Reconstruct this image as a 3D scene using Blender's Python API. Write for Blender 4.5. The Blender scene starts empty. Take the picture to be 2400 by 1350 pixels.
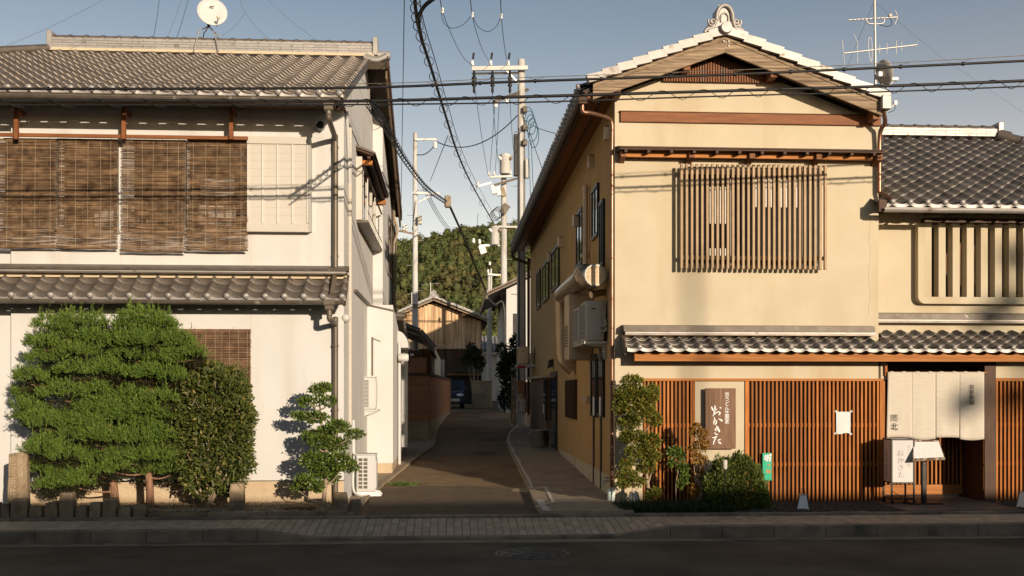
import bpy, math, random
import numpy as np
from mathutils import Vector, Matrix

random.seed(7); RNG = np.random.default_rng(11)
sc = bpy.context.scene
col = sc.collection

# ------------------------------------------------------------------ camera, sky, sun, exposure
EYE = 1.8
YAW = math.atan(145 / 2400)
cam_d = bpy.data.cameras.new('camera'); cam = bpy.data.objects.new('camera', cam_d); col.objects.link(cam)
cam.location = (0, 0, EYE); cam.rotation_euler = (math.radians(90), 0, -YAW)
cam_d.sensor_width = 36; cam_d.lens = 36; cam_d.shift_y = 0.1; cam_d.clip_end = 6000; cam_d.clip_start = .1
sc.camera = cam

SUN_DIR = Vector((-.48, 1, -.2)).normalized()          # the way the light travels
SUN_EL = math.asin(-SUN_DIR.z)
w = bpy.data.worlds.new('World'); sc.world = w; w.use_nodes = True
nt = w.node_tree; nt.nodes.clear()
sky = nt.nodes.new('ShaderNodeTexSky'); sky.sky_type = 'NISHITA'; sky.sun_disc = False
sky.sun_elevation = SUN_EL
sky.sun_rotation = math.atan2(-SUN_DIR.x, -SUN_DIR.y)
sky.air_density = 1.0; sky.dust_density = .3; sky.ozone_density = 1.0; sky.altitude = 60
hs = nt.nodes.new('ShaderNodeHueSaturation'); hs.inputs['Saturation'].default_value = 1.0
bg = nt.nodes.new('ShaderNodeBackground'); bg.inputs['Strength'].default_value = .088
out = nt.nodes.new('ShaderNodeOutputWorld')
nt.links.new(sky.outputs[0], hs.inputs['Color'])
# evening haze that lies along the whole horizon
tcw = nt.nodes.new('ShaderNodeTexCoord'); sxyz = nt.nodes.new('ShaderNodeSeparateXYZ'); nt.links.new(tcw.outputs['Generated'], sxyz.inputs[0])
def wmath(op, a, b=None):
    n = nt.nodes.new('ShaderNodeMath'); n.operation = op
    for i, v in enumerate((a, b)):
        if v is None: continue
        if isinstance(v, (int, float)): n.inputs[i].default_value = v
        else: nt.links.new(v, n.inputs[i])
    return n.outputs[0]
zz_ = wmath('DIVIDE', sxyz.outputs['Z'], .235); hz_ = wmath('EXPONENT', wmath('MULTIPLY', wmath('MULTIPLY', zz_, zz_), -1.))
hsc = nt.nodes.new('ShaderNodeVectorMath'); hsc.operation = 'SCALE'; hsc.inputs[0].default_value = (6.6, 4.5, 3.2); nt.links.new(hz_, hsc.inputs['Scale'])
had = nt.nodes.new('ShaderNodeVectorMath'); had.operation = 'ADD'; nt.links.new(hs.outputs[0], had.inputs[0]); nt.links.new(hsc.outputs[0], had.inputs[1])
nt.links.new(had.outputs[0], bg.inputs[0]); nt.links.new(bg.outputs[0], out.inputs[0])

sd = bpy.data.lights.new('sun', 'SUN'); so = bpy.data.objects.new('sun', sd); col.objects.link(so)
sd.energy = 5.0; sd.angle = math.radians(.55); sd.color = (1.0, .835, .645)
so.rotation_euler = SUN_DIR.to_track_quat('-Z', 'Y').to_euler(); so.location = (10, -20, 20)

sc.view_settings.view_transform = 'Standard'; sc.view_settings.look = 'None'
sc.view_settings.exposure = 0.17; sc.view_settings.gamma = 1.0
try: sc.view_settings.use_curve_mapping = False
except Exception: pass
sc.render.engine = 'CYCLES'
sc.cycles.max_bounces = 6; sc.cycles.diffuse_bounces = 3; sc.cycles.glossy_bounces = 3; sc.cycles.transmission_bounces = 4
sc.cycles.transparent_max_bounces = 8

# ------------------------------------------------------------------ from picture measurements to places
ca, sa = math.cos(YAW), math.sin(YAW)
def P(px, py, Y):                       # the point at world depth Y
    r = (px - 1200) / 2400; u = (915 - py) / 2400; t = Y / (ca - r * sa)
    return Vector((t * (sa + r * ca), Y, EYE + u * t))
def PX(px, py, X):                      # the point on the plane x = X
    r = (px - 1200) / 2400; u = (915 - py) / 2400; t = X / (sa + r * ca)
    return Vector((X, t * (ca - r * sa), EYE + u * t))
def PG(px, py, z=0.):                   # the point at height z
    r = (px - 1200) / 2400; u = (915 - py) / 2400; t = (z - EYE) / u
    return Vector((t * (sa + r * ca), t * (ca - r * sa), z))
def gz(Y):
    if Y < 17: return 0.
    if Y < 40: return .035 * (Y - 17)
    return .805 + .012 * (min(Y, 90) - 40)

# ------------------------------------------------------------------ mesh building
WL = {}
class MB:
    def __init__(s): s.v = []; s.f = []; s.sm = []
    def add(s, vs, fs, smooth=False):
        b = len(s.v); s.v.extend([tuple(p) for p in vs])
        for f in fs: s.f.append(tuple(b + i for i in f)); s.sm.append(smooth)
        return s
    def box(s, x0, x1, y0, y1, z0, z1):
        if x0 > x1: x0, x1 = x1, x0
        if y0 > y1: y0, y1 = y1, y0
        if z0 > z1: z0, z1 = z1, z0
        return s.add([(x0,y0,z0),(x1,y0,z0),(x1,y1,z0),(x0,y1,z0),(x0,y0,z1),(x1,y0,z1),(x1,y1,z1),(x0,y1,z1)],
                     [(0,3,2,1),(4,5,6,7),(0,1,5,4),(1,2,6,5),(2,3,7,6),(3,0,4,7)])
    def cbox(s, x0, x1, y0, y1, z0, z1, c):      # box with chamfered edges
        if x0 > x1: x0, x1 = x1, x0
        if y0 > y1: y0, y1 = y1, y0
        if z0 > z1: z0, z1 = z1, z0
        prof = lambda i: [(x0+i,y0+c),(x0+c,y0+i),(x1-c,y0+i),(x1-i,y0+c),(x1-i,y1-c),(x1-c,y1-i),(x0+c,y1-i),(x0+i,y1-c)]
        vs = []
        for z, i in ((z0,c),(z0+c,0),(z1-c,0),(z1,c)):
            for (x,y) in prof(i): vs.append((x,y,z))
        fs = [tuple(range(7,-1,-1)), tuple(range(24,32))]
        for k in range(3):
            for j in range(8): a=k*8+j; b=k*8+(j+1)%8; fs.append((a,b,b+8,a+8))
        return s.add(vs, fs)
    def obox(s, c, ax, ay, az):                  # centre and three half-axis vectors
        c, ax, ay, az = map(Vector, (c, ax, ay, az)); vs = []
        for k in (-1,1):
            for (i,j) in ((-1,-1),(1,-1),(1,1),(-1,1)): vs.append(c + i*ax + j*ay + k*az)
        return s.add(vs, [(0,3,2,1),(4,5,6,7),(0,1,5,4),(1,2,6,5),(2,3,7,6),(3,0,4,7)])
    def beam(s, p0, p1, wd, ht, up=(0,0,1)):     # rectangular bar from p0 to p1
        p0, p1 = Vector(p0), Vector(p1); d = p1 - p0; dn = d.normalized()
        side = dn.cross(Vector(up))
        if side.length < 1e-4: side = Vector((1,0,0))
        side.normalize(); u2 = side.cross(dn)
        return s.obox((p0+p1)/2, d/2, side*wd/2, u2*ht/2)
    def tube(s, pts, r, n=8, r2=None, caps=True, smooth=True):
        pts = [Vector(p) for p in pts]; m = len(pts); vs = []; prev = None
        for i, p in enumerate(pts):
            d = (pts[min(i+1,m-1)] - pts[max(i-1,0)])
            if d.length < 1e-9: d = Vector((0,0,1))
            d.normalize()
            if prev is None:
                a = Vector((0,0,1)) if abs(d.z) < .9 else Vector((1,0,0)); x = d.cross(a).normalized()
            else:
                x = prev - d * prev.dot(d)
                x = x.normalized() if x.length > 1e-6 else d.orthogonal().normalized()
            prev = x; y = d.cross(x)
            rr = r if r2 is None else r + (r2 - r) * i / max(1, m-1)
            if hasattr(r, '__len__'): rr = r[i]
            for k in range(n):
                an = 2*math.pi*k/n; vs.append(p + x*(rr*math.cos(an)) + y*(rr*math.sin(an)))
        fs = []
        for i in range(m-1):
            for k in range(n): a=i*n+k; b=i*n+(k+1)%n; fs.append((a,b,b+n,a+n))
        s.add(vs, fs, smooth)
        if caps:
            s.add(vs[:n], [tuple(range(n-1,-1,-1))]); s.add(vs[-n:], [tuple(range(n))])
        return s
    def lathe(s, c, prof, n=16, axis='z', smooth=True, ax=None, caps=True):     # prof: (radius, height) pairs
        c = Vector(c); m = len(prof); vs = []
        if ax is not None:
            A = Vector(ax).normalized(); X = A.orthogonal().normalized(); Yv = A.cross(X)
        elif axis == 'z': A, X, Yv = Vector((0,0,1)), Vector((1,0,0)), Vector((0,1,0))
        elif axis == 'y': A, X, Yv = Vector((0,1,0)), Vector((0,0,1)), Vector((1,0,0))
        else: A, X, Yv = Vector((1,0,0)), Vector((0,1,0)), Vector((0,0,1))
        for (r, h) in prof:
            for k in range(n):
                an = 2*math.pi*k/n; vs.append(c + A*h + X*(r*math.cos(an)) + Yv*(r*math.sin(an)))
        fs = []
        for i in range(m-1):
            for k in range(n): a=i*n+k; b=i*n+(k+1)%n; fs.append((a,b,b+n,a+n))
        s.add(vs, fs, smooth)
        if caps and prof[0][0] > 1e-5: s.add(vs[:n], [tuple(range(n-1,-1,-1))])
        if caps and prof[-1][0] > 1e-5: s.add(vs[-n:], [tuple(range(n))])
        return s
    def ball(s, c, r, n=10, m=6, sc_=(1,1,1)):
        c = Vector(c); vs = [c + Vector((0,0,-r*sc_[2]))]
        for i in range(1,m):
            t = -math.pi/2 + math.pi*i/m
            for k in range(n):
                an = 2*math.pi*k/n
                vs.append(c + Vector((r*math.cos(t)*math.cos(an)*sc_[0], r*math.cos(t)*math.sin(an)*sc_[1], r*math.sin(t)*sc_[2])))
        vs.append(c + Vector((0,0,r*sc_[2]))); fs = []
        for k in range(n): fs.append((0, 1+(k+1)%n, 1+k))
        for i in range(m-2):
            for k in range(n): a=1+i*n+k; b=1+i*n+(k+1)%n; fs.append((a,b,b+n,a+n))
        L = len(vs)-1; o = 1+(m-2)*n
        for k in range(n): fs.append((o+k, o+(k+1)%n, L))
        return s.add(vs, fs, True)
    def prism(s, poly, plane, a, b, smooth=False):   # 2-D polygon extruded from a to b; plane 'xz' (along y), 'yz' (along x), 'xy' (along z)
        n = len(poly)
        f = {'xz': lambda p,t:(p[0],t,p[1]), 'yz': lambda p,t:(t,p[0],p[1]), 'xy': lambda p,t:(p[0],p[1],t)}[plane]
        vs = [f(p,a) for p in poly] + [f(p,b) for p in poly]
        fs = [tuple(range(n-1,-1,-1)), tuple(range(n,2*n))]
        s.add(vs, fs)
        return s.add(vs, [(i,(i+1)%n,(i+1)%n+n,i+n) for i in range(n)], smooth)
    def build(s, name, mat, parent=None, recalc=True):
        if not s.v: s.add([(0,0,0),(0,0,.001),(0,.001,0)],[(0,1,2)])
        V = np.array(s.v, dtype=float)
        lo, hi = V.min(0), V.max(0); o = Vector(((lo[0]+hi[0])/2, (lo[1]+hi[1])/2, lo[2]))
        me = bpy.data.meshes.new(name)
        me.from_pydata((V - np.array(o)).tolist(), [], s.f)
        me.polygons.foreach_set('use_smooth', s.sm)
        if recalc and len(s.f) < 60000:
            import bmesh
            bm = bmesh.new(); bm.from_mesh(me); bmesh.ops.recalc_face_normals(bm, faces=bm.faces); bm.to_mesh(me); bm.free()
        me.update()
        me.materials.append(mat)
        ob = bpy.data.objects.new(name, me); col.objects.link(ob)
        place(ob, o, parent)
        return ob

def place(ob, o, parent):
    o = Vector(o)
    if parent is not None:
        ob.parent = parent; ob.location = o - WL[parent.name]
    else: ob.location = o
    WL[ob.name] = o

def inst(me, name, M, parent):            # a copy that shares mesh data, at world matrix M
    ob = bpy.data.objects.new(name, me); col.objects.link(ob)
    if parent is not None:
        ob.parent = parent; M = Matrix.Translation(-WL[parent.name]) @ M
    ob.matrix_local = M
    return ob

def tag(o, label=None, cat=None, group=None, kind=None):
    if label: o['label'] = label
    if cat: o['category'] = cat
    if group: o['group'] = group
    if kind: o['kind'] = kind
    return o
def thing(name, label, cat, loc, group=None):
    o = bpy.data.objects.new(name, None); col.objects.link(o); o.location = loc; o.empty_display_size = .1
    WL[o.name] = Vector(loc)
    return tag(o, label, cat, group)
def struct(name, mb, m, kind='structure', recalc=True): return tag(mb.build(name, m, recalc=recalc), kind=kind)
def fast_mesh(name, V, F, mat, parent=None, smooth=False):     # numpy arrays, all faces alike
    V = np.asarray(V, dtype=np.float32); F = np.asarray(F, dtype=np.int32)
    lo, hi = V.min(0), V.max(0); o = np.array([(lo[0]+hi[0])/2, (lo[1]+hi[1])/2, lo[2]])
    me = bpy.data.meshes.new(name); k = F.shape[1]
    me.vertices.add(len(V)); me.vertices.foreach_set('co', (V - o).astype(np.float32).ravel())
    me.loops.add(F.size); me.loops.foreach_set('vertex_index', F.ravel())
    me.polygons.add(len(F)); me.polygons.foreach_set('loop_start', np.arange(0, F.size, k, dtype=np.int32))
    if smooth: me.polygons.foreach_set('use_smooth', np.ones(len(F), dtype=bool))
    me.update(calc_edges=True); me.validate()
    me.materials.append(mat)
    ob = bpy.data.objects.new(name, me); col.objects.link(ob); place(ob, Vector(o), parent)
    return ob

def spline(pts, n=8):                     # Catmull-Rom through the points
    p = [Vector(q) for q in pts]; p = [2*p[0]-p[1]] + p + [2*p[-1]-p[-2]]; o = []
    for i in range(1, len(p)-2):
        for k in range(n):
            t = k/n; a, b, c, d = p[i-1], p[i], p[i+1], p[i+2]
            o.append(.5*((2*b)+(c-a)*t+(2*a-5*b+4*c-d)*t*t+(3*b-a-3*c+d)*t**3))
    o.append(p[-2]); return o
def sag(a, b, s, n=14):
    a, b = Vector(a), Vector(b)
    return [a.lerp(b, i/n) - Vector((0,0,4*s*(i/n)*(1-i/n))) for i in range(n+1)]

# ------------------------------------------------------------------ materials
def mat(name, c1, c2=None, scale=4., rough=.7, metal=0., bump=0., bscale=None, stretch=(1,1,1), detail=5., lo=.35, hi=.65,
        spec=.22, rnd=0., island=0., speck=None, coat=0., trans=0., dirt=None):
    m = bpy.data.materials.new(name); m.use_nodes = True; N = m.node_tree.nodes; L = m.node_tree.links
    b = N['Principled BSDF']; b.inputs['Roughness'].default_value = rough; b.inputs['Metallic'].default_value = metal
    b.inputs['Specular IOR Level'].default_value = spec; b.inputs['Coat Weight'].default_value = coat
    tc = N.new('ShaderNodeTexCoord'); oi = N.new('ShaderNodeObjectInfo')
    va = N.new('ShaderNodeVectorMath'); va.operation = 'ADD'
    sv = N.new('ShaderNodeVectorMath'); sv.operation = 'SCALE'
    cb = N.new('ShaderNodeCombineXYZ')
    L.new(oi.outputs['Random'], cb.inputs[0]); L.new(oi.outputs['Random'], cb.inputs[1]); L.new(oi.outputs['Random'], cb.inputs[2])
    L.new(cb.outputs[0], sv.inputs[0]); sv.inputs['Scale'].default_value = 37.
    L.new(tc.outputs['Object'], va.inputs[0]); L.new(sv.outputs[0], va.inputs[1])
    mp = N.new('ShaderNodeMapping'); mp.inputs['Scale'].default_value = stretch; L.new(va.outputs[0], mp.inputs[0])
    no = N.new('ShaderNodeTexNoise'); no.inputs['Scale'].default_value = scale; no.inputs['Detail'].default_value = detail
    no.inputs['Roughness'].default_value = .6; L.new(mp.outputs[0], no.inputs['Vector'])
    cr = N.new('ShaderNodeValToRGB'); cr.color_ramp.elements[0].position = lo; cr.color_ramp.elements[1].position = hi
    cr.color_ramp.elements[0].color = (*c1, 1); cr.color_ramp.elements[1].color = (*(c2 or c1), 1)
    L.new(no.outputs['Fac'], cr.inputs[0]); c = cr.outputs[0]
    if speck:                                              # fine grains of another colour: (colour, scale, low, high)
        n2 = N.new('ShaderNodeTexNoise'); n2.inputs['Scale'].default_value = speck[1]; n2.inputs['Detail'].default_value = 2
        L.new(va.outputs[0], n2.inputs['Vector'])
        r2 = N.new('ShaderNodeMapRange'); r2.inputs[1].default_value = speck[2]; r2.inputs[2].default_value = speck[3]
        L.new(n2.outputs['Fac'], r2.inputs[0])
        mx = N.new('ShaderNodeMix'); mx.data_type = 'RGBA'; L.new(r2.outputs[0], mx.inputs[0]); L.new(c, mx.inputs[6]); mx.inputs[7].default_value = (*speck[0], 1); c = mx.outputs[2]
    if dirt:                                               # large stains of another colour: (colour, scale, low, high, stretch)
        m3 = N.new('ShaderNodeMapping'); m3.inputs['Scale'].default_value = dirt[4] if len(dirt) > 4 else (1,1,1); L.new(va.outputs[0], m3.inputs[0])
        n3 = N.new('ShaderNodeTexNoise'); n3.inputs['Scale'].default_value = dirt[1]; n3.inputs['Detail'].default_value = 6; L.new(m3.outputs[0], n3.inputs['Vector'])
        r3 = N.new('ShaderNodeMapRange'); r3.inputs[1].default_value = dirt[2]; r3.inputs[2].default_value = dirt[3]; L.new(n3.outputs['Fac'], r3.inputs[0])
        mx = N.new('ShaderNodeMix'); mx.data_type = 'RGBA'; L.new(r3.outputs[0], mx.inputs[0]); L.new(c, mx.inputs[6]); mx.inputs[7].default_value = (*dirt[0], 1); c = mx.outputs[2]
    if rnd or island:                                      # each piece a little lighter or darker
        ge = N.new('ShaderNodeNewGeometry')
        mr = N.new('ShaderNodeMapRange'); a = rnd or island; mr.inputs[3].default_value = 1-a; mr.inputs[4].default_value = 1+a
        L.new(ge.outputs['Random Per Island'] if island else oi.outputs['Random'], mr.inputs[0])
        if rnd and island:
            ad = N.new('ShaderNodeMath'); ad.operation = 'ADD'; L.new(oi.outputs['Random'], ad.inputs[0]); L.new(ge.outputs['Random Per Island'], ad.inputs[1])
            fr = N.new('ShaderNodeMath'); fr.operation = 'FRACT'; L.new(ad.outputs[0], fr.inputs[0]); L.new(fr.outputs[0], mr.inputs[0])
        sm = N.new('ShaderNodeVectorMath'); sm.operation = 'SCALE'; L.new(c, sm.inputs[0]); L.new(mr.outputs[0], sm.inputs['Scale']); c = sm.outputs[0]
    L.new(c, b.inputs['Base Color'])
    if trans: b.inputs['Transmission Weight'].default_value = trans
    if bump:
        n4 = N.new('ShaderNodeTexNoise'); n4.inputs['Scale'].default_value = bscale or scale*4; n4.inputs['Detail'].default_value = 4; L.new(mp.outputs[0], n4.inputs['Vector'])
        bp = N.new('ShaderNodeBump'); bp.inputs['Strength'].default_value = bump; bp.inputs['Distance'].default_value = .02
        L.new(n4.outputs['Fac'], bp.inputs['Height']); L.new(bp.outputs[0], b.inputs['Normal'])
    return m

def leafmat(name, dark, light, tip=None, rough=.5, transl=.3, spec=.4, patch=None):
    m = bpy.data.materials.new(name); m.use_nodes = True; N = m.node_tree.nodes; L = m.node_tree.links
    b = N['Principled BSDF']; b.inputs['Roughness'].default_value = rough; b.inputs['Specular IOR Level'].default_value = spec
    ge = N.new('ShaderNodeNewGeometry'); cr = N.new('ShaderNodeValToRGB')
    e = cr.color_ramp.elements; e[0].color = (*dark,1); e[1].color = (*light,1)
    if tip: x = e.new(.93); x.color = (*light,1); e[-1].color = (*tip,1)
    L.new(ge.outputs['Random Per Island'], cr.inputs[0]); L.new(cr.outputs[0], b.inputs['Base Color'])
    if patch:                                              # stands of other trees: (colour, scale)
        tc = N.new('ShaderNodeTexCoord'); no = N.new('ShaderNodeTexNoise'); no.inputs['Scale'].default_value = patch[1]; no.inputs['Detail'].default_value = 5; L.new(tc.outputs['Object'], no.inputs['Vector'])
        mr = N.new('ShaderNodeMapRange'); mr.inputs[1].default_value = .45; mr.inputs[2].default_value = .7; L.new(no.outputs['Fac'], mr.inputs[0])
        mm = N.new('ShaderNodeMix'); mm.data_type = 'RGBA'; L.new(mr.outputs[0], mm.inputs[0]); L.new(cr.outputs[0], mm.inputs[6]); mm.inputs[7].default_value = (*patch[0],1)
        L.new(mm.outputs[2], b.inputs['Base Color'])
    tr = N.new('ShaderNodeBsdfTranslucent'); L.new(cr.outputs[0], tr.inputs[0])
    mx = N.new('ShaderNodeMixShader'); mx.inputs[0].default_value = transl
    L.new(b.outputs[0], mx.inputs[1]); L.new(tr.outputs[0], mx.inputs[2]); L.new(mx.outputs[0], N['Material Output'].inputs[0])
    return m

def glassmat(name, tint=(.02,.022,.024), rough=.06):
    m = bpy.data.materials.new(name); m.use_nodes = True; b = m.node_tree.nodes['Principled BSDF']
    b.inputs['Base Color'].default_value = (*tint,1); b.inputs['Roughness'].default_value = rough; b.inputs['Specular IOR Level'].default_value = .4
    return m

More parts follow.
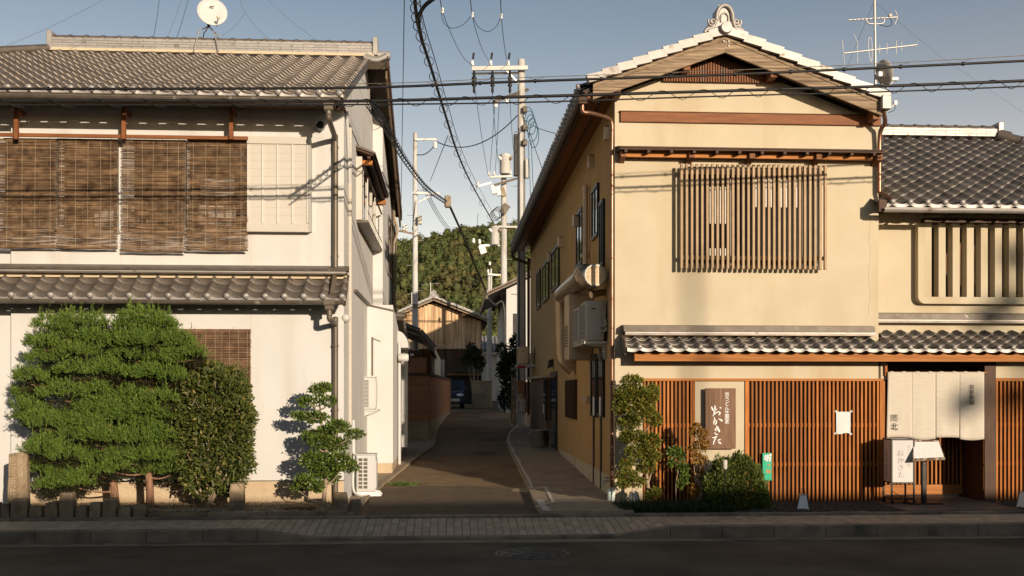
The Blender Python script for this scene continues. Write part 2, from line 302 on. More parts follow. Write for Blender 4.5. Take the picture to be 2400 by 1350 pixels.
M = dict(
 white=mat('white_render', (.555,.54,.515), (.59,.575,.55), 1.3, .9, bump=.08, bscale=140, spec=.1, dirt=((.475,.44,.39),2.0,.52,.84,(1,1,.14))),
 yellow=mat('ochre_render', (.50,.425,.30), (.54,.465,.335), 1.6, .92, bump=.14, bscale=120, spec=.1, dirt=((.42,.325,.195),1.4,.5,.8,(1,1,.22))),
 ochre=mat('ochre_shade_render', (.45,.285,.115), (.49,.315,.135), 1.6, .92, bump=.12, bscale=130),  # same render as the front, shade and warm bounce put into the colour
 plinth=mat('washed_aggregate', (.52,.395,.26), (.60,.47,.315), 3, .9, bump=.4, bscale=150, speck=((.24,.17,.11),110,.52,.66)),
 tiler=mat('dark_smoked_tile', (.115,.10,.088), (.175,.155,.135), 5, .56, metal=.5, bump=.05, bscale=50, rnd=.2, island=.2, dirt=((.09,.075,.06),6,.55,.75)),
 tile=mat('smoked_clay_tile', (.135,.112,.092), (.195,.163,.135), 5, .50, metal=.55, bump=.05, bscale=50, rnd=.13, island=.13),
 tile_lit=mat('sunlit_silver_tile', (.31,.29,.268), (.385,.355,.33), 5, .5, metal=.35, bump=.05, bscale=50, rnd=.08, island=.08, dirt=((.16,.12,.09),7,.62,.74)),  # the roof tile again, sun sheen put into a paler colour
 deck=mat('roof_deck', (.05,.04,.03), (.07,.055,.04), 4, .9),
 soffit=mat('soffit_board', (.16,.11,.07), (.20,.14,.09), 4, .85, stretch=(1,6,1)),
 plaster=mat('eave_mortar', (.50,.41,.27), (.56,.46,.32), 9, .95),
 gutter=mat('bronze_gutter', (.105,.085,.065), (.15,.125,.10), 6, .45, metal=.3, dirt=((.36,.33,.29),5,.66,.74,(1,1,1))),
 pipe=mat('bronze_pipe', (.12,.095,.07), (.15,.12,.09), 3, .4, metal=.2),
 copper=mat('copper_pipe', (.20,.105,.065), (.27,.15,.10), 5, .35, metal=.7),
 wood=mat('cedar_orange', (.31,.105,.022), (.42,.155,.036), 7, .7, stretch=(3,3,.35), rnd=.3, bump=.05, dirt=((.13,.06,.028),3,.56,.8,(1,1,.25))),
 woodh=mat('cedar_beam', (.31,.115,.028), (.45,.185,.055), 6, .7, stretch=(.25,3,6), rnd=.1, bump=.06),
 wooddk=mat('dark_stained_wood', (.055,.028,.016), (.09,.046,.026), 6, .6, stretch=(3,3,.4), rnd=.15),
 woodred=mat('red_brown_wood', (.17,.060,.020), (.235,.092,.034), 6, .6, stretch=(.4,3,3), rnd=.1),
 gray=mat('weathered_board', (.10,.065,.04), (.40,.295,.195), 4, .85, stretch=(.35,3,7), bump=.12, lo=.3, hi=.7),
 sign=mat('sign_board', (.115,.062,.038), (.25,.145,.088), 4.5, .7, stretch=(7,3,.45), bump=.1, lo=.3, hi=.7),
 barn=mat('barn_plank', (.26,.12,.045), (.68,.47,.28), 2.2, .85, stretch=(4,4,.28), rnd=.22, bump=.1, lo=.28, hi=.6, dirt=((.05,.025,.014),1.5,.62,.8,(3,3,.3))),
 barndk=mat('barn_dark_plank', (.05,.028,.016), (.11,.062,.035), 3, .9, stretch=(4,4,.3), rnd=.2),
 glass=glassmat('window_glass'),
 alu=mat('aluminium_frame', (.42,.40,.36), (.46,.44,.40), 5, .4, metal=.5),
 aludk=mat('dark_sash', (.035,.033,.032), (.05,.047,.045), 5, .4, metal=.3),
 steel=mat('stainless_steel', (.5,.49,.47), (.56,.55,.53), 3, .28, metal=.95, stretch=(1,1,6)),
 acw=mat('ivory_enamel', (.51,.50,.48), (.54,.53,.51), 3, .45),
 acg=mat('warm_grey_enamel', (.47,.43,.37), (.50,.46,.40), 3, .45),
 black=mat('black_rubber', (.012,.012,.013), (.018,.017,.017), 8, .5),
 blackm=mat('black_metal', (.025,.022,.02), (.035,.03,.027), 8, .45, metal=.4),
 conc=mat('concrete', (.29,.225,.155), (.36,.285,.20), 4, .92, bump=.3, bscale=60, dirt=((.20,.17,.13),1.6,.5,.75)),
 pole=mat('spun_concrete_pole', (.50,.48,.45), (.58,.56,.53), 4, .85, bump=.05, dirt=((.38,.35,.31),2.5,.5,.7,(1,1,.3))),
 asphalt=mat('asphalt', (.085,.067,.043), (.122,.098,.066), 2.2, .88, bump=.6, bscale=90, speck=((.17,.15,.125),110,.58,.72), dirt=((.052,.043,.031),.7,.48,.7)),
 alley=mat('old_asphalt', (.155,.105,.062), (.22,.152,.092), 3.2, .95, bump=.9, bscale=55, spec=.1, speck=((.46,.34,.22),60,.54,.66), dirt=((.13,.092,.06),.8,.5,.7)),
 patch=mat('newer_asphalt', (.115,.086,.06), (.155,.118,.083), 3, .95, bump=.8, bscale=80, spec=.1, speck=((.28,.215,.15),90,.56,.68)),
 paver=mat('paving_block', (.42,.32,.225), (.52,.405,.29), 6, .9, bump=.25, bscale=90, rnd=.14, island=.14, speck=((.26,.23,.2),140,.6,.74)),
 kerb=mat('kerb_concrete', (.21,.165,.115), (.28,.225,.16), 5, .92, bump=.3, bscale=60, rnd=.1, dirt=((.09,.08,.065),2,.5,.72)),
 stone=mat('rough_stone', (.20,.145,.09), (.31,.235,.15), 5, .92, bump=.55, bscale=22, rnd=.12, speck=((.42,.34,.24),60,.6,.72), dirt=((.10,.075,.05),2.6,.52,.72)),
 stonel=mat('carved_stroke', (.50,.38,.25), (.56,.43,.29), 8, .95),
 soil=mat('bed_soil', (.12,.08,.05), (.18,.125,.08), 9, .95, bump=.6, bscale=40),
 gravel=mat('tan_gravel', (.34,.24,.14), (.46,.34,.21), 5, .9, island=.35),
 pebble=mat('dark_pebble', (.05,.048,.045), (.08,.076,.07), 5, .6, island=.35),
 bark=mat('red_bark', (.17,.085,.048), (.33,.19,.12), 8, .9, stretch=(4,4,.5), bump=.6, bscale=25),
 barkg=mat('grey_bark', (.26,.185,.125), (.38,.29,.21), 8, .9, stretch=(3,3,.6), bump=.5, bscale=25),
 juniper=leafmat('juniper_needles', (.06,.12,.022), (.20,.275,.045), tip=(.31,.35,.085), rough=.65, transl=.28, spec=.2),
 camellia=leafmat('camellia_leaves', (.035,.055,.012), (.13,.14,.03), tip=(.28,.22,.06), rough=.5, transl=.18, spec=.25),
 holly=leafmat('holly_leaves', (.05,.09,.014), (.15,.20,.034), tip=(.22,.25,.055), rough=.4, transl=.2),
 maple=leafmat('maple_leaves', (.09,.12,.02), (.27,.255,.045), tip=(.42,.17,.04), rough=.55, transl=.4, spec=.2),
 amber=leafmat('amber_leaves', (.20,.11,.025), (.48,.27,.06), tip=(.50,.34,.11), rough=.55, transl=.35),
 azalea=leafmat('azalea_leaves', (.05,.085,.014), (.17,.205,.034), tip=(.25,.26,.06), rough=.5, transl=.25),
 mondo=leafmat('mondo_grass_blades', (.012,.028,.008), (.03,.055,.016), rough=.5, transl=.15),
 weed=leafmat('weed_leaves', (.05,.09,.015), (.14,.19,.035), rough=.6, transl=.3),
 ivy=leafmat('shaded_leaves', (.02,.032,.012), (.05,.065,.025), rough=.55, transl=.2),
 inner=leafmat('shade_dark_twigs', (.010,.014,.006), (.035,.032,.014), tip=(.10,.055,.025), rough=.8, transl=.0, spec=.1),  # near-black: shade between the pads is put into the twig colour
 void=mat('dark_interior', (.016,.010,.007), (.024,.015,.010), 4, .9, spec=.1),
 forest=leafmat('hill_canopy', (.045,.066,.024), (.115,.13,.042), tip=(.17,.13,.05), rough=.9, transl=.0, spec=.1, patch=((.115,.095,.042),.035)),
 linen=mat('unbleached_linen', (.53,.475,.39), (.58,.52,.43), 40, .95, stretch=(1,1,5), bump=.12, bscale=160, dirt=((.48,.42,.335),26,.48,.66,(.3,1,8))),
 reed=mat('reed_slat', (.075,.042,.022), (.22,.138,.075), 9, .8, stretch=(.6,1,1), island=.45),
 reeddk=mat('dark_reed_slat', (.11,.062,.036), (.24,.145,.085), 9, .75, stretch=(.6,1,1), island=.4),
 cord=mat('pale_cord', (.55,.44,.30), (.62,.5,.36), 9, .9),
 paper=mat('white_paper', (.60,.595,.58), (.63,.62,.61), 9, .8),
 paperg=mat('printed_block', (.60,.57,.52), (.68,.65,.6), 30, .8),
 lampw=mat('frosted_panel', (.55,.53,.50), (.59,.57,.54), 2, .6),
 ink=mat('black_ink', (.02,.016,.013), (.035,.03,.025), 9, .8),
 inkg=mat('faded_ink', (.22,.19,.15), (.30,.26,.21), 9, .8),
 paintw=mat('white_paint', (.82,.81,.79), (.85,.84,.82), 9, .6),
 green=mat('green_board', (.02,.36,.20), (.03,.42,.24), 5, .55),
 orange=mat('orange_print', (.75,.12,.02), (.80,.16,.03), 9, .6),
 celadon=mat('pale_celadon', (.55,.62,.55), (.60,.66,.60), 5, .5),
 iron=mat('cast_iron', (.075,.07,.065), (.11,.10,.095), 12, .5, metal=.5, bump=.3, bscale=60),
 brown=mat('brown_block_wall', (.30,.145,.075), (.36,.18,.10), 3, .92, bump=.15, bscale=60),
 hillm=mat('hill_soil', (.03,.035,.015), (.05,.055,.022), .02, .95),
 earth=mat('bare_ground', (.10,.085,.065), (.14,.12,.09), .6, .95, bump=.3, bscale=12),
 car=mat('dark_blue_paint', (.015,.025,.05), (.018,.03,.06), 3, .25, coat=.6),
 yellowg=mat('yellow_guard', (.62,.34,.03), (.68,.40,.05), 3, .6),
 red=mat('red_reflector', (.4,.03,.02), (.45,.04,.03), 3, .4),
 pinkw=mat('warm_white_duct', (.55,.42,.28), (.60,.47,.33), 4, .35, metal=.3),
 spiral=mat('spiral_duct', (.40,.30,.20), (.47,.36,.25), 5, .33, metal=.7),
 meshm=mat('duct_mesh', (.15,.085,.028), (.19,.11,.04), 9, .6, metal=.3),
 ceramic=mat('white_porcelain', (.74,.72,.69), (.78,.76,.73), 5, .3),
 wirebl=mat('blue_sheath', (.03,.09,.12), (.04,.12,.15), 5, .5),
)

# ================================================================== THE SETTING
def PA(px, py, lift=0.):                # point on the alley floor
    Y = 18.
    for _ in range(30):
        q = PG(px, py, gz(Y) + lift); Y = .5 * (Y + min(max(q.y, 5), 200))
    return Vector((q.x, q.y, gz(q.y) + lift))

XR = P(1441, 700, 16).x                 # side wall of the ochre house
XR2 = P(2059, 700, 16).x                # its far front corner
XL = P(806, 600, 16).x                  # side wall of the white house
YF = 16.

# ground: one sheet to the horizon
mb = MB(); prof = [(-400,-.36),(13.3,-.36),(14.3,-.25),(14.75,-.03),(17,-.03),(40,.775),(90,1.37),(330,2.),(5000,2.)]
xs = [-5000,-60,60,5000]
mb.add([(x,y,z) for (y,z) in prof for x in xs], [(i*4+k,i*4+k+1,i*4+k+5,i*4+k+4) for i in range(len(prof)-1) for k in range(3)])
struct('ground', mb, M['earth'])

mb = MB(); mb.box(-70,70,-3,13.14,-.30,-.160); struct('road', mb, M['asphalt'])
mb = MB(); mb.box(-70,70,13.14,13.395,-.30,-.152); struct('gutter_strip', mb, M['kerb'])

XA, XB = P(735,1262,13.4).x, P(1445,1262,13.4).x
def drop(x):
    if XA <= x <= XB: return 1.
    d = (XA - x) if x < XA else (x - XB)
    return max(0., 1 - d/.72)
# kerb: stones end to end
kr = struct('kerb', MB().box(-40,40,13.43,13.53,-.30,-.128), M['kerb'])
def kerb_stone(x0, x1, y0, y1, zb, zt0, zt1, parent, m=M['kerb']):
    b = MB(); g = .004; c = .012
    vs = []
    for x, zt in ((x0+g,zt0),(x1-g,zt1)):
        vs += [(x,y0,zb),(x,y0,zt-c),(x,y0+c,zt),(x,y1,zt),(x,y1,zb)]
    b.add(vs, [(0,1,2,3,4),(9,8,7,6,5)] + [(i,(i+1)%5,(i+1)%5+5,i+5) for i in range(5)])
    return b.build('kerb_stone', m, parent)
x = XA - .72 - .7*12
edges = [x + .7*i for i in range(13)]; edges = edges[:-1] + [XA-.72, XA]
n = 6; edges += [XA + (XB-XA)*i/n for i in range(1,n+1)] + [XB+.72] + [XB+.72+.7*i for i in range(1,13)]
for i in range(len(edges)-1):
    a, b_ = edges[i], edges[i+1]
    kerb_stone(a, b_, 13.40, 13.555, -.30, -.115*drop(a+.001 if a==XB else a), -.115*drop(b_), kr)

# pavement: paving blocks on a bed, dipping to the dropped kerb
def swz(x, y): return -.115 * drop(x) * (14.47 - y) / .92
mb = MB(); X = np.linspace(-12,12,161); vs = []
for x in X: vs += [(x,13.555,swz(x,13.555)-.012),(x,14.475,swz(x,14.475)-.012)]
mb.add(vs, [(2*i,2*i+2,2*i+3,2*i+1) for i in range(len(X)-1)])
side = struct('pavement', mb, M['kerb'])
pw, pl, rows_n = .1085, .2270, 4
me = bpy.data.meshes.new('paving_block')
a, b2, c = pw/2-.004, pl/2-.004, .006
me.from_pydata([(-a,-b2,-.02),(a,-b2,-.02),(a,b2,-.02),(-a,b2,-.02),(-a,-b2,-c),(a,-b2,-c),(a,b2,-c),(-a,b2,-c),(-a+c,-b2+c,0),(a-c,-b2+c,0),(a-c,b2-c,0),(-a+c,b2-c,0)], [],
    [(8,9,10,11)] + [(i,(i+1)%4,(i+1)%4+4,i+4) for i in range(4)] + [(4+i,4+(i+1)%4,8+(i+1)%4,8+i) for i in range(4)])
me.materials.append(M['paver'])
cnt = 0; restV = []; restF = []
tv = np.array([v.co[:] for v in me.vertices]); tf = [tuple(p.vertices) for p in me.polygons]
cand = []
for i in range(-105, 106):
    for j in range(rows_n): cand.append((abs(i*pw - (XA+XB)/2 - 0), i, j))
cand.sort()
mbr = MB()
for k, (_, i, j) in enumerate(cand):
    cx, cy = i*pw, 13.556 + pl*(j+.5) + random.uniform(-.002,.002)
    z = swz(cx, cy) + random.uniform(-.0015,.0015); tilt = math.atan2(swz(cx,cy+.05)-swz(cx,cy-.05), .1); roll = math.atan2(swz(cx+.05,cy)-swz(cx-.05,cy), .1)
    Mx = Matrix.Translation((cx,cy,z)) @ Matrix.Rotation(-roll,4,'Y') @ Matrix.Rotation(tilt,4,'X')
    if k < 300: inst(me, 'paving_block', Mx, side)
    else: mbr.add([Mx @ Vector(v) for v in tv], tf)
tag(mbr.build('paving_blocks', M['paver'], side, recalc=False), kind='stuff')

# edging between pavement and plots
bk = struct('edging', MB().box(-12,12,14.49,14.58,-.2,.0), M['kerb'])
x = -11.
while x < 11:
    L = random.uniform(.58,.64); kerb_stone(x, x+L, 14.475, 14.60, -.2, .035+random.uniform(-.004,.004), .035+random.uniform(-.004,.004), bk); x += L

# alley floor
def strip_mesh(left, right, lift):
    b = MB(); vs = []
    for (l, r) in zip(left, right): vs += [(l[0],l[1],gz(l[1])+lift),(r[0],r[1],gz(r[1])+lift)]
    b.add(vs, [(2*i,2*i+1,2*i+3,2*i+2) for i in range(len(left)-1)]); return b
ys = [14.6,15.3,16,17,18.5,20,22,24,27,30,34,38,40,44,50,60,75]
b = strip_mesh([(-4.2,y) for y in ys], [(4.6,y) for y in ys], .0); struct('alley', b, M['alley'])
# newer asphalt at the mouth, with a rounded far edge
nn = 24; l = []; r = []
x0, x1 = P(862,1200,14.62).x, P(1262,1200,14.62).x
vs = []; fs = []
for i in range(nn+1):
    t = i/nn; yf = PA(900+t*330,1152-14*math.sin(math.pi*t)).y + .05*math.sin(t*9) + random.uniform(-.03,.03)
    xn = x0 + (x1-x0)*t; xf = PA(868+t*372,1148).x*1.0
    vs += [(xn,14.605,.004),(xf,yf,gz(yf)+.004)]
mb = MB(); mb.add(vs, [(2*i,2*i+2,2*i+3,2*i+1) for i in range(nn)]); struct('asphalt_patch', mb, M['patch'])

# raised concrete forecourt beside the ochre house, with a kerb edge
edge = [PA(*q) for q in ((1268,1215),(1252,1186),(1238,1150),(1212,1096),(1192,1055),(1186,1036),(1192,1018),(1208,1004),(1214,985),(1211,965))]
edge[0] = Vector((P(1268,1215,14.605).x, 14.605, 0))
mb = MB(); H = .075; vs = []
for p in edge: vs += [(p.x,p.y,gz(p.y)-.02),(p.x,p.y,gz(p.y)+H),(XR+.05 if p.y>14.7 else XR+.05,p.y,gz(p.y)+H)]
m_ = len(edge)
mb.add(vs, [(3*i,3*i+3,3*i+4,3*i+1) for i in range(m_-1)] + [(3*i+1,3*i+4,3*i+5,3*i+2) for i in range(m_-1)])
mb.add([vs[0],vs[1],vs[2],(XR+.05,14.605,-.02)], [(0,1,2,3)])
fc = struct('forecourt', mb, M['conc'])
# mortar band along its edge
sm_ = spline([Vector((p.x+.035,p.y,0)) for p in edge], 5)
mb = MB(); vs = []
for i, p in enumerate(sm_):
    wd = .055 + .022*math.sin(i*1.7) + .012*math.sin(i*4.1) + (.05 if i < 9 else 0)
    vs += [(p.x,p.y,gz(p.y)+H+.004),(p.x+wd,p.y,gz(p.y)+H+.004)]
mb.add(vs, [(2*i,2*i+1,2*i+3,2*i+2) for i in range(len(sm_)-1)])
tag(mb.build('mortar_band', mat('pale_mortar',(.50,.45,.38),(.58,.53,.46),6,.95,bump=.2), fc))
for (a, b_) in (((1243,1148),(1278,1140)),((1278,1140),(1296,1176)),((1296,1176),(1256,1188))):
    p, q = PA(*a, H+.006), PA(*b_, H+.006)
    mb = MB(); mb.beam(p, q, .055, .003); mb.build('mortar_band', mat('pale_mortar_line',(.50,.45,.38),(.56,.5,.43),6,.95), fc)
# light concrete patch and drain lid by the forecourt edge
mb = MB(); pp = [PA(*q) for q in ((1206,1146),(1238,1144),(1240,1166),(1182,1166),(1190,1156))]
mb.add([(p.x,p.y,gz(p.y)+.011) for p in pp], [tuple(range(5))]); struct('concrete_patch', mb, M['conc'])
# left edge: narrow concrete channel with a small kerb line along the white house
le = [PA(*q) for q in ((815,1210),(862,1162),(905,1128),(950,1092),(985,1066),(1013,1046),(1020,1010))]
le[0].y = 14.605
mb = MB(); vs = []
for p in le: vs += [(-4.2,p.y,gz(p.y)+.03),(p.x,p.y,gz(p.y)+.03),(p.x+.02,p.y,gz(p.y)-.01)]
mb.add(vs, [(3*i+k,3*i+1+k,3*i+4+k,3*i+3+k) for i in range(len(le)-1) for k in (0,1)])
lp = struct('side_path', mb, M['conc'])
mb = MB()
for i in range(len(le)-1): mb.beam(le[i]+Vector((.03,0,.02)), le[i+1]+Vector((.03,0,.02)), .07, .05)
mb.build('path_kerb', M['conc'], lp)
# painted line deeper in the alley
mb = MB(); p, q = PA(1175,968,.012), PA(1204,1003,.012); mb.beam(p, q, .09, .004); struct('road_line', mb, M['conc'])

# planting beds
mb = MB(); nx, ny = 90, 10; x0, x1 = -11., P(812,1190,15.).x
vs = [(x0+(x1-x0)*i/nx, 14.6+1.5*j/ny, .02 + .05*min(1,j/4) + .018*math.sin(i*1.3+j)*math.cos(j*2.1-i*.4)) for i in range(nx+1) for j in range(ny+1)]
mb.add(vs, [(i*(ny+1)+j,(i+1)*(ny+1)+j,(i+1)*(ny+1)+j+1,i*(ny+1)+j+1) for i in range(nx) for j in range(ny)], True)
struct('garden_soil', mb, M['soil'])
mb = MB(); xb0, xb1 = XR, P(2064,1190,15.5).x
mb.box(xb0, xb1, 14.6, 16.05, -.1, .028); mb.box(P(2322,1190,15.5).x, 12, 14.6, 16.05, -.1, .028)
struct('planting_bed', mb, M['soil'])
mb = MB(); mb.box(xb1, P(2322,1190,15.5).x, 14.6, 17.4, -.1, .045)
struct('entrance_floor', mb, mat('dark_slab',(.09,.075,.062),(.13,.11,.09),4,.6,bump=.1,bscale=60))

def scatter_pebbles(name, m, n, fx, fy, fz, r0, r1):
    base = np.array([(1,0,0),(-1,0,0),(0,1,0),(0,-1,0),(0,0,1),(0,0,-1)], float)
    tri = np.array([(0,2,4),(2,1,4),(1,3,4),(3,0,4),(2,0,5),(1,2,5),(3,1,5),(0,3,5)])
    x = RNG.uniform(*fx, n); y = RNG.uniform(*fy, n); s = RNG.uniform(r0, r1, (n,3)) * np.array([1.2,1,.7])
    an = RNG.uniform(0, 6.28, n); V = base[None]*s[:,None]*RNG.uniform(.8,1.2,(n,6,1))
    ct, st = np.cos(an)[:,None], np.sin(an)[:,None]
    Vx = V[...,0]*ct - V[...,1]*st; Vy = V[...,0]*st + V[...,1]*ct
    V = np.stack([Vx + x[:,None], Vy + y[:,None], V[...,2] + fz + .4*r0], -1).reshape(-1,3)
    F = (tri[None] + 6*np.arange(n)[:,None,None]).reshape(-1,3)
    return tag(fast_mesh(name, V, F, m), kind='stuff')
scatter_pebbles('garden_gravel', M['gravel'], 6500, (-7.6, x1), (14.82,15.98), .078, .010, .024)
scatter_pebbles('bed_pebbles', M['pebble'], 3000, (P(1740,1190,15).x, xb1), (14.63,15.95), .03, .012, .026)
scatter_pebbles('right_bed_pebbles', M['pebble'], 500, (P(2325,1190,15).x, 9.4), (14.63,15.95), .03, .012, .026)

# dry leaves fallen along the pavement edge
n = 90; x = RNG.uniform(-7.5,8.5,n); near = RNG.random(n) < .5
y = np.where(near, RNG.uniform(13.28,13.39,n), RNG.uniform(14.36,14.47,n)); V = []; F = []
for i in range(n):
    z = -.148 if near[i] else swz(x[i], y[i]) + .003; a = RNG.uniform(0,6.28); s = RNG.uniform(.012,.03)
    c, s_ = math.cos(a)*s, math.sin(a)*s
    V += [(x[i]-c,y[i]-s_,z),(x[i]+s_*.5,y[i]-c*.5,z+.006),(x[i]+c,y[i]+s_,z+.002),(x[i]-s_*.5,y[i]+c*.5,z+.008)]; F.append((4*i,4*i+1,4*i+2,4*i+3))
tag(fast_mesh('fallen_leaves', V, F, mat('dry_leaf',(.22,.12,.05),(.36,.24,.12),5,.9,island=.3)), kind='stuff')

# wooded hill
def hz(X, Y):
    t = np.clip((Y-300)/430, 0, 1); s = t*t*(3-2*t)
    top = 103 + 3.5*np.sin(X/38+.7) + 1.5*np.sin(X/14) + 4*np.tanh((X-5)/40)
    return 1.5 + top*s*np.where(Y>740, np.clip(1-(Y-740)/500,.3,1), 1) + 9*np.sin(X/27+Y/60)*s*(1-s)*2
gx = np.linspace(-500,600,90); gy = np.linspace(290,1000,60)
GX, GY = np.meshgrid(gx, gy, indexing='ij'); V = np.stack([GX,GY,hz(GX,GY)],-1).reshape(-1,3)
ii, jj = np.meshgrid(np.arange(89), np.arange(59), indexing='ij'); a = (ii*60+jj).ravel()
tag(fast_mesh('hill', V, np.stack([a,a+60,a+61,a+1],-1), M['hillm'], smooth=True), kind='structure')
nT = 12000; tx = RNG.uniform(-115,150,nT); ty = 300 + 450*RNG.random(nT)**.8; rad = np.clip(RNG.lognormal(.45,.38,nT),.8,3.6); hgt = rad*RNG.uniform(1.0,1.9,nT)
tz = hz(tx,ty) + hgt*.6; K = 62
d = RNG.normal(size=(nT,K,3)); d /= np.linalg.norm(d,axis=2,keepdims=True); d[...,2] = np.abs(d[...,2])*1.1 - .25
rr = RNG.uniform(.72,1.08,(nT,K,1))
C = np.stack([tx,ty,tz],-1)[:,None] + d*rr*np.stack([rad,rad,hgt],-1)[:,None]
q = RNG.normal(size=(nT,K,3,3))*.34 ; q *= rad[:,None,None,None]*.66
q[...,2] *= .6
V = (C[:,:,None,:] + q).reshape(-1,3); F = np.arange(len(V)).reshape(-1,3)
leafy = (V, F)
# solid hearts of the crowns, one island each, so that every crown keeps its own green
ph = (1+5**.5)/2; ico = np.array([(-1,ph,0),(1,ph,0),(-1,-ph,0),(1,-ph,0),(0,-1,ph),(0,1,ph),(0,-1,-ph),(0,1,-ph),(ph,0,-1),(ph,0,1),(-ph,0,-1),(-ph,0,1)])/1.9
icf = np.array([(0,11,5),(0,5,1),(0,1,7),(0,7,10),(0,10,11),(1,5,9),(5,11,4),(11,10,2),(10,7,6),(7,1,8),(3,9,4),(3,4,2),(3,2,6),(3,6,8),(3,8,9),(4,9,5),(2,4,11),(6,2,10),(8,6,7),(9,8,1)])
V2 = (np.stack([tx,ty,tz],-1)[:,None] + ico[None]*RNG.uniform(.55,.9,(nT,12,1))*np.stack([rad,rad,hgt],-1)[:,None]).reshape(-1,3)
F2 = (icf[None] + 12*np.arange(nT)[:,None,None]).reshape(-1,3)
fo = fast_mesh('hill_forest', np.concatenate([V2, V]), np.concatenate([F2, F + len(V2)]), M['forest']); tag(fo, kind='stuff')

# the far side of the street, behind the viewpoint: low houses shade the road, added tall ones cut sky light
def opposite(x0, x1, h, label):
    t = thing('shop_house', label, 'building', ((x0+x1)/2, -7, -.1))
    MB().box(x0, x1, -10, -4.1, -.1, h-.18).build('wall', M['white'], t)
    MB().box(x0-.05, x1-.02, -10.1, -4.0, h-.18, h).build('roof', M['deck'], t)
    for i in range(int((x1-x0)/2)):
        xx = x0+.6+i*2; MB().box(xx, xx+1.2, -4.1, -4.06, .9, 2.2).build('window', M['glass'], t)
opposite(-34, -2.6, 9.5, 'tall white block added to cut sky light, across the street, left of the viewpoint, outside the picture')
opposite(-2.6, 2.2, 4.02, 'narrow low white shop house right behind the viewpoint, outside the picture')
opposite(2.2, 12.5, 4.08, 'low white shop house across the street, just right of the viewpoint, outside the picture')
opposite(12.5, 22.5, 4.14, 'second low white shop house across the street, further right, outside the picture')
opposite(22.5, 48, 9.5, 'tall white block added to cut sky light, across the street, far right, outside the picture')

# ================================================================== ROOF TILES
def tile_mesh(w, expo, h=.05, eave=False, bead=.052, t=.020, n=12):
    L = expo*1.16; prof = []
    for i in range(n+1):
        u = i/n; z = h*math.exp(-((u-.80)/.15)**2) + h*math.exp(-((u+.20)/.15)**2) + .22*h*math.cos(2*math.pi*(u-.86))
        prof.append(((u-.5)*w*1.0, z))
    vs = []; fs = []
    lip = .05 if eave else t
    for (x,z) in prof: vs.append((x,0,z+t))                  # front top
    for (x,z) in prof: vs.append((x,L,z))                    # back top
    for (x,z) in prof: vs.append((x,-.009 if not eave else -.020,z+t-lip if not eave else z*.55+t-lip))   # front bottom: the lip stands about upright
    for (x,z) in prof: vs.append((x,L*.6,z-.018))            # underside
    m = n+1
    for i in range(n):
        fs.append((i,i+1,m+i+1,m+i)); fs.append((2*m+i,2*m+i+1,i+1,i)); fs.append((3*m+i,3*m+i+1,2*m+i+1,2*m+i))
    sm = [True,False,True]*n
    b = MB()
    for k, f in enumerate(fs): b.f.append(f); b.sm.append(sm[k])
    b.v = vs
    nf = len(b.f)
    if eave: b.ball(((.80-.5)*w, -.004, h+t-.022), bead, 12, 7, (1,.75,1))
    me = bpy.data.meshes.new('roof_tile'); me.from_pydata([tuple(v) for v in b.v], [], b.f); me.polygons.foreach_set('use_smooth', b.sm); me.update()
    if eave: me['pale'] = nf
    return me

class Roof:
    """collects the tiles of one building; the largest in view become parts of their own"""
    def __init__(s, parent, m): s.p = parent; s.m = m; s.t = []
    def plane(s, O, u, v, w, expo, nc, nr, keep=None, eave=True, prio=0., h=.05, bead=.052):
        u, v = Vector(u).normalized(), Vector(v).normalized(); n = u.cross(v)
        A = tile_mesh(w, expo, h); B = tile_mesh(w, expo, h, True, bead)
        A.materials.append(s.m); B.materials.append(s.m); B.materials.append(M['tile_lit'])
        nf = B['pale']; B.polygons.foreach_set('material_index', [1 if (i >= nf or i % 3 == 1) else 0 for i in range(len(B.polygons))]); B.update()  # beads and eave lips take the sunlit tile colour
        for r in range(nr):
            for c in range(nc):
                q = Vector(O) + u*((c+.5)*w) + v*(r*expo)
                if keep and not keep(q, r, c): continue
                R = Matrix(((u.x,v.x,n.x,q.x),(u.y,v.y,n.y,q.y),(u.z,v.z,n.z,q.z),(0,0,0,1)))
                R = R @ Matrix.Rotation(random.uniform(-.008,.008),4,'Z') @ Matrix.Translation((0,random.uniform(-.004,.004),0))
                e = eave and r == 0
                s.t.append((prio + q.length - (30 if e else 0), B if e else A, R))
    def finish(s, most=300):
        s.t.sort(key=lambda q: q[0]); rest = MB()
        for i, (_, me, R) in enumerate(s.t):
            if i < most: inst(me, 'roof_tile', R, s.p)
            else: rest.add([R @ v.co for v in me.vertices], [tuple(p.vertices) for p in me.polygons])
            if i >= most: rest.sm[-len(me.polygons):] = [p.use_smooth for p in me.polygons]
        if rest.v: tag(rest.build('roof_tiles', s.m, s.p, recalc=False), kind='stuff')

def ridge(parent, p0, p1, layers=4, lh=.055, wd=.24, cap=.085, seg=.31, m=None, name='ridge'):
    """a tiled ridge: courses of flat tiles, then round caps"""
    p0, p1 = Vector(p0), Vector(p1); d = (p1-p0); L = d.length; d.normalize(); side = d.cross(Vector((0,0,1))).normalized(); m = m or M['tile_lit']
    up = side.cross(d)
    for k in range(layers):
        b = MB(); x = -.001 if k % 2 else -.22
        while x < L:
            a, e = max(0,x)+.003, min(L, x+.44)-.003
            if e > a: b.obox(p0 + d*((a+e)/2) + up*(lh*(k+.5)), d*((e-a)/2), side*(wd/2 - .006*k), up*(lh/2-.004))
            x += .44
        b.build('ridge_course', m, parent)
    base = layers*lh
    n = max(1, round(L/seg)); s = L/n
    for i in range(n):
        b = MB(); a = p0 + d*(s*i) + up*base; e = p0 + d*(s*(i+1)-.004) + up*base
        b.tube([a, a+d*.06, a+d*.061, e], [cap+.014,cap+.014,cap,cap], 12)
        b.build('ridge_cap', M['tile'], parent)

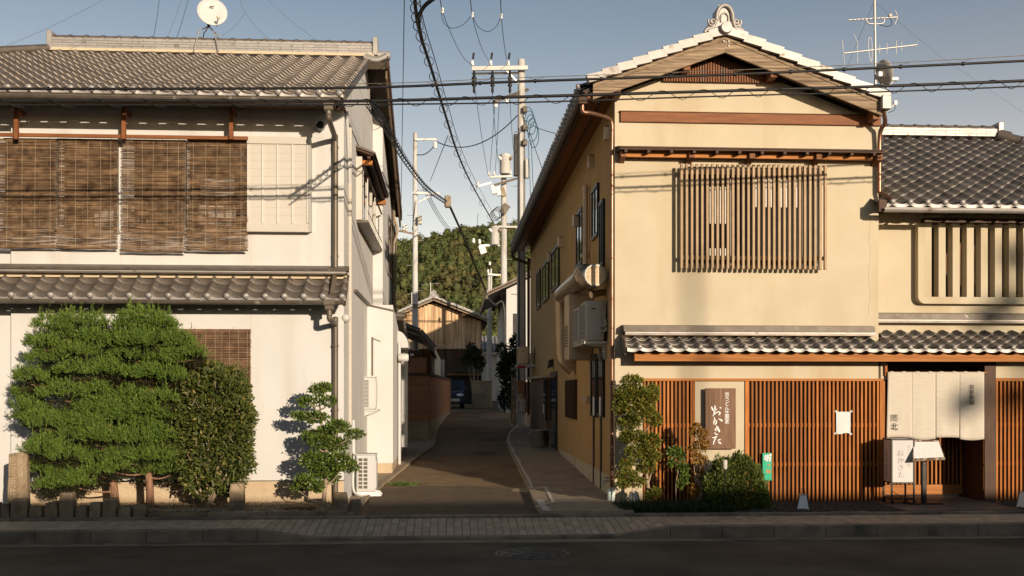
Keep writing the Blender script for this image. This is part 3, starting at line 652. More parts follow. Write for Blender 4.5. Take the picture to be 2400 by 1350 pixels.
def gutter(name, parent, p0, p1, r=.055, m=None):
    """half-round gutter as an open channel with a rolled lip"""
    p0, p1 = Vector(p0), Vector(p1); d = (p1-p0).normalized(); side = d.cross(Vector((0,0,1))).normalized(); b = MB()
    pr = [(math.cos(a)*r, math.sin(a)*r) for a in np.linspace(math.pi, 2*math.pi, 9)]
    pr2 = [(x*.9, z*.9+.001) for (x,z) in reversed(pr)]; ring = pr + pr2; n = len(ring)
    vs = [p0 + side*x + Vector((0,0,z)) for (x,z) in ring] + [p1 + side*x + Vector((0,0,z)) for (x,z) in ring]
    b.add(vs, [(i,(i+1)%n,(i+1)%n+n,i+n) for i in range(n)] + [tuple(range(n)), tuple(range(2*n-1,n-1,-1))])
    for sgn in (-1,1): b.tube([p0+side*r*sgn, p1+side*r*sgn], .009, 6)
    return b.build(name, m or M['gutter'], parent)

def onigawara(parent, c, s, m, name='ridge_end_ornament'):
    """ridge-end ornament: domed plate, raised rim, two scrolls and a round boss; c is the middle of its foot, s its height"""
    c = Vector(c); b = MB()
    out = [(-.62,0),(-.60,.22),(-.48,.40),(-.36,.46),(-.34,.72),(-.20,.93),(0,1.0),(.20,.93),(.34,.72),(.36,.46),(.48,.40),(.60,.22),(.62,0)]
    b.prism([(c.x+x*s, c.z+z*s) for (x,z) in out], 'xz', c.y-.05, c.y+.10)
    b.build('ornament_plate', m, parent)
    rim = spline([c+Vector((x*s,-.07,z*s)) for (x,z) in ((-.30,.36),(-.27,.62),(-.17,.82),(0,.90),(.17,.82),(.27,.62),(.30,.36))], 5)
    MB().tube(rim, .075*s, 8).build('ornament_rim', m, parent)
    rim = spline([c+Vector((x*s,-.06,z*s)) for (x,z) in ((-.13,.30),(-.13,.52),(0,.64),(.13,.52),(.13,.30))], 5)
    MB().tube(rim, .035*s, 8).build('ornament_rim', m, parent)
    for sg in (-1,1):
        pts = []
        for k in range(26):
            a = k*.36; rr = .17*s*(1-k/30)
            pts.append(c + Vector((sg*(.44*s) + sg*rr*math.cos(a+2.6)*-1, -.065, .30*s + rr*math.sin(a+2.6))))
        MB().tube(pts, .04*s, 7).build('scroll', m, parent)
        pts = spline([c+Vector((sg*x*s,-.05,z*s)) for (x,z) in ((.30,.36),(.42,.10),(.62,.06),(.72,-.08))], 5)
        MB().tube(pts, .07*s, 7).build('ornament_foot', m, parent)
    MB().lathe(c+Vector((0,-.19,.03*s)), [(0.0,-.008),(.185*s,-.006),(.20*s,.0),(.215*s,.03),(.21*s,.19)], 24, axis='y', smooth=False).build('boss', m, parent)

# ================================================================== THE WHITE HOUSE, LEFT
lh = thing('white_house', 'white two-storey house with grey tiled roofs and reed blinds, left of the alley', 'house', (-4.5, 17, 0))
XW0 = -11.
tR = P(805,221,15.1); eaveZ = P(420,214,15.1).z; RY = 20.4; ridZ = P(500,126,RY).z
pitch = (ridZ - eaveZ)/(RY - 15.1); ang = math.atan(pitch)
VX = tR.x                                # verge of the front roof
VX2 = P(911,150,RY).x                    # verge of the back roof
BY = 26.; backZ = ridZ - .37*(BY-RY)
roofz = lambda y: eaveZ + pitch*(y-15.1) if y < RY else ridZ - .37*(y-RY)
XLb = VX2 - .17
# walls: front block, and the deeper back block that stands further out into the alley
x25 = P(26,900,16).x
MB().prism([(YF,-.2),(YF,roofz(YF)-.12),(RY,ridZ-.12),(22,roofz(22)-.12),(22,-.2)], 'yz', x25, XL).build('wall', M['white'], lh)
MB().prism([(YF+.12,-.2),(YF+.12,roofz(YF)-.12),(RY,ridZ-.12),(22,roofz(22)-.12),(22,-.2)], 'yz', XW0, x25).build('wall', M['white'], lh)
XLc = P(897,580,22.).x
MB().prism([(22.,2.2),(22.,roofz(22.)-.1),(BY-.6,roofz(BY-.6)-.1),(BY-.6,2.2)], 'yz', XW0, XLc).build('wall', M['white'], lh)
# ground-floor part that steps out behind the air conditioners
Y1 = 20.5; XLd = P(921,1000,Y1).x
MB().prism([(Y1,.35),(Y1,2.95+.55),(22.4,3.2),(25.9,2.45),(25.9,.35)], 'yz', XL-1.5, XLd).build('wall', M['white'], lh)
MB().box(XL-1.5, XLd-.012, Y1+.012, 25.9, -.1, .349).build('plinth', M['plinth'], lh)
# plinth and panel joints of the front
MB().box(x25+.01, XL-.005, YF-.015, YF+.2, -.1, P(420,1129,16).z).build('plinth', M['plinth'], lh)
MB().box(x25+.005, XL, YF-.02, YF+.1, P(420,1129,16).z+.002, P(420,1129,16).z+.014).build('drip_strip', M['gutter'], lh)
for px in (588, 284):
    x = P(px,900,16).x
    MB().box(x-.004, x+.004, YF-.0015, YF+.01, P(px,1126,16).z, P(px,740,16).z).build('panel_joint', M['plaster'], lh)
    MB().box(x-.003, x+.003, YF-.0015, YF+.01, P(px,640,16).z, P(px,250,16).z).build('panel_joint', M['plaster'], lh)
# upper roof
rf = Roof(lh, M['tile'])
tw = .2945; ex = .262
hipx = P(118,115,RY).x
v = Vector((0, math.cos(ang), math.sin(ang)))
nr = int((RY-15.1)/math.cos(ang)/ex)
O = Vector((VX - tw*36, 15.1, eaveZ-.03))
rf.plane(O, (1,0,0), v, tw, ex, 36, nr, keep=lambda q,r,c: q.x > hipx - (RY-q.y)*1.0 - .1)
MB().add([(XW0-2,15.12,eaveZ-.06),(VX-.02,15.12,eaveZ-.06),(VX-.02,RY,ridZ-.06),(hipx,RY,ridZ-.06),(hipx-3.4,17,roofz(17)-.06),(XW0-2,17,roofz(17)-.06)], [(0,1,2,3,4,5)]).build('roof_deck', M['deck'], lh)
# soffit: boards under the eave, set back behind the gutter line
b = MB(); b.box(XW0, VX-.06, 15.32, YF+.14, eaveZ+.0, eaveZ+.03); b.build('soffit', M['soffit'], lh)
# verge: bargeboard, verge tiles, gable fascia
MB().beam((VX-.10,15.2,eaveZ-.12),(VX-.10,RY,ridZ-.12),.04,.17).build('bargeboard', M['wooddk'], lh)
for r in range(nr):
    q = Vector((VX,15.1,eaveZ-.03)) + v*(r*ex)
    MB().obox(q + v*(ex*.55) + Vector((.012,0,-.012)), Vector((.014,0,0)), v*(ex*.56), Vector((0,-math.sin(ang),math.cos(ang)))*.055).build('verge_tile', M['tile'], lh)
# back roof, seen at its verge only
v2 = Vector((0,-math.cos(math.atan(.37)),math.sin(math.atan(.37))))
MB().prism([(RY-.7,ridZ-.34),(RY,ridZ-.02),(BY,backZ-.02),(BY,backZ-.16),(RY,ridZ-.18),(RY-.7,ridZ-.46)], 'yz', XW0, VX2-.03).build('roof_deck', M['deck'], lh)
MB().beam((VX2-.02,RY,ridZ-.13),(VX2-.02,BY,backZ-.13),.05,.24).build('bargeboard', M['wooddk'], lh)
MB().beam((VX2-.045,RY,ridZ-.34),(VX2-.045,BY-.1,backZ-.34),.03,.20).build('bargeboard', M['soffit'], lh)
rf.plane(Vector((VX2,BY,backZ)), (-1,0,0), Vector((0,-math.cos(math.atan(.37)),math.sin(math.atan(.37)))), tw, ex, 24, int((BY-RY)/math.cos(math.atan(.37))/ex), prio=50)
# little return roof at the top of the verge, with its round end cap
q = P(890,128,RY-.05)
for k in range(3):
    MB().tube(spline([(VX-.1, RY-.12-.2*k, ridZ-.02-.08*k),(VX+.12, RY-.12-.2*k, ridZ-.075-.08*k),(VX2-.02, RY-.12-.2*k, ridZ-.0-.08*k)],4), .05, 8).build('verge_cap', M['tile_lit'], lh)
MB().tube([(VX-.1,RY,ridZ+.03),(VX2+.03,RY,ridZ+.03)], .085, 12).build('verge_cap', M['tile_lit'], lh)
# ridge
rp0, rp1 = P(124,118,RY), P(878,122,RY)
zr = ridZ+.02
ridge(lh, (rp0.x,RY,zr), (rp1.x,RY,zr), 4, .052, .26, .075, .316)
for x in (rp0.x-.02, rp1.x+.02): MB().cbox(x-.05, x+.05, RY-.16, RY+.16, zr-.03, zr+.33, .012).build('ridge_end', M['tile_lit'], lh)
MB().box(rp0.x, rp1.x, RY-.15, RY-.05, zr-.05, zr+.0).build('ridge_mortar', M['plaster'], lh)
MB().tube([(rp0.x, RY-.05, zr+.02),(rp0.x-3.2, RY-3.3, zr-3.3*pitch+.05)], .075, 10).build('hip_cap', M['tile'], lh)
# gutter of the upper roof
gY = 15.07; gZ = P(420,231,gY).z
gutter('gutter', lh, (XW0,gY,gZ+.03), (VX-.03,gY,gZ+.03), .075)
for k in range(17):
    x = VX-.3-k*.6; MB().beam((x,gY+.02,gZ-.025),(x,15.5,eaveZ-.0),.022,.014).build('gutter_bracket', M['gutter'], lh)
# tobukuro (shutter case)
p0, p1 = P(581,320,15.88), P(726,543,15.88)
MB().box(p0.x, p1.x, 15.88, 16.05, p1.z, p0.z).build('shutter_case', mat('beige_panel',(.50,.46,.40),(.53,.485,.425),3,.75), lh)
sx = [581,615,650,685,721]
for px in sx:
    x = P(px,400,15.86).x; MB().box(x-.012, x+.012, 15.862, 15.885, P(px,523,15.86).z, P(px,338,15.86).z).build('batten', mat('batten_paint',(.56,.53,.48),(.59,.555,.50),3,.6), lh)
for i in range(10):
    z = P(650,340+18.2*i,15.87).z; MB().box(p0.x+.03, p1.x-.06, 15.876, 15.885, z-.004, z+.004).build('panel_seam', mat('seam_paint',(.50,.44,.355),(.53,.465,.375),3,.75) if i == 0 else bpy.data.materials['seam_paint'], lh)
for (ya,yb) in ((320,337),(524,543)):
    MB().box(p0.x-.012, p1.x+.012, 15.855, 15.90, P(650,yb,15.86).z, P(650,ya,15.86).z).build('case_rail', mat('case_rail_paint',(.50,.46,.40),(.53,.485,.425),3,.7), lh)
MB().box(p1.x-.012, p1.x+.02, 15.85, 15.99, P(650,541,15.86).z, P(650,322,15.86).z).build('case_rail', M['alu'], lh)
# upper windows behind the blinds
for (a, b_) in ((14,137),(152,277),(316,437),(446,574)):
    p0, p1 = P(a,328,15.97), P(b_,545,15.97)
    g = MB().box(p0.x, p1.x, 15.965, 16.03, p1.z, p0.z).build('window', M['aludk'], lh)
    MB().box(p0.x+.04, p1.x-.04, 15.958, 15.968, p1.z+.05, p0.z-.05).build('pane', M['glass'], g)
    MB().box(p1.x-.055, p1.x+.0, 15.93, 15.97, p1.z, p0.z).build('sash', mat('green_sash',(.10,.11,.10),(.13,.14,.13),4,.4), g)
    for (ya,yb) in ((328,334),(540,547)): MB().box(p0.x-.02, p1.x+.02, 15.93, 15.99, P(300,yb,15.95).z, P(300,ya,15.95).z).build('frame', M['alu'], g)
for (a,b_,ya,yb) in ((470,549,415,460),(468,552,482,530),(222,268,490,532)):           # papers and a curtain hem inside the windows
    p0, p1 = P(a,ya,15.95), P(b_,yb,15.95); MB().box(p0.x, p1.x, 15.942, 15.952, p1.z, p0.z).build('paper_sheet', M['paperg'], lh)
# low balustrade behind the blinds
for (a,b_) in ((5,276),(298,580)):
    z0, z1 = P(300,535,15.9).z, P(300,468,15.9).z
    MB().box(P(a,500,15.9).x, P(b_,500,15.9).x, 15.90, 15.925, z1-.02, z1+.02).build('balustrade_rail', M['gutter'], lh)
    MB().box(P(a,500,15.9).x, P(b_,500,15.9).x, 15.90, 15.925, z0-.015, z0+.015).build('balustrade_rail', M['alu'], lh)
    px = a+6
    while px < b_: 
        x = P(px,500,15.9).x; MB().box(x-.008, x+.008, 15.902, 15.922, z0, z1).build('baluster', M['alu'], lh); px += 20.3
# hanging posts and the rail that carries the blinds
for px in (38,290,542):
    x = P(px,300,15.72).x; MB().box(x-.028, x+.028, 15.70, 15.76, P(px,326,15.72).z, P(px,262,15.72).z).build('blind_post', M['woodred'], lh)
    MB().box(x-.024, x+.024, 15.71, 16.0, P(px,262,15.72).z, P(px,256,15.72).z+.03).build('blind_post', M['woodred'], lh)
MB().box(P(-40,318,15.75).x, P(580,318,15.75).x, 15.762, 15.80, P(300,323,15.75).z, P(300,315,15.75).z).build('blind_rail', M['woodred'], lh)
# lower roof over the ground floor
ez = P(420,690,15.5).z; wz = P(420,643,16.).z; lp_ = (wz-ez)/.5; la = math.atan(lp_)
xr = P(806,690,15.5).x; tw2 = P(445.5,690,15.5).x - P(400,690,15.5).x
rows = 3; ex2 = (.5/math.cos(la))/2.75
v = Vector((0, math.cos(la), math.sin(la)))
rf.plane(Vector((xr-tw2*22+.03,15.5,ez-.06)), (1,0,0), v, tw2, ex2, 22, rows, prio=-20, h=.05, bead=.05)
rf.finish()
MB().add([(XW0,15.52,ez-.085),(xr,15.52,ez-.085),(xr,16.0,wz-.07),(XW0,16.0,wz-.07)], [(0,1,2,3)]).build('roof_deck', M['deck'], lh)
MB().box(XW0, xr+.0, 15.80, 15.995, wz-.005, wz+.016).build('ridge_course', M['tile'], lh)
MB().box(XW0, xr+.0, 15.815, 15.995, wz+.019, wz+.042).build('ridge_course', M['tile_lit'], lh)
MB().prism([(15.78,wz+.044),(15.80,wz+.085),(15.995,wz+.145),(15.995,wz+.044)], 'yz', XW0, xr+.03).build('flashing', M['gutter'], lh)
MB().box(XW0, xr, 15.93, 15.995, wz-.06, wz-.008).build('ridge_mortar', M['plaster'], lh)
MB().prism([(15.5,ez-.02),(16.0,wz+.0),(16.0,wz-.16),(15.55,ez-.16)], 'yz', xr-.02, xr+.02).build('bargeboard', M['wooddk'], lh)
gz2 = P(420,706,15.45).z
gutter('gutter', lh, (XW0,15.45,gz2+.012), (xr+.0,15.45,gz2+.012), .055)
for k in range(22):
    x = xr-.18-k*.415; MB().beam((x,15.46,gz2-.02),(x,15.98,ez-.085),.05,.02).build('gutter_bracket', M['wooddk'], lh)
# rainwater pipe down the corner
def outlet(c):
    b = MB(); c = Vector(c); b.cbox(c.x-.085,c.x+.085,c.y-.07,c.y+.07,c.z-.05,c.z+.035,.008); b.cbox(c.x-.065,c.x+.065,c.y-.06,c.y+.06,c.z-.12,c.z-.05,.01); b.tube([c+Vector((0,0,-.12)),c+Vector((0,0,-.2))],.042,12); return b.build('outlet_box', M['pipe'], lh)
c1 = P(770,244,gY); outlet((c1.x,gY,gZ-.02))
pxv = P(786,500,15.93).x
b = MB(); b.tube(spline([(c1.x,gY,gZ-.2),(c1.x+.005,gY+.03,gZ-.27),(pxv,15.88,P(786,325,15.93).z),(pxv,15.93,P(786,345,15.93).z),(pxv,15.93,P(786,628,15.93).z)],8), .042, 12)
c2 = P(772,706,15.45)
b.tube(spline([(pxv,15.93,P(786,628,15.93).z),(pxv-.01,15.86,P(786,650,15.9).z),(c2.x+.02,15.56,P(774,690,15.5).z)],6), .04, 12); b.build('downpipe', M['pipe'], lh)
outlet((c2.x,15.45,gz2))
b = MB(); b.tube(spline([(c2.x,15.45,gz2-.2),(c2.x+.005,15.48,gz2-.26),(pxv,15.9,P(785,760,15.93).z),(pxv,15.94,P(785,780,15.94).z),(pxv,15.94,.05)],8), .042, 12); b.build('downpipe', M['pipe'], lh)
for py in (345,440,600,810,960):
    z = P(786,py,15.93).z; MB().lathe((pxv,15.94,z-.02), [(.047,0),(.05,.005),(.05,.03),(.047,.035)], 12).build('pipe_clip', M['pipe'], lh)
# ground-floor window behind the trees, with its own reed blind
p0, p1 = P(236,772,15.97), P(586,1030,15.97)
g = MB().box(p0.x, p1.x, 15.96, 16.02, p1.z, p0.z).build('window', M['aludk'], lh)
MB().box(p0.x+.03, p1.x-.03, 15.953, 15.965, p1.z+.04, p0.z-.04).build('pane', M['glass'], g)

# --- the side towards the alley
def side_win(parent, X, a, b_, ya, yb, dep=.035, bars=1, fm=None):
    """sliding window in a wall at x = X facing the alley; a, b_ picture columns of its near and far edge, ya, yb rows at the near edge"""
    q0 = PX(a,ya,X); q1 = PX(a,yb,X); yf = PX(b_,ya,X).y; s = 1 if X < 0 else -1
    fm = fm or M['aludk']; y0, y1 = min(q0.y,yf), max(q0.y,yf)
    t = MB().box(X-.05*s, X+dep*s*.4, y0, y1, q1.z, q0.z).build('window', fm, parent)
    MB().box(X, X+dep*s*.6, y0+.04, y1-.04, q1.z+.04, q0.z-.04).build('pane', M['glass'], t)
    for z0,z1 in ((q1.z-.02,q1.z+.04),(q0.z-.04,q0.z+.02)): MB().box(X, X+dep*s, y0-.015, y1+.015, z0, z1).build('frame', fm, t)
    for yy in [y0+.02, y1-.02] + [y0+(y1-y0)*(i+1)/(bars+1) for i in range(bars)]: MB().box(X, X+dep*s*.9, yy-.02, yy+.02, q1.z+.04, q0.z-.04).build('frame', fm, t)
    return t
# projecting window with railings and a small roof
q0, q1 = PX(838,362,XL), PX(838,520,XL); yA = q0.y-.35; yB = PX(873,500,XL).y
hood = MB(); zt = P(832,338,yA).z
MB().box(XL, XL+.10, yA+.1, yA+.34, PX(838,520,XL).z, PX(838,374,XL).z).build('shutter_case', mat('shutter_case_paint',(.50,.46,.40),(.53,.485,.425),3,.75), lh)
w_ = side_win(lh, XL, 842, 872, 380, 520, .09, 2, M['alu'])
hw = .34
MB().prism([(XL,zt),(XL+hw,zt-.13),(XL+hw,zt-.165),(XL,zt-.04)], 'xz', yA, yB+.2).build('window_hood', M['gutter'], lh)
MB().prism([(XL,zt-.042),(XL+hw-.03,zt-.165),(XL+hw-.03,zt-.20),(XL,zt-.085)], 'xz', yA+.03, yB+.17).build('window_hood', M['wooddk'], lh)
for yy in (yA+.12, yB+.05):
    MB().box(XL, XL+.28, yy, yy+.09, zt-.33, zt-.25).build('hood_bracket', M['woodh'], lh)
    MB().box(XL+.20, XL+.26, yy+.01, yy+.08, zt-.25, zt-.17).build('hood_bracket', M['woodred'], lh)
MB().box(XL+.20, XL+.255, yA+.05, yB+.15, zt-.245, zt-.19).build('hood_bracket', M['wooddk'], lh)
zs = q1.z
MB().box(XL, XL+.20, yA+.15, yB+.1, zs-.04, zs).build('window_ledge', M['gutter'], lh)
for i in range(14):
    yy = yA+.2+(yB-yA-.2)*i/13; MB().tube([(XL+.19,yy,zs),(XL+.19,yy,zs+.16)], .007, 5).build('railing_bar', M['alu'], lh)
MB().tube([(XL+.19,yA+.18,zs+.165),(XL+.19,yB+.06,zs+.165)], .011, 6).build('railing_bar', M['alu'], lh)
MB().tube([(XL+.19,yA+.18,zs+.75),(XL+.19,yB+.06,zs+.75)], .018, 6).build('railing_bar', M['wooddk'], lh)
for yy in (yA+.2, (yA+yB)/2, yB): MB().tube([(XL+.19,yy,zs),(XL+.19,yy,zs+.75)], .010, 5).build('railing_bar', M['alu'], lh)
side_win(lh, XLc, 909, 928, 505, 640, .03, 2, M['gutter'])
# sloping metal flashing where the ground floor steps out
zf = PX(829,671,XL).z
fl = [Vector((XL+.03,PX(829,671,XL).y,zf)), Vector((XL+.03,Y1,zf-.02)), Vector((XLd+.02,Y1-.02,zf-.10))]
MB().prism([(XL-.01,3.52),(XLd+.03,3.40),(XLd+.03,3.37),(XL-.01,3.49)], 'xz', Y1-.04, Y1+.02).build('flashing', M['gutter'], lh)
MB().box(XL, XL+.05, PX(829,671,XL).y, Y1, 3.49, 3.53).build('flashing', M['gutter'], lh)
# lean-to roof edge running back along the alley
MB().prism([(22.0,3.42),(25.9,2.62),(25.9,2.5),(22.0,3.3)], 'yz', XLd-.4, XLd+.12).build('lean_to_roof', M['deck'], lh)
for k in range(13):
    t = k/12; MB().tube([(XLd-.35, 22.05+3.8*t, 3.43-.78*t),(XLd+.15, 22.05+3.8*t, 3.40-.78*t)], .06, 8).build('roof_tile', M['tile'], lh)
# conduits
b = MB(); xq = XL+.03; yq = PX(820,700,XL+.03).y
b.tube(spline([(xq,yq,P(820,300,yq).z),(xq,yq,P(820,500,yq).z),(xq,yq,P(820,900,yq).z),(xq,yq,P(820,1000,yq).z)],4), .034, 10); b.build('conduit', mat('beige_lagging',(.47,.425,.36),(.53,.48,.41),9,.8,stretch=(1,1,4)), lh)
b = MB(); b.tube(spline([(XL+.03,yq-.5,6.2),(XL+.03,yq-.2,5.6),(xq,yq,5.1)],6), .025, 8); b.build('conduit', M['acw'], lh)
# hooded vent, downpipe at the back, door with its curved canopy
q = P(935,640,25.2); MB().tube([(XLc+.06,25.2,6.6),(XLc+.06,25.2,3.1)], .05, 10).build('downpipe', M['pipe'], lh)
MB().tube(spline([(XLc+.10,24.9,6.0),(XLc+.16,25.0,5.7),(XLc+.07,25.15,5.4)],5), .03, 8).build('conduit', M['pinkw'], lh)
cz = P(930,816,22.6).z; cw = P(958,816,22.6).x - XLd
prof = [(XLd + cw*math.sin(t*math.pi/2), cz + .36*math.cos(t*math.pi/2)) for t in np.linspace(0,1,9)] + [(XLd,cz)]
MB().prism(prof, 'xz', 22.3, 23.6).build('door_canopy', M['acw'], lh)
MB().box(XLd, XLd+.03, 22.4, 23.5, .25, cz-.05).build('door', M['acw'], lh)
MB().box(XLd, XLd+.16, 23.62, 23.9, .5, cz+.0).build('door_jamb', M['acw'], lh)
MB().box(XLd+.03, XLd+.07, 22.5, 22.53, .9, 1.5).build('door_handle', M['alu'], lh)
MB().tube([(XLd+.045,22.15,.2),(XLd+.045,22.15,cz+.1)], .035, 8).build('downpipe', M['acw'], lh)
MB().lathe((XLd+.14,22.0,P(935,838,22).z), [(.07,-.11),(.085,-.09),(.085,.09),(.06,.11)], 14, axis='x').build('vent_cap', M['acw'], lh)
q = PX(812,745,XL)
MB().ball((XL+.02,16.05,P(812,745,16).z), .085, 12, 8, (.9,1,.8)).build('vent_hood', M['acw'], lh)
q = P(873,800,Y1-.03); MB().box(q.x-.012,q.x+.012,Y1-.03,Y1+.01,P(873,880,Y1).z,P(873,790,Y1).z).build('cable_cover', M['pipe'], lh)
MB().tube([(q.x,Y1-.02,q.z+.06),(q.x+.16,Y1-.02,q.z+.0)], .006, 5).build('cable_cover', M['pipe'], lh)

# dome camera under the eave
dc = thing('dome_camera', 'small white dome security camera under the eave of the white house', 'camera', P(750,290,15.9))
c = P(750,290,15.86)
MB().lathe((c.x,15.99,c.z), [(.075,0),(.075,-.05),(.07,-.09)], 16, axis='y').build('housing', M['acw'], dc)
MB().ball((c.x,15.89,c.z-.01), .062, 14, 8).build('lens_dome', M['black'], dc)

# reed blinds: every reed is there, with gaps that let the window show
def reed_blind(label, pa, pb, ya, yb, Y, m, dens=125, sagk=.02, curl=0., cords=5, ch=M['cord']):
    t = thing('reed_blind', label, 'blind', P((pa+pb)/2, yb, Y), 'reed blinds of the white house')
    A, B = P(pa,ya,Y), P(pb,yb,Y); W = B.x-A.x; H_ = A.z-B.z; n = int(H_*dens); V = []; F = []
    S = 7
    for i in range(n):
        t_ = i/n; z = A.z - H_*t_ + RNG.normal(0,.0015); th = RNG.uniform(.0022,.0043); jl, jr = RNG.uniform(-.012,.012,2)
        tilt = RNG.normal(0,.0045); bow = curl*t_*t_
        ph = RNG.uniform(0,6)
        for k in range(S+1):
            u = k/S; x = A.x + jl + (W+jr-jl)*u; zz = z + tilt*(u-.5) - sagk*t_*math.sin(math.pi*u) + .0016*math.sin(ph+5*u); y = Y - bow - .012*math.sin(math.pi*u*2+1)*t_
            V += [(x,y,zz+th),(x,y-.004,zz),(x,y,zz-th)]
        b = len(V) - 3*(S+1)
        for k in range(S):
            for e in range(2): F.append((b+3*k+e, b+3*k+e+1, b+3*k+e+4, b+3*k+e+3))
    tag(fast_mesh('reeds', V, F, m, t), kind='stuff')
    for k in range(cords):
        x = A.x + W*(k+.5)/cords + random.uniform(-.02,.02)
        MB().tube([(x,Y-.006,A.z),(x+random.uniform(-.01,.01),Y-.008-curl*.3,A.z-H_*.5),(x,Y-.007-curl,A.z-H_)], .0014, 4).build('cord', ch, t)
    for zz, rr in ((A.z,.012),(B.z+.01,.014)): MB().tube([(A.x,Y-.004-(curl if zz<A.z-.5 else 0),zz),(B.x,Y-.004-(curl if zz<A.z-.5 else 0),zz-(sagk*.3 if zz<A.z-.5 else 0))], rr, 7).build('blind_bar', m, t)
    for k in range(4):
        x = A.x + W*(.1+.26*k); MB().tube([(x,Y+.0,A.z),(x+.01,Y+.03,A.z+.06)], .003, 4).build('cord', ch, t)
    return t
reed_blind('leftmost upstairs reed blind on the white house, cut by the picture edge', -30, 132, 326, 581, 15.875, M['reed'], curl=.02)
reed_blind('second upstairs reed blind from the left, beside the post', 134, 277, 326, 583, 15.885, M['reed'], curl=.02)
reed_blind('third upstairs reed blind from the left, hanging lowest', 287, 436, 328, 591, 15.875, M['reed'], curl=.03)
reed_blind('upstairs reed blind next to the beige shutter case', 439, 582, 328, 588, 15.885, M['reed'], curl=.03)
reed_blind('dark ground-floor reed blind behind the camellia and junipers', 240, 588, 772, 1030, 15.93, M['reeddk'], dens=120, cords=18, ch=M['cord'])

# ================================================================== THE OCHRE HOUSE, RIGHT
rh = thing('ochre_house', 'ochre gabled restaurant house with barred upstairs window, right of the alley', 'house', ((XR+XR2)/2, 20, 0))
VY = 15.63; BK = 33.
A = P(1700,84,VY); Lp = P(1390,197,VY); Rp = P(2068,236,VY)
sl, sr = (A.z-Lp.z)/(A.x-Lp.x), (A.z-Rp.z)/(Rp.x-A.x)
rz = lambda x: A.z - sl*(A.x-x) if x < A.x else A.z - sr*(x-A.x)
eX = P(1368,222,VY).x
zb = lambda x: rz(x) - .20
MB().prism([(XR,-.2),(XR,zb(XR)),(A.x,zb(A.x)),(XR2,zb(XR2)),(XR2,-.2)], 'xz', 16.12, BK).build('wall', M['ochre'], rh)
fx = lambda px, py=700: P(px,py,16).x
fz = lambda py, px=1750: P(px,py,16).z
zw0, zw1 = fz(622), fz(392); xw0, xw1 = fx(1604), fx(1926); zs1 = fz(888)
def slab(*a): 
    x0,x1,z0,z1 = a; return MB().box(x0,x1,16.0,16.12,z0,z1).build('wall', M['yellow'], rh)
b = MB(); b.prism([(XR,zw1),(XR,zb(XR)),(A.x,zb(A.x)),(XR2,zb(XR2)),(XR2,zw1)], 'xz', 16.0, 16.12)
b.box(XR,xw0,16.0,16.12,zw0,zw1-.0005); b.box(xw1,XR2,16.0,16.12,zw0,zw1-.0005); b.box(XR,XR2,16.0,16.12,zs1,zw0-.0005); b.box(XR,fx(1506),16.0,16.12,-.2,zs1-.0005); b.box(fx(1627),fx(1746),16.0,16.12,-.2,zs1-.0005)
b.build('wall', M['yellow'], rh)
# gable: dark vent field with upright slats
b = MB(); zv = fz(191,1700)
b.prism([(fx(1510),zv),(A.x,zb(A.x)-.02),(fx(1880),zv)], 'xz', 15.972, 15.999); b.build('vent_backing', M['wooddk'], rh)
px = 1520
while px < 1876:
    x = P(px,150,15.95).x; zt = min(zb(x)-.02, A.z - .1)
    if zt > zv+.03: MB().box(x-.0125, x+.0125, 15.93, 15.97, zv-.03, zt).build('vent_slat', M['woodred'] if random.random()<.8 else M['sign'], rh)
    px += 6.1
# roof: tiles on both slopes, bargeboards, verge tiles, ridge
rr_ = Roof(rh, M['tiler'])
al = math.atan(sl); ar = math.atan(sr); exr = .27
nl = int((A.x-eX)/math.cos(al)/exr); ncr = int((BK+.4-15.75)/.28)
vl = Vector((math.cos(al),0,math.sin(al))); vr = Vector((-math.cos(ar),0,math.sin(ar)))
eZ = rz(eX)
rr_.plane(Vector((eX-.04,BK+.4,eZ+.02)), (0,-1,0), vl, .28, exr, ncr, nl)
nR = int((Rp.x-A.x)/math.cos(ar)/exr)
rr_.plane(Vector((Rp.x+.04,15.78,Rp.z+.02)), (0,1,0), vr, .28, exr, ncr, nR, prio=40)
MB().prism([(eX,eZ-.02),(A.x,A.z+.02),(Rp.x,Rp.z-.02),(Rp.x,Rp.z-.08),(A.x,A.z-.06),(eX,eZ-.08)], 'xz', 15.72, BK+.4).build('roof_deck', M['deck'], rh)
for (p, q, nm) in ((Lp,A,0),(Rp,A,1)):
    d = (q-p).normalized(); up = Vector((-d.z,0,d.x)) if d.x>0 else Vector((d.z,0,-d.x))
    MB().prism([(p.x,p.z),(q.x,q.z),(q.x,q.z-.255),(p.x,p.z-.235)], 'xz', VY, VY+.045).build('bargeboard', M['gray'], rh)
    MB().prism([(p.x,p.z-.02),(q.x,q.z-.02),(q.x,q.z-.06),(p.x,p.z-.055)], 'xz', VY-.014, VY-.001).build('barge_strip', M['gray'], rh)
    n = 9; L = (q-p).length+.06; s = L/n; dn = (q-p).normalized()
    for i in range(n):
        a = p - dn*.05 + dn*(s*i); c = a + dn*(s*.5) + up*(.062+.012)
        tl = dn*(s*.54) - up*.017
        MB().obox(c + Vector((0,-.0-.002*i,0)), tl, Vector((0,.075,0)), up*.062).build('verge_tile', M['tile_lit'], rh)
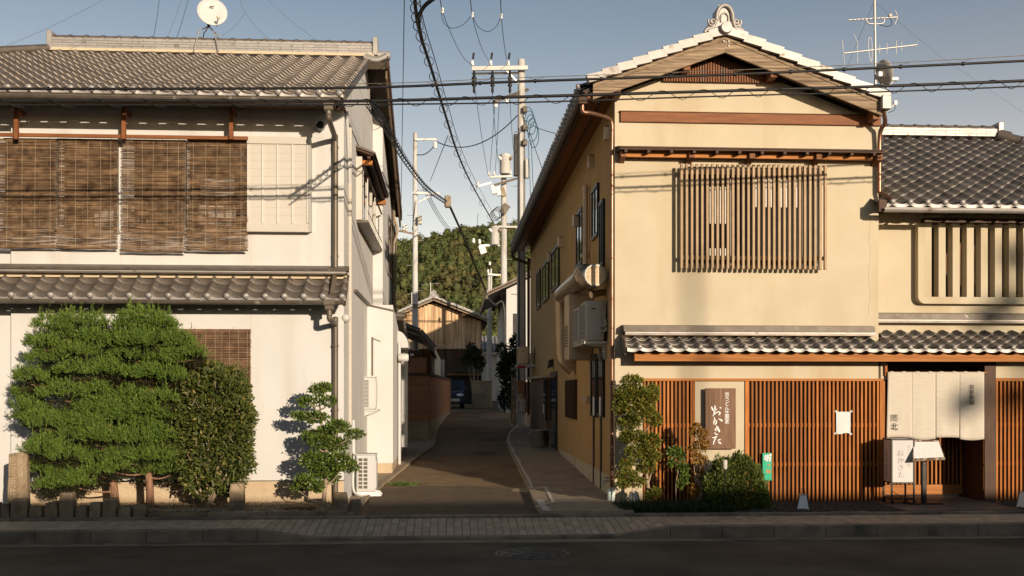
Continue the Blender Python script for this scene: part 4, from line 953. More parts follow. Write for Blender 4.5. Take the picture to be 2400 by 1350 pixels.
    # soffit boards of the verge overhang and a purlin end
MB().prism([(eX+.06,rz(eX+.06)-.11),(A.x,A.z-.10),(A.x,A.z-.13),(eX+.06,rz(eX+.06)-.14)], 'xz', VY+.05, 16.0).build('soffit', M['soffit'], rh)
MB().prism([(A.x,A.z-.10),(Rp.x-.05,rz(Rp.x-.05)-.11),(Rp.x-.05,rz(Rp.x-.05)-.14),(A.x,A.z-.13)], 'xz', VY+.05, 16.0).build('soffit', M['soffit'], rh)
for px in (1440,1600,1800,2035):
    x = fx(px); MB().box(x-.05,x+.05,VY+.06,16.0,rz(x)-.30,rz(x)-.145).build('purlin_end', M['woodred'], rh)
ridge(rh, (A.x,15.8,A.z+.02), (A.x,BK+.3,A.z+.02), 4, .05, .26, .08, .32)
onigawara(rh, (A.x-.02,15.66,A.z+.07), .43, M['tile_lit'])
for k, (dz, dx) in enumerate(((-.09,-.03),(-.09,.05),(-.16,.05))): MB().ball((A.x+dx,VY-.016,A.z+dz), .014, 8, 5).build('nail_head', M['paintw'], rh)
# eave over the alley: soffit, fascia, gutter
zw_ = eZ - .10
MB().prism([(eX+.05,zw_-.02),(XR+.02,rz(XR)-.20),(XR+.02,rz(XR)-.23),(eX+.05,zw_-.06)], 'xz', 15.7, BK+.3).build('soffit', M['woodred'], rh)
MB().box(eX+.02, eX+.06, 15.66, BK+.35, zw_-.12, zw_+.06).build('eave_fascia', M['wooddk'], rh)
MB().box(eX+.30, eX+.34, 15.75, BK+.3, rz(eX+.3)-.23, rz(eX+.3)-.155).build('eave_rafter', M['wooddk'], rh)
gutter('gutter', rh, (eX-.03,15.62,zw_-.03), (eX-.03,BK+.4,zw_-.03), .06, M['gutter'])
q = P(1376,232,15.6); MB().cbox(eX-.09, eX+.05, 15.55, 15.69, zw_-.17, zw_-.02, .01).build('gutter_head', M['wooddk'], rh)
# copper rainwater pipe
xp = P(1434,700,15.93).x
b = MB(); b.tube(spline([(eX-.02,15.62,zw_-.15),(eX-.01,15.63,P(1372,262,15.63).z),(P(1385,265,15.7).x,15.68,P(1385,266,15.7).z),(P(1424,276,15.88).x,15.88,P(1424,277,15.88).z),(xp,15.93,P(1434,292,15.93).z),(xp,15.93,P(1434,330,15.93).z)],8), .033, 12)
b.tube([(xp,15.93,P(1434,330,15.93).z),(xp,15.93,.28)], .033, 12); b.build('downpipe', M['copper'], rh)
for py in (305,456,605,700,770,900,1065): MB().lathe((xp,15.93,P(1434,py,15.93).z), [(.036,-.012),(.040,-.008),(.040,.008),(.036,.012)], 12).build('pipe_clip', M['copper'], rh)
MB().lathe((xp-.01,15.92,.0), [(.058,0),(.062,.02),(.062,.255),(.05,.26)], 16).build('pipe_sleeve', M['celadon'], rh)
# long cedar beam across the gable
zb0, zb1 = fz(291,1750), fz(268,1750)
MB().box(fx(1454), XR2+.02, 15.95, 15.999, zb0, zb1).build('wall_beam', M['woodred'], rh)
MB().prism([(15.93,zb1+.002),(15.999,zb1+.03),(15.999,zb1+.002)], 'yz', fx(1452), XR2+.03).build('flashing', M['copper'], rh)
# lean hood above the window
hz0 = fz(336); hx0, hx1 = P(1450,345,15.65).x, P(2078,345,15.65).x; hf = P(1750,346,15.65).z
MB().prism([(15.65,hf),(15.999,hf+.07),(15.999,hf+.045),(15.65,hf-.022)], 'yz', hx0, hx1).build('hood_roof', M['wooddk'], rh)
MB().prism([(15.67,hf-.024),(15.999,hf+.042),(15.999,hf-.03),(15.67,hf-.045)], 'yz', hx0+.02, hx1-.02).build('hood_board', M['wooddk'], rh)
for i in range(12):
    x = hx0+.12+(hx1-hx0-.3)*i/11; MB().box(x-.022,x+.022,15.68,15.98,hf-.085,hf-.047).build('hood_rafter', M['wooddk'], rh)
bz0, bz1 = P(1750,372,15.86).z, P(1750,358,15.86).z
MB().box(hx0+.06, hx1-.15, 15.83, 15.89, bz0, bz1).build('hood_beam', M['woodh'], rh)
for px in (1460,1619,1760,1916,2058):
    x = P(px,365,15.84).x; MB().prism([(15.76,bz1+.0),(15.999,bz1),(15.999,bz0-.07),(15.9,bz0-.04),(15.76,bz0-.015)], 'yz', x-.042, x+.042).build('hood_bracket', M['woodred'], rh)
# barred window
MB().box(xw0, xw1, 16.07, 16.12, zw0, zw1).build('window', M['aludk'], rh)
for (a,b_) in ((1606,1712),(1712,1768),(1768,1882),(1882,1924)):
    MB().box(fx(a)+.02, fx(b_)-.02, 16.06, 16.075, zw0+.05, zw1-.05).build('pane', M['glass'], rh)
for px in (1660,1713,1768,1884): MB().box(fx(px)-.016, fx(px)+.016, 16.03, 16.07, zw0, zw1).build('sash', M['gutter'] if px != 1768 else M['woodred'], rh)
for i in range(6):
    x = fx(1776+i*18); MB().box(x-.035, x+.035, 16.035, 16.06, fz(484), fz(414)).build('curtain', M['paperg'], rh)
for i in range(4):
    x = fx(1668+i*12); MB().box(x-.026, x+.026, 16.035, 16.06, fz(524), fz(438)).build('curtain', M['paperg'], rh)
    MB().box(x-.026, x+.026, 16.035, 16.06, fz(600), fz(582)).build('curtain', M['paperg'], rh)
gb = mat('grille_bar_paint',(.30,.205,.115),(.36,.25,.145),6,.55,metal=.1,rnd=.06)
for i in range(29):
    x = P(1597+12.03*i,500,15.83).x; MB().cbox(x-.020, x+.020, 15.80, 15.855, P(1750,631,15.83).z+random.uniform(-.003,.003), P(1750,386,15.83).z, .004).build('grille_bar', gb, rh)
for (ya,yb) in ((398,410),(600,609)): MB().box(P(1597,500,15.87).x, P(1934,500,15.87).x-.02, 15.857, 15.885, P(1750,yb,15.87).z, P(1750,ya,15.87).z).build('grille_rail', mat('rail_paint',(.40,.30,.19),(.44,.335,.215),5,.6), rh)
for px in (1610,1765,1920): MB().box(P(px,405,15.9).x-.015, P(px,405,15.9).x+.015, 15.885, 16.0, P(1750,408,15.87).z, P(1750,400,15.87).z).build('grille_rail', M['gutter'], rh)
# lower roof of the shop front: short on the house, deeper on the annex
xe0 = P(1470,812,15.5).x; xmid = P(2070,812,15.5).x; xe1 = 10.6
ze = P(1750,811,15.5).z; tp = (P(2000,812,15.5).x - P(1648,812,15.5).x)/10; zwl = fz(787); sp = (zwl-ze)/.5; spa = math.atan(sp)
v = Vector((0,math.cos(spa),math.sin(spa)))
nA = round((xmid-xe0)/tp)
AY = 16.4
rr_.plane(Vector((xe0,15.5,ze-.055)), (1,0,0), v, tp, .225, nA, 3, prio=-30, h=.042, bead=.041, keep=lambda q,r,c: q.y < 15.93)
rr_.finish()
MB().add([(xe0,15.53,ze-.08),(xe1,15.53,ze-.08),(xe1,AY,ze-.08+sp*.87),(xe0,AY,ze-.08+sp*.87)], [(0,1,2,3)]).build('roof_deck', M['deck'], rh)
MB().box(xe0+.02, xmid+.02, 15.80, 15.995, zwl-.005, zwl+.025).build('ridge_course', M['tile'], rh)
MB().box(xe0+.03, xmid+.01, 15.815, 15.995, zwl+.027, zwl+.05).build('ridge_course', M['tile_lit'], rh)
MB().prism([(15.79,zwl+.052),(15.81,zwl+.145),(15.995,zwl+.165),(15.995,zwl+.052)], 'yz', xe0+.0, xmid+.0).build('flashing', M['gutter'], rh)
MB().prism([(15.5,ze-.02),(15.52,ze+.05),(15.99,zwl+.04),(15.99,zwl-.13),(15.6,ze-.14)], 'yz', xe0-.022, xe0+.0).build('verge_board', M['tile'], rh)
MB().box(P(1487,835,15.68).x, xe1, 15.66, 15.74, P(1950,847,15.68).z, P(1950,824,15.68).z).build('eave_beam', M['woodh'], rh)
MB().box(P(1487,835,15.68).x+.02, xe1, 15.74, 16.0, P(1950,829,15.68).z, P(1950,827,15.68).z+.02).build('soffit', M['soffit'], rh)
# shop-front lattices
def lattice(parent, pa, pb, pitch=9.42, y0=893, y1=1184, Y=15.985, first=None):
    xa, xb = P(pa,1000,Y).x, P(pb,1000,Y).x; z0, z1 = P(1900,y1,Y).z, P(1900,y0,Y).z
    n = round((pb-pa)/pitch); 
    for i in range(n+1):
        x = xa + (xb-xa)*i/n; MB().box(x-.0145, x+.0145, Y, Y+.035, z0+.002, z1-.002).build('lattice_bar', M['wood'], parent)
    for py in (996,1088): MB().box(xa-.02, xb+.02, Y+.036, Y+.062, P(1900,py+5,Y).z, P(1900,py-4,Y).z).build('lattice_rail', M['wood'], parent)
    MB().box(xa-.03, xb+.03, Y-.01, Y+.06, z0-.05, z0).build('lattice_sill', M['woodh'], parent)
    MB().box(xa-.03, xb+.03, Y+.11, Y+.135, z0, z1).build('lattice_backing', M['void'], parent)
lattice(rh, 1511, 1621); lattice(rh, 1754, 2058)
MB().box(fx(1500), fx(2064)+.03, 15.96, 16.04, fz(893,1800)+.0, fz(887,1800)).build('lattice_head', M['woodh'], rh)
for px in (1749,1625): MB().box(fx(px)-.022, fx(px)+.022, 15.975, 16.06, 0, fz(893)).build('lattice_post', M['wood'], rh)
MB().box(fx(2063)-.02, fx(2072)+.0, 15.965, 16.06, 0, fz(893)).build('lattice_post', M['wood'], rh)
for (a,b_,ya,yb,m_) in ((1905,1990,905,1070,M['sign']),(1808,1845,1110,1180,M['steel']),(1806,1848,1062,1104,M['aludk'])):   # things showing between the bars
    MB().box(fx(a), fx(b_), 16.035, 16.06, fz(yb), fz(ya)).build('shop_window', m_, rh)

# --- side wall towards the alley
XS = XR
for (a,b_,ya,yb) in ((1405,1391,431,548),(1418,1409,468,618),(1368,1354,487,613),(1312,1295,572,668),(1288,1274,608,697),(1268,1260,632,718)):
    side_win(rh, XS, a, b_, ya, yb, .05, 1)
for (px,py) in ((1424,311),(1386,378),(1350,517),(1314,567),(1289,602)):
    q = PX(px,py,XS-.05); s = .075
    MB().prism([(q.y-s,q.z-.12),(q.y-s,q.z+.07),(q.y-s+.05,q.z+.12),(q.y+s-.05,q.z+.12),(q.y+s,q.z+.07),(q.y+s,q.z-.12)], 'yz', XS-.11, XS+.01).build('vent_hood', M['pinkw'], rh)
side_win(rh, XS, 1401, 1389, 832, 975, .05, 0); side_win(rh, XS, 1418, 1404, 832, 975, .05, 0)
for px in (1390,1405):
    q0, q1 = PX(px,930,XS-.055), PX(px+3.5,974,XS-.055); MB().box(XS-.062, XS-.054, q1.y, q0.y, q1.z, q0.z).build('notice', M['paper'], rh)
q0, q1 = PX(1353,889,XS), PX(1331,985,XS)
g = MB().box(XS-.05, XS+.01, q0.y, q1.y, PX(1353,983,XS).z, q0.z).build('lattice_window', M['wooddk'], rh)
for i in range(9): yy = q0.y + (q1.y-q0.y)*(i+.5)/9; MB().box(XS-.075, XS-.05, yy-.03, yy+.03, PX(1353,981,XS).z, q0.z-.02).build('lattice_bar', M['wooddk'], g)
q0, q1 = PX(1307,870,XS), PX(1292,870,XS); zg = gz(q0.y)+.06
g = MB().box(XS-.03, XS+.01, q0.y, q1.y, zg, q0.z).build('door', M['aludk'], rh)
MB().box(XS-.045, XS-.03, q0.y+.1, q1.y-.1, zg+.15, q0.z-.12).build('pane', M['glass'], g)
q0, q1 = PX(1289,885,XS), PX(1253,885,XS)
MB().box(XS-.10, XS+.01, q0.y+.05, q1.y, gz(q1.y), q0.z).build('panel', mat('brown_cladding',(.16,.10,.055),(.20,.125,.07),3,.8,stretch=(1,8,1)), rh)
MB().box(XS-.20, XS+.01, q0.y-.1, q1.y+.2, q0.z, q0.z+.07).build('panel_ledge', M['pinkw'], rh)
q = PX(1278,930,XS-.1); MB().box(XS-.125, XS-.10, q.y-.3, q.y+.3, q.z-.6, q.z+.45).build('window', M['glass'], rh)
q = PX(1274,958,XS-.13); MB().box(XS-.135, XS-.126, q.y-.12, q.y+.12, q.z-.12, q.z+.12).build('notice', M['paper'], rh)
q = PX(1375,935,XS-.03); MB().box(XS-.07, XS-.0, q.y-.3, q.y+.5, q.z-.05, q.z+.05).build('conduit', M['pinkw'], rh)
for px in (1391,1408): q = PX(px,1000,XS-.02); MB().tube([(XS-.02,q.y,PX(px,976,XS-.02).z),(XS-.02,q.y,.12)], .018, 8).build('conduit', M['gutter'], rh)
# paler plinth
q1y = 32.9
MB().prism([(16.02,.0),(16.02,PX(1424,1112,XS).z),(24.,gz(24)+.17),(24.,gz(24))], 'yz', XS-.012, XS+.01).build('plinth', M['yellow'], rh)
b = MB(); q = PX(1352,500,XS-.06); b.tube([(XS-.08,PX(1372,440,XS-.08).y,PX(1372,435,XS-.08).z),(XS-.08,PX(1372,440,XS-.08).y,3.7)], .05, 10); b.build('conduit', M['pinkw'], rh)
MB().lathe((XS-.09,PX(1380,600,XS).y,PX(1380,599,XS).z), [(.03,-.07),(.05,-.05),(.05,.06)], 12, axis='x').build('vent_cap', M['alu'], rh)
q = PX(1292,853,XS-.05); MB().prism([(XS-.16,q.z-.12),(XS-.0,q.z-.06),(XS-.0,q.z+.12),(XS-.12,q.z+.10)], 'xz', q.y-.12, q.y+.12).build('wall_lamp', M['aludk'], rh)
MB().tube(spline([(eX-.03,BK+.2,zw_-.05),(eX+.02,BK+.2,zw_-.25),(XR-.08,BK+.05,zw_-.45),(XR-.06,BK-.0,zw_-.7),(XR-.06,BK-.0,1.0)],6), .05, 8).build('downpipe', M['wooddk'], rh)
# right-hand rainwater pipe and the little gutter box at the verge
c = P(2074,240,15.6); MB().cbox(c.x-.075, c.x+.075, 15.52, 15.68, c.z-.12, c.z+.10, .012).build('gutter_box', M['tile_lit'], rh)
xq = P(2062,300,15.9).x
b = MB(); b.tube(spline([(c.x-.02,15.62,c.z-.12),(xq+.02,15.75,c.z-.28),(xq,15.9,c.z-.45),(xq,15.92,P(2062,452,15.92).z)],6), .035, 10)
b.tube(spline([(xq,15.92,P(2062,452,15.92).z),(xq+.05,15.85,P(2062,458,15.9).z),(P(2100,468,15.6).x,15.7,P(2100,466,15.6).z)],5), .035, 10); b.build('downpipe', M['copper'], rh)

# ================================================================== THE ANNEX, FAR RIGHT
an = thing('ochre_annex', 'ochre annex with wide upright slats and a grey tiled roof, right of the gabled house', 'house', (9.2, 18, 0))
ax = lambda px, py=600: P(px,py,AY).x
azz = lambda py, px=2250: P(px,py,AY).z
zlo = azz(760)
xs0 = ax(2166); zsl0, zsl1 = azz(696), azz(532); xEnd = 11.
# wall in pieces around the slatted opening
b = MB(); zt = azz(495)+.2
b.box(XR2+.001, xs0, AY, AY+.14, zlo-.5, zt); b.box(xs0, xEnd, AY, AY+.14, zlo-.5, zsl0-.0005); b.box(xs0, xEnd, AY, AY+.14, zsl1+.0005, zt); b.build('wall', M['yellow'], an)
MB().prism([(AY+.75,zlo-.6),(AY+.75,zt+.2),(20.8,azz(330)+1.0),(26,zt),(26,zlo-.6)], 'yz', XR2+.002, xEnd).build('wall', M['wooddk'], an)
MB().box(XR2+.002, xEnd, AY+.14, AY+.75, zsl0-.1, zsl0-.05).build('recess_floor', M['wooddk'], an)
MB().box(XR2+.002, xEnd, AY+.14, AY+.75, zt, zt+.05).build('recess_ceiling', M['wooddk'], an)
# raised frame with a rounded corner
Yp = AY-.13; xf0 = P(2152,600,Yp).x; zf0 = P(2250,712,Yp).z; r = .12; xf1 = P(2167,600,Yp).x; zf1 = P(2250,696,Yp).z; ztp = P(2250,524,Yp).z
arc = [(xf0+r-r*math.cos(a), zf0+r-r*math.sin(a)) for a in np.linspace(0,math.pi/2,7)]
MB().prism([(xf0,ztp)] + arc + [(xEnd,zf0),(xEnd,zf1),(xf1,zf1),(xf1,ztp)], 'xz', Yp, AY-.001).build('slat_frame', M['yellow'], an)
k = 0
while True:
    x0 = P(2167+33.0*k,600,Yp).x; x1 = x0 + .117
    if x0 > xEnd-.2: break
    MB().box(x0 if k else x0+.001, x1, Yp, AY+.04, zf1+.0005, ztp).build('wide_slat', M['yellow'], an); k += 1
MB().box(xf1, xEnd, Yp+.0, AY, ztp+.0005, ztp+.09).build('slat_head', M['wooddk'], an)
c = P(2258,620,AY+.5); MB().lathe((c.x,AY+.45,c.z), [(.0,0),(.36,0),(.38,.03),(.38,.2)], 28, axis='y').build('round_tub', M['sign'], an)
# upper roof
EY = 15.7; ez_ = P(2230,474,EY).z; RYa = 20.8; rza = P(2230,322,RYa).z; pa_ = math.atan((rza-ez_)/(RYa-EY))
ra = Roof(an, M['tiler']); tpa = (P(2348,470,EY).x - P(2226,470,EY).x)/3
v = Vector((0,math.cos(pa_),math.sin(pa_))); hx_ = P(2336,320,RYa).x
x00 = P(2058,470,EY).x
ra.plane(Vector((x00,EY,ez_-.05)), (1,0,0), v, tpa, .33, 22, int((RYa-EY)/math.cos(pa_)/.33)+1, keep=lambda q,r,c: q.x < hx_ + .1 + (RYa-q.y)*1.3 and (q.x > XR2+.04 or q.y < 15.99), h=.05, bead=.048)
# lower roof tiles that belong to the annex
v = Vector((0,math.cos(spa),math.sin(spa)))
ra.plane(Vector((xe0+nA*tp,15.5,ze-.055)), (1,0,0), v, tp, .225, 18, 5, prio=-30, h=.042, bead=.041, keep=lambda q,r,c: q.y < AY-.1 and (q.x > XR2+.02 or q.y < 15.9))
ra.finish()
MB().add([(x00,EY+.03,ez_-.08),(xEnd+2,EY+.03,ez_-.08),(hx_+3,RYa-3,rza-1.9),(hx_+.3,RYa,rza-.05),(XR2,RYa,rza-.05),(XR2+.01,EY+.4,ez_+.1)], [(0,1,2,3,4,5)]).build('roof_deck', M['deck'], an)
ridge(an, (XR2-.1,RYa,rza), (hx_-.05,RYa,rza), 3, .055, .26, .085, .29)
MB().cbox(hx_-.04, hx_+.07, RYa-.16, RYa+.16, rza-.05, rza+.30, .012).build('ridge_end', M['tile_lit'], an)
q = P(2342,330,RYa-.2)
MB().tube([(hx_,RYa-.1,rza+.02),(hx_+3.2,RYa-2.46,rza-1.55)], .10, 10).build('hip_cap', M['tile'], an)
for k in range(9):
    t = k/9; MB().tube([(hx_+3.2*t,RYa-.1-2.36*t,rza+.03-1.57*t),(hx_+3.2*(t+.05),RYa-.1-2.36*(t+.05),rza+.03-1.57*(t+.05))], .125, 10).build('hip_cap', M['tile'], an)
ridge(an, (hx_+.05,RYa+1.8,rza+.05), (hx_+3.5,RYa+1.8,rza+.05), 3, .055, .26, .085, .29)
MB().add([(hx_+.0,RYa+.2,rza-.5),(hx_+4,RYa+.2,rza-.5),(hx_+4,RYa+1.8,rza+.05),(hx_+.0,RYa+1.8,rza+.05)], [(0,1,2,3)]).build('roof_deck', M['tile'], an)
gz3 = P(2230,494,EY-.06).z
gutter('gutter', an, (x00+.06,EY-.06,gz3+.03), (xEnd,EY-.06,gz3+.03), .065, M['tile_lit'])
MB().box(x00+.1, xEnd, EY+.12, AY, ez_-.02, ez_+.01).build('soffit', M['wooddk'], an)
MB().box(x00+.0, x00+.12, EY-.05, EY+.02, ez_-.16, ez_+.02).build('eave_end', M['wooddk'], an)
for k in range(7):
    x = x00+.25+k*.42; MB().beam((x,EY-.04,gz3-.03),(x,AY,ez_-.05),.03,.03).build('gutter_bracket', M['wooddk'], an)
# flashing over the lower roof
za = azz(757)
MB().box(XR2+.003, xEnd, AY-.17, AY-.002, za-.01, za+.022).build('ridge_course', M['tile'], an)
MB().box(XR2+.003, xEnd, AY-.155, AY-.002, za+.024, za+.046).build('ridge_course', M['tile_lit'], an)
MB().prism([(AY-.18,za+.048),(AY-.16,za+.14),(AY-.002,za+.165),(AY-.002,za+.048)], 'yz', XR2+.003, xEnd).build('flashing', M['gutter'], an)
# shop front of the annex: plaster, third lattice, entrance with its sliding door
b = MB(); xE0, xE1 = fx(2073), fx(2320)
b.box(xE1, xEnd, 16.0, 16.14, fz(890), fz(838)); b.build('wall', M['yellow'], an)
MB().box(fx(2064)+.0, xE0+.05, 16.002, 16.12, fz(890), fz(850)).build('wall', M['yellow'], an)
MB().box(XR2+.001, xEnd, 16.002, AY+.3, fz(835), fz(790)).build('lintel', M['wooddk'], an)
MB().box(xE0-.12, xE1+.1, 16.45, 16.6, fz(900), fz(836)).build('lintel', M['wooddk'], an)
lattice(an, 2337, 2450, Y=15.985)
MB().box(fx(2330), xEnd, 15.96, 16.04, fz(893,2340), fz(886,2340)).build('lattice_head', M['woodh'], an)
MB().box(xE1-.10, fx(2332), 15.97, 16.75, 0, fz(843)).build('door_post', M['wooddk'], an)
MB().box(xE0-.09, xE0-.06, 16.0, 16.75, 0, fz(840)).build('door_post', M['wooddk'], an)
xd0, xd1 = xE0-.05, P(2254,1100,16.72).x
for i in range(24):
    x = xd0+.02+(xd1-xd0-.04)*i/23; MB().box(x-.0125, x+.0125, 16.70, 16.73, P(2150,1135,16.7).z, P(2150,905,16.7).z).build('lattice_bar', M['wood'], an)
MB().box(xd0, xd1, 16.735, 16.76, P(2150,1140,16.7).z, fz(890)).build('door', M['void'], an)
MB().box(xd0, xd1, 16.69, 16.735, .06, P(2150,1136,16.7).z).build('door_kickboard', M['woodh'], an)
MB().box(xd0, xd1, 16.735, 16.75, P(2150,1076,16.7).z, P(2150,1070,16.7).z).build('lattice_rail', M['wood'], an)
for i in range(7):
    x = xd1+.03+i*.055; MB().box(x-.0125, x+.0125, 16.76, 16.79, P(2150,1135,16.7).z, P(2150,905,16.7).z).build('lattice_bar', M['wood'], an)
MB().box(xd1, xE1+.05, 16.80, 16.83, .0, fz(890)).build('door', M['wooddk'], an)
x = P(2306,1000,16.0).x
for (ya,yb) in ((912,998),(1002,1088),(1092,1148)): MB().tube([(x,16.0,P(2306,yb,16).z),(x,16.0,P(2306,ya,16).z)], .016, 8).build('bamboo_post', M['woodh'], an)
MB().box(P(2076,870,15.98).x-.02, P(2076,870,15.98).x+.02, 15.96, 16.0, P(2076,880,15.98).z, P(2076,856,15.98).z).build('rod_bracket', M['wood'], an)

# hairline crack near the joint of house and annex
pts = [P(2038+3*math.sin(k*1.7)+random.uniform(-1,1), 500+k*22, 15.9985) for k in range(12)]
MB().tube(pts, .0022, 4).build('crack', M['plaster'], rh)

# ================================================================== DOWN THE ALLEY
# weathered wooden barn
bn = thing('wooden_barn', 'weathered sunlit plank barn with tiled gable at the end of the alley', 'barn', P(1017,945,58))
BYn = 58.; apx = P(1017,703,BYn); bl, br = P(893,756,BYn), P(1145,754,BYn)
xwL, xwR = P(905,800,BYn).x, P(1129,800,BYn).x
rzb = lambda x: apx.z - (apx.z-br.z)/(br.x-apx.x)*abs(x-apx.x)
MB().prism([(xwL,.5),(xwL,rzb(xwL)-.1),(apx.x,apx.z-.1),(xwR,rzb(xwR)-.1),(xwR,.5)], 'xz', BYn+.05, BYn+9).build('wall', M['barndk'], bn)
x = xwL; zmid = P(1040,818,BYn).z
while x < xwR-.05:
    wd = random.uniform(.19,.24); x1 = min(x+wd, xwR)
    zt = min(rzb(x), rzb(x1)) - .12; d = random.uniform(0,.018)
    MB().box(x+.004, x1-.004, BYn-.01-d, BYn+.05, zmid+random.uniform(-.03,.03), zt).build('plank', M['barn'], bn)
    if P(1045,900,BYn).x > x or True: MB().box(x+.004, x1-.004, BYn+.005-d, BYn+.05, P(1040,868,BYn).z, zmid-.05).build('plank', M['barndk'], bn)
    x = x1
MB().box(xwL, xwR, BYn-.04, BYn+.05, zmid-.05, zmid-.0).build('ledger', M['barndk'], bn)
for (e) in (bl, br):
    d = (apx-e).normalized(); up = Vector((-d.z,0,d.x)) if d.x > 0 else Vector((d.z,0,-d.x))
    MB().beam(e+Vector((0,-.5,-.05)), apx+Vector((0,-.5,-.05)), .06, .22, up=(0,1,0)).build('bargeboard', M['gray'], bn)
    n = 14; L = (apx-e).length
    for i in range(n):
        c = e + d*(L*(i+.5)/n) + up*.14 + Vector((0,-.5,0)); MB().obox(c, d*(L/n*.54)-up*.02, Vector((0,.12,0)), up*.06).build('verge_tile', M['tile_lit'], bn)
    MB().prism([(e.x,e.z+.06),(apx.x,apx.z+.06),(apx.x,apx.z-.02),(e.x,e.z-.02)], 'xz', BYn-.4, BYn+9).build('roof_deck', M['tile'], bn)
    c = e.lerp(apx,.45); MB().box(c.x-.12, c.x+.12, BYn-.45, BYn, c.z-.3, c.z-.1).build('purlin_end', M['barndk'], bn)
onigawara(bn, (apx.x,BYn-.45,apx.z+.1), .42, M['tile_lit'])
MB().box(P(1048,870,BYn).x, P(1128,870,BYn).x, BYn-.5, BYn-.3, P(1090,880,BYn).z, P(1090,868,BYn).z).build('door_header', M['gray'], bn)
MB().prism([(BYn-.9,P(1090,869,BYn).z-.05),(BYn,P(1090,860,BYn).z),(BYn,P(1090,864,BYn).z),(BYn-.9,P(1090,873,BYn).z)], 'yz', P(1046,870,BYn).x, P(1132,870,BYn).x).build('door_canopy', M['deck'], bn)
MB().box(P(1046,900,BYn).x, P(1128,900,BYn).x, BYn+.02, BYn+.049, .9, P(1090,881,BYn).z).build('garage_opening', M['black'], bn)

# white house behind, right of the alley
wh = thing('white_rear_house', 'white gabled house behind the utility poles, right of the barn', 'house', P(1240,955,43))
WY = 43.; wx0 = P(1187,800,WY).x; ax_ = 8.2; az_ = 9.0
wzr = lambda x: az_ - .48*abs(x-ax_)
MB().prism([(wx0,.3),(wx0,wzr(wx0)-.15),(ax_,az_-.15),(13.2,wzr(13.2)-.15),(13.2,.3)], 'xz', WY, WY+8).build('wall', M['white'], wh)
for s in (-1,1):
    e = Vector((wx0-.85 if s<0 else 14., WY-.6, wzr(wx0-.85 if s<0 else 14.))); a = Vector((ax_,WY-.6,az_))
    MB().prism([(e.x,e.z+.1),(a.x,a.z+.1),(a.x,a.z-.08),(e.x,e.z-.08)], 'xz', WY-.6, WY+8.4).build('roof', M['tile'], wh)
    MB().beam(e+Vector((0,-.03,0)), a+Vector((0,-.03,0)), .05, .24, up=(0,1,0)).build('bargeboard', M['wooddk'], wh)
MB().box(wx0-.9, wx0-.8, WY-.6, WY+8.4, wzr(wx0-.85)-.2, wzr(wx0-.85)-.05).build('gutter', M['gutter'], wh)
MB().tube(spline([(wx0-.8,WY-.4,wzr(wx0-.85)-.15),(wx0-.5,WY-.2,wzr(wx0-.85)-.4),(wx0-.1,WY-.05,wzr(wx0-.85)-.6),(wx0-.1,WY-.05,1.)],5), .05, 8).build('downpipe', M['aludk'], wh)
MB().box(P(1203,800,WY).x, P(1212,800,WY).x, WY-.04, WY+.02, P(1207,790,WY).z, P(1207,735,WY).z).build('window', M['aludk'], wh)

# low tiled roof glimpsed between the barn and the poles
lr = thing('low_tiled_house', 'low house with pale tiled roof glimpsed right of the barn', 'house', P(1150,945,66))
LY = 66.; e0, e1 = P(1132,822,LY), P(1200,822,LY); t0 = P(1150,790,LY+2.6)
MB().box(e0.x, e1.x, LY+.5, LY+5, .9, e0.z+.3).build('wall', M['white'], lr)
for k in range(9):
    x = e0.x + (e1.x-e0.x)*k/8; MB().tube([(x,LY,e0.z),(x,LY+2.6,t0.z)], .1, 8).build('tile_row', M['tile_lit'], lr)
MB().add([(e0.x,LY,e0.z-.05),(e1.x,LY,e0.z-.05),(e1.x,LY+2.6,t0.z-.03),(e0.x,LY+2.6,t0.z-.03)], [(0,1,2,3)]).build('roof_deck', M['tile'], lr)
MB().box(e0.x, e1.x, LY-.06, LY, e0.z-.25, e0.z-.1).build('gutter', M['alu'], lr)

# brown block wall along the left of the alley
bw = thing('brown_garden_wall', 'brown block garden wall with grey concrete base, left of the alley', 'wall', P(1000,1035,28.5))
w0, w1 = P(944,1000,28.5), P(1005,1000,28.5); wf = P(1057,960,44.)
zt_ = P(980,880,28.5).z; th = .15
outl = [(w0.x-.6,28.5),(w1.x,28.5),(wf.x,44.),(wf.x-th,44.),(w1.x-th,28.5+th),(w0.x-.6,28.5+th)]
zc = P(980,1010-22,28.5).z
MB().prism(outl, 'xy', zc, zt_).build('block_face', M['brown'], bw)
o2 = [(x+(.012 if i in (1,2) else 0), y-(.012 if i in (0,1) else 0)) for i,(x,y) in enumerate(outl)]
MB().prism(o2, 'xy', .0, zc-.001).build('concrete_base', M['conc'], bw)
o3 = [(x+(.05 if i in (1,2) else 0), y-(.05 if i in (0,1) else 0)) for i,(x,y) in enumerate(outl)]
MB().prism(o3, 'xy', zt_, zt_+.07).build('coping', M['deck'], bw)
for k in range(1,5):
    z = zc + (zt_-zc)*k/5; MB().prism([(x+(.002 if i in (1,2) else 0), y-(.002 if i in (0,1) else 0)) for i,(x,y) in enumerate(outl)], 'xy', z-.004, z+.004).build('mortar_joint', M['deck'], bw)
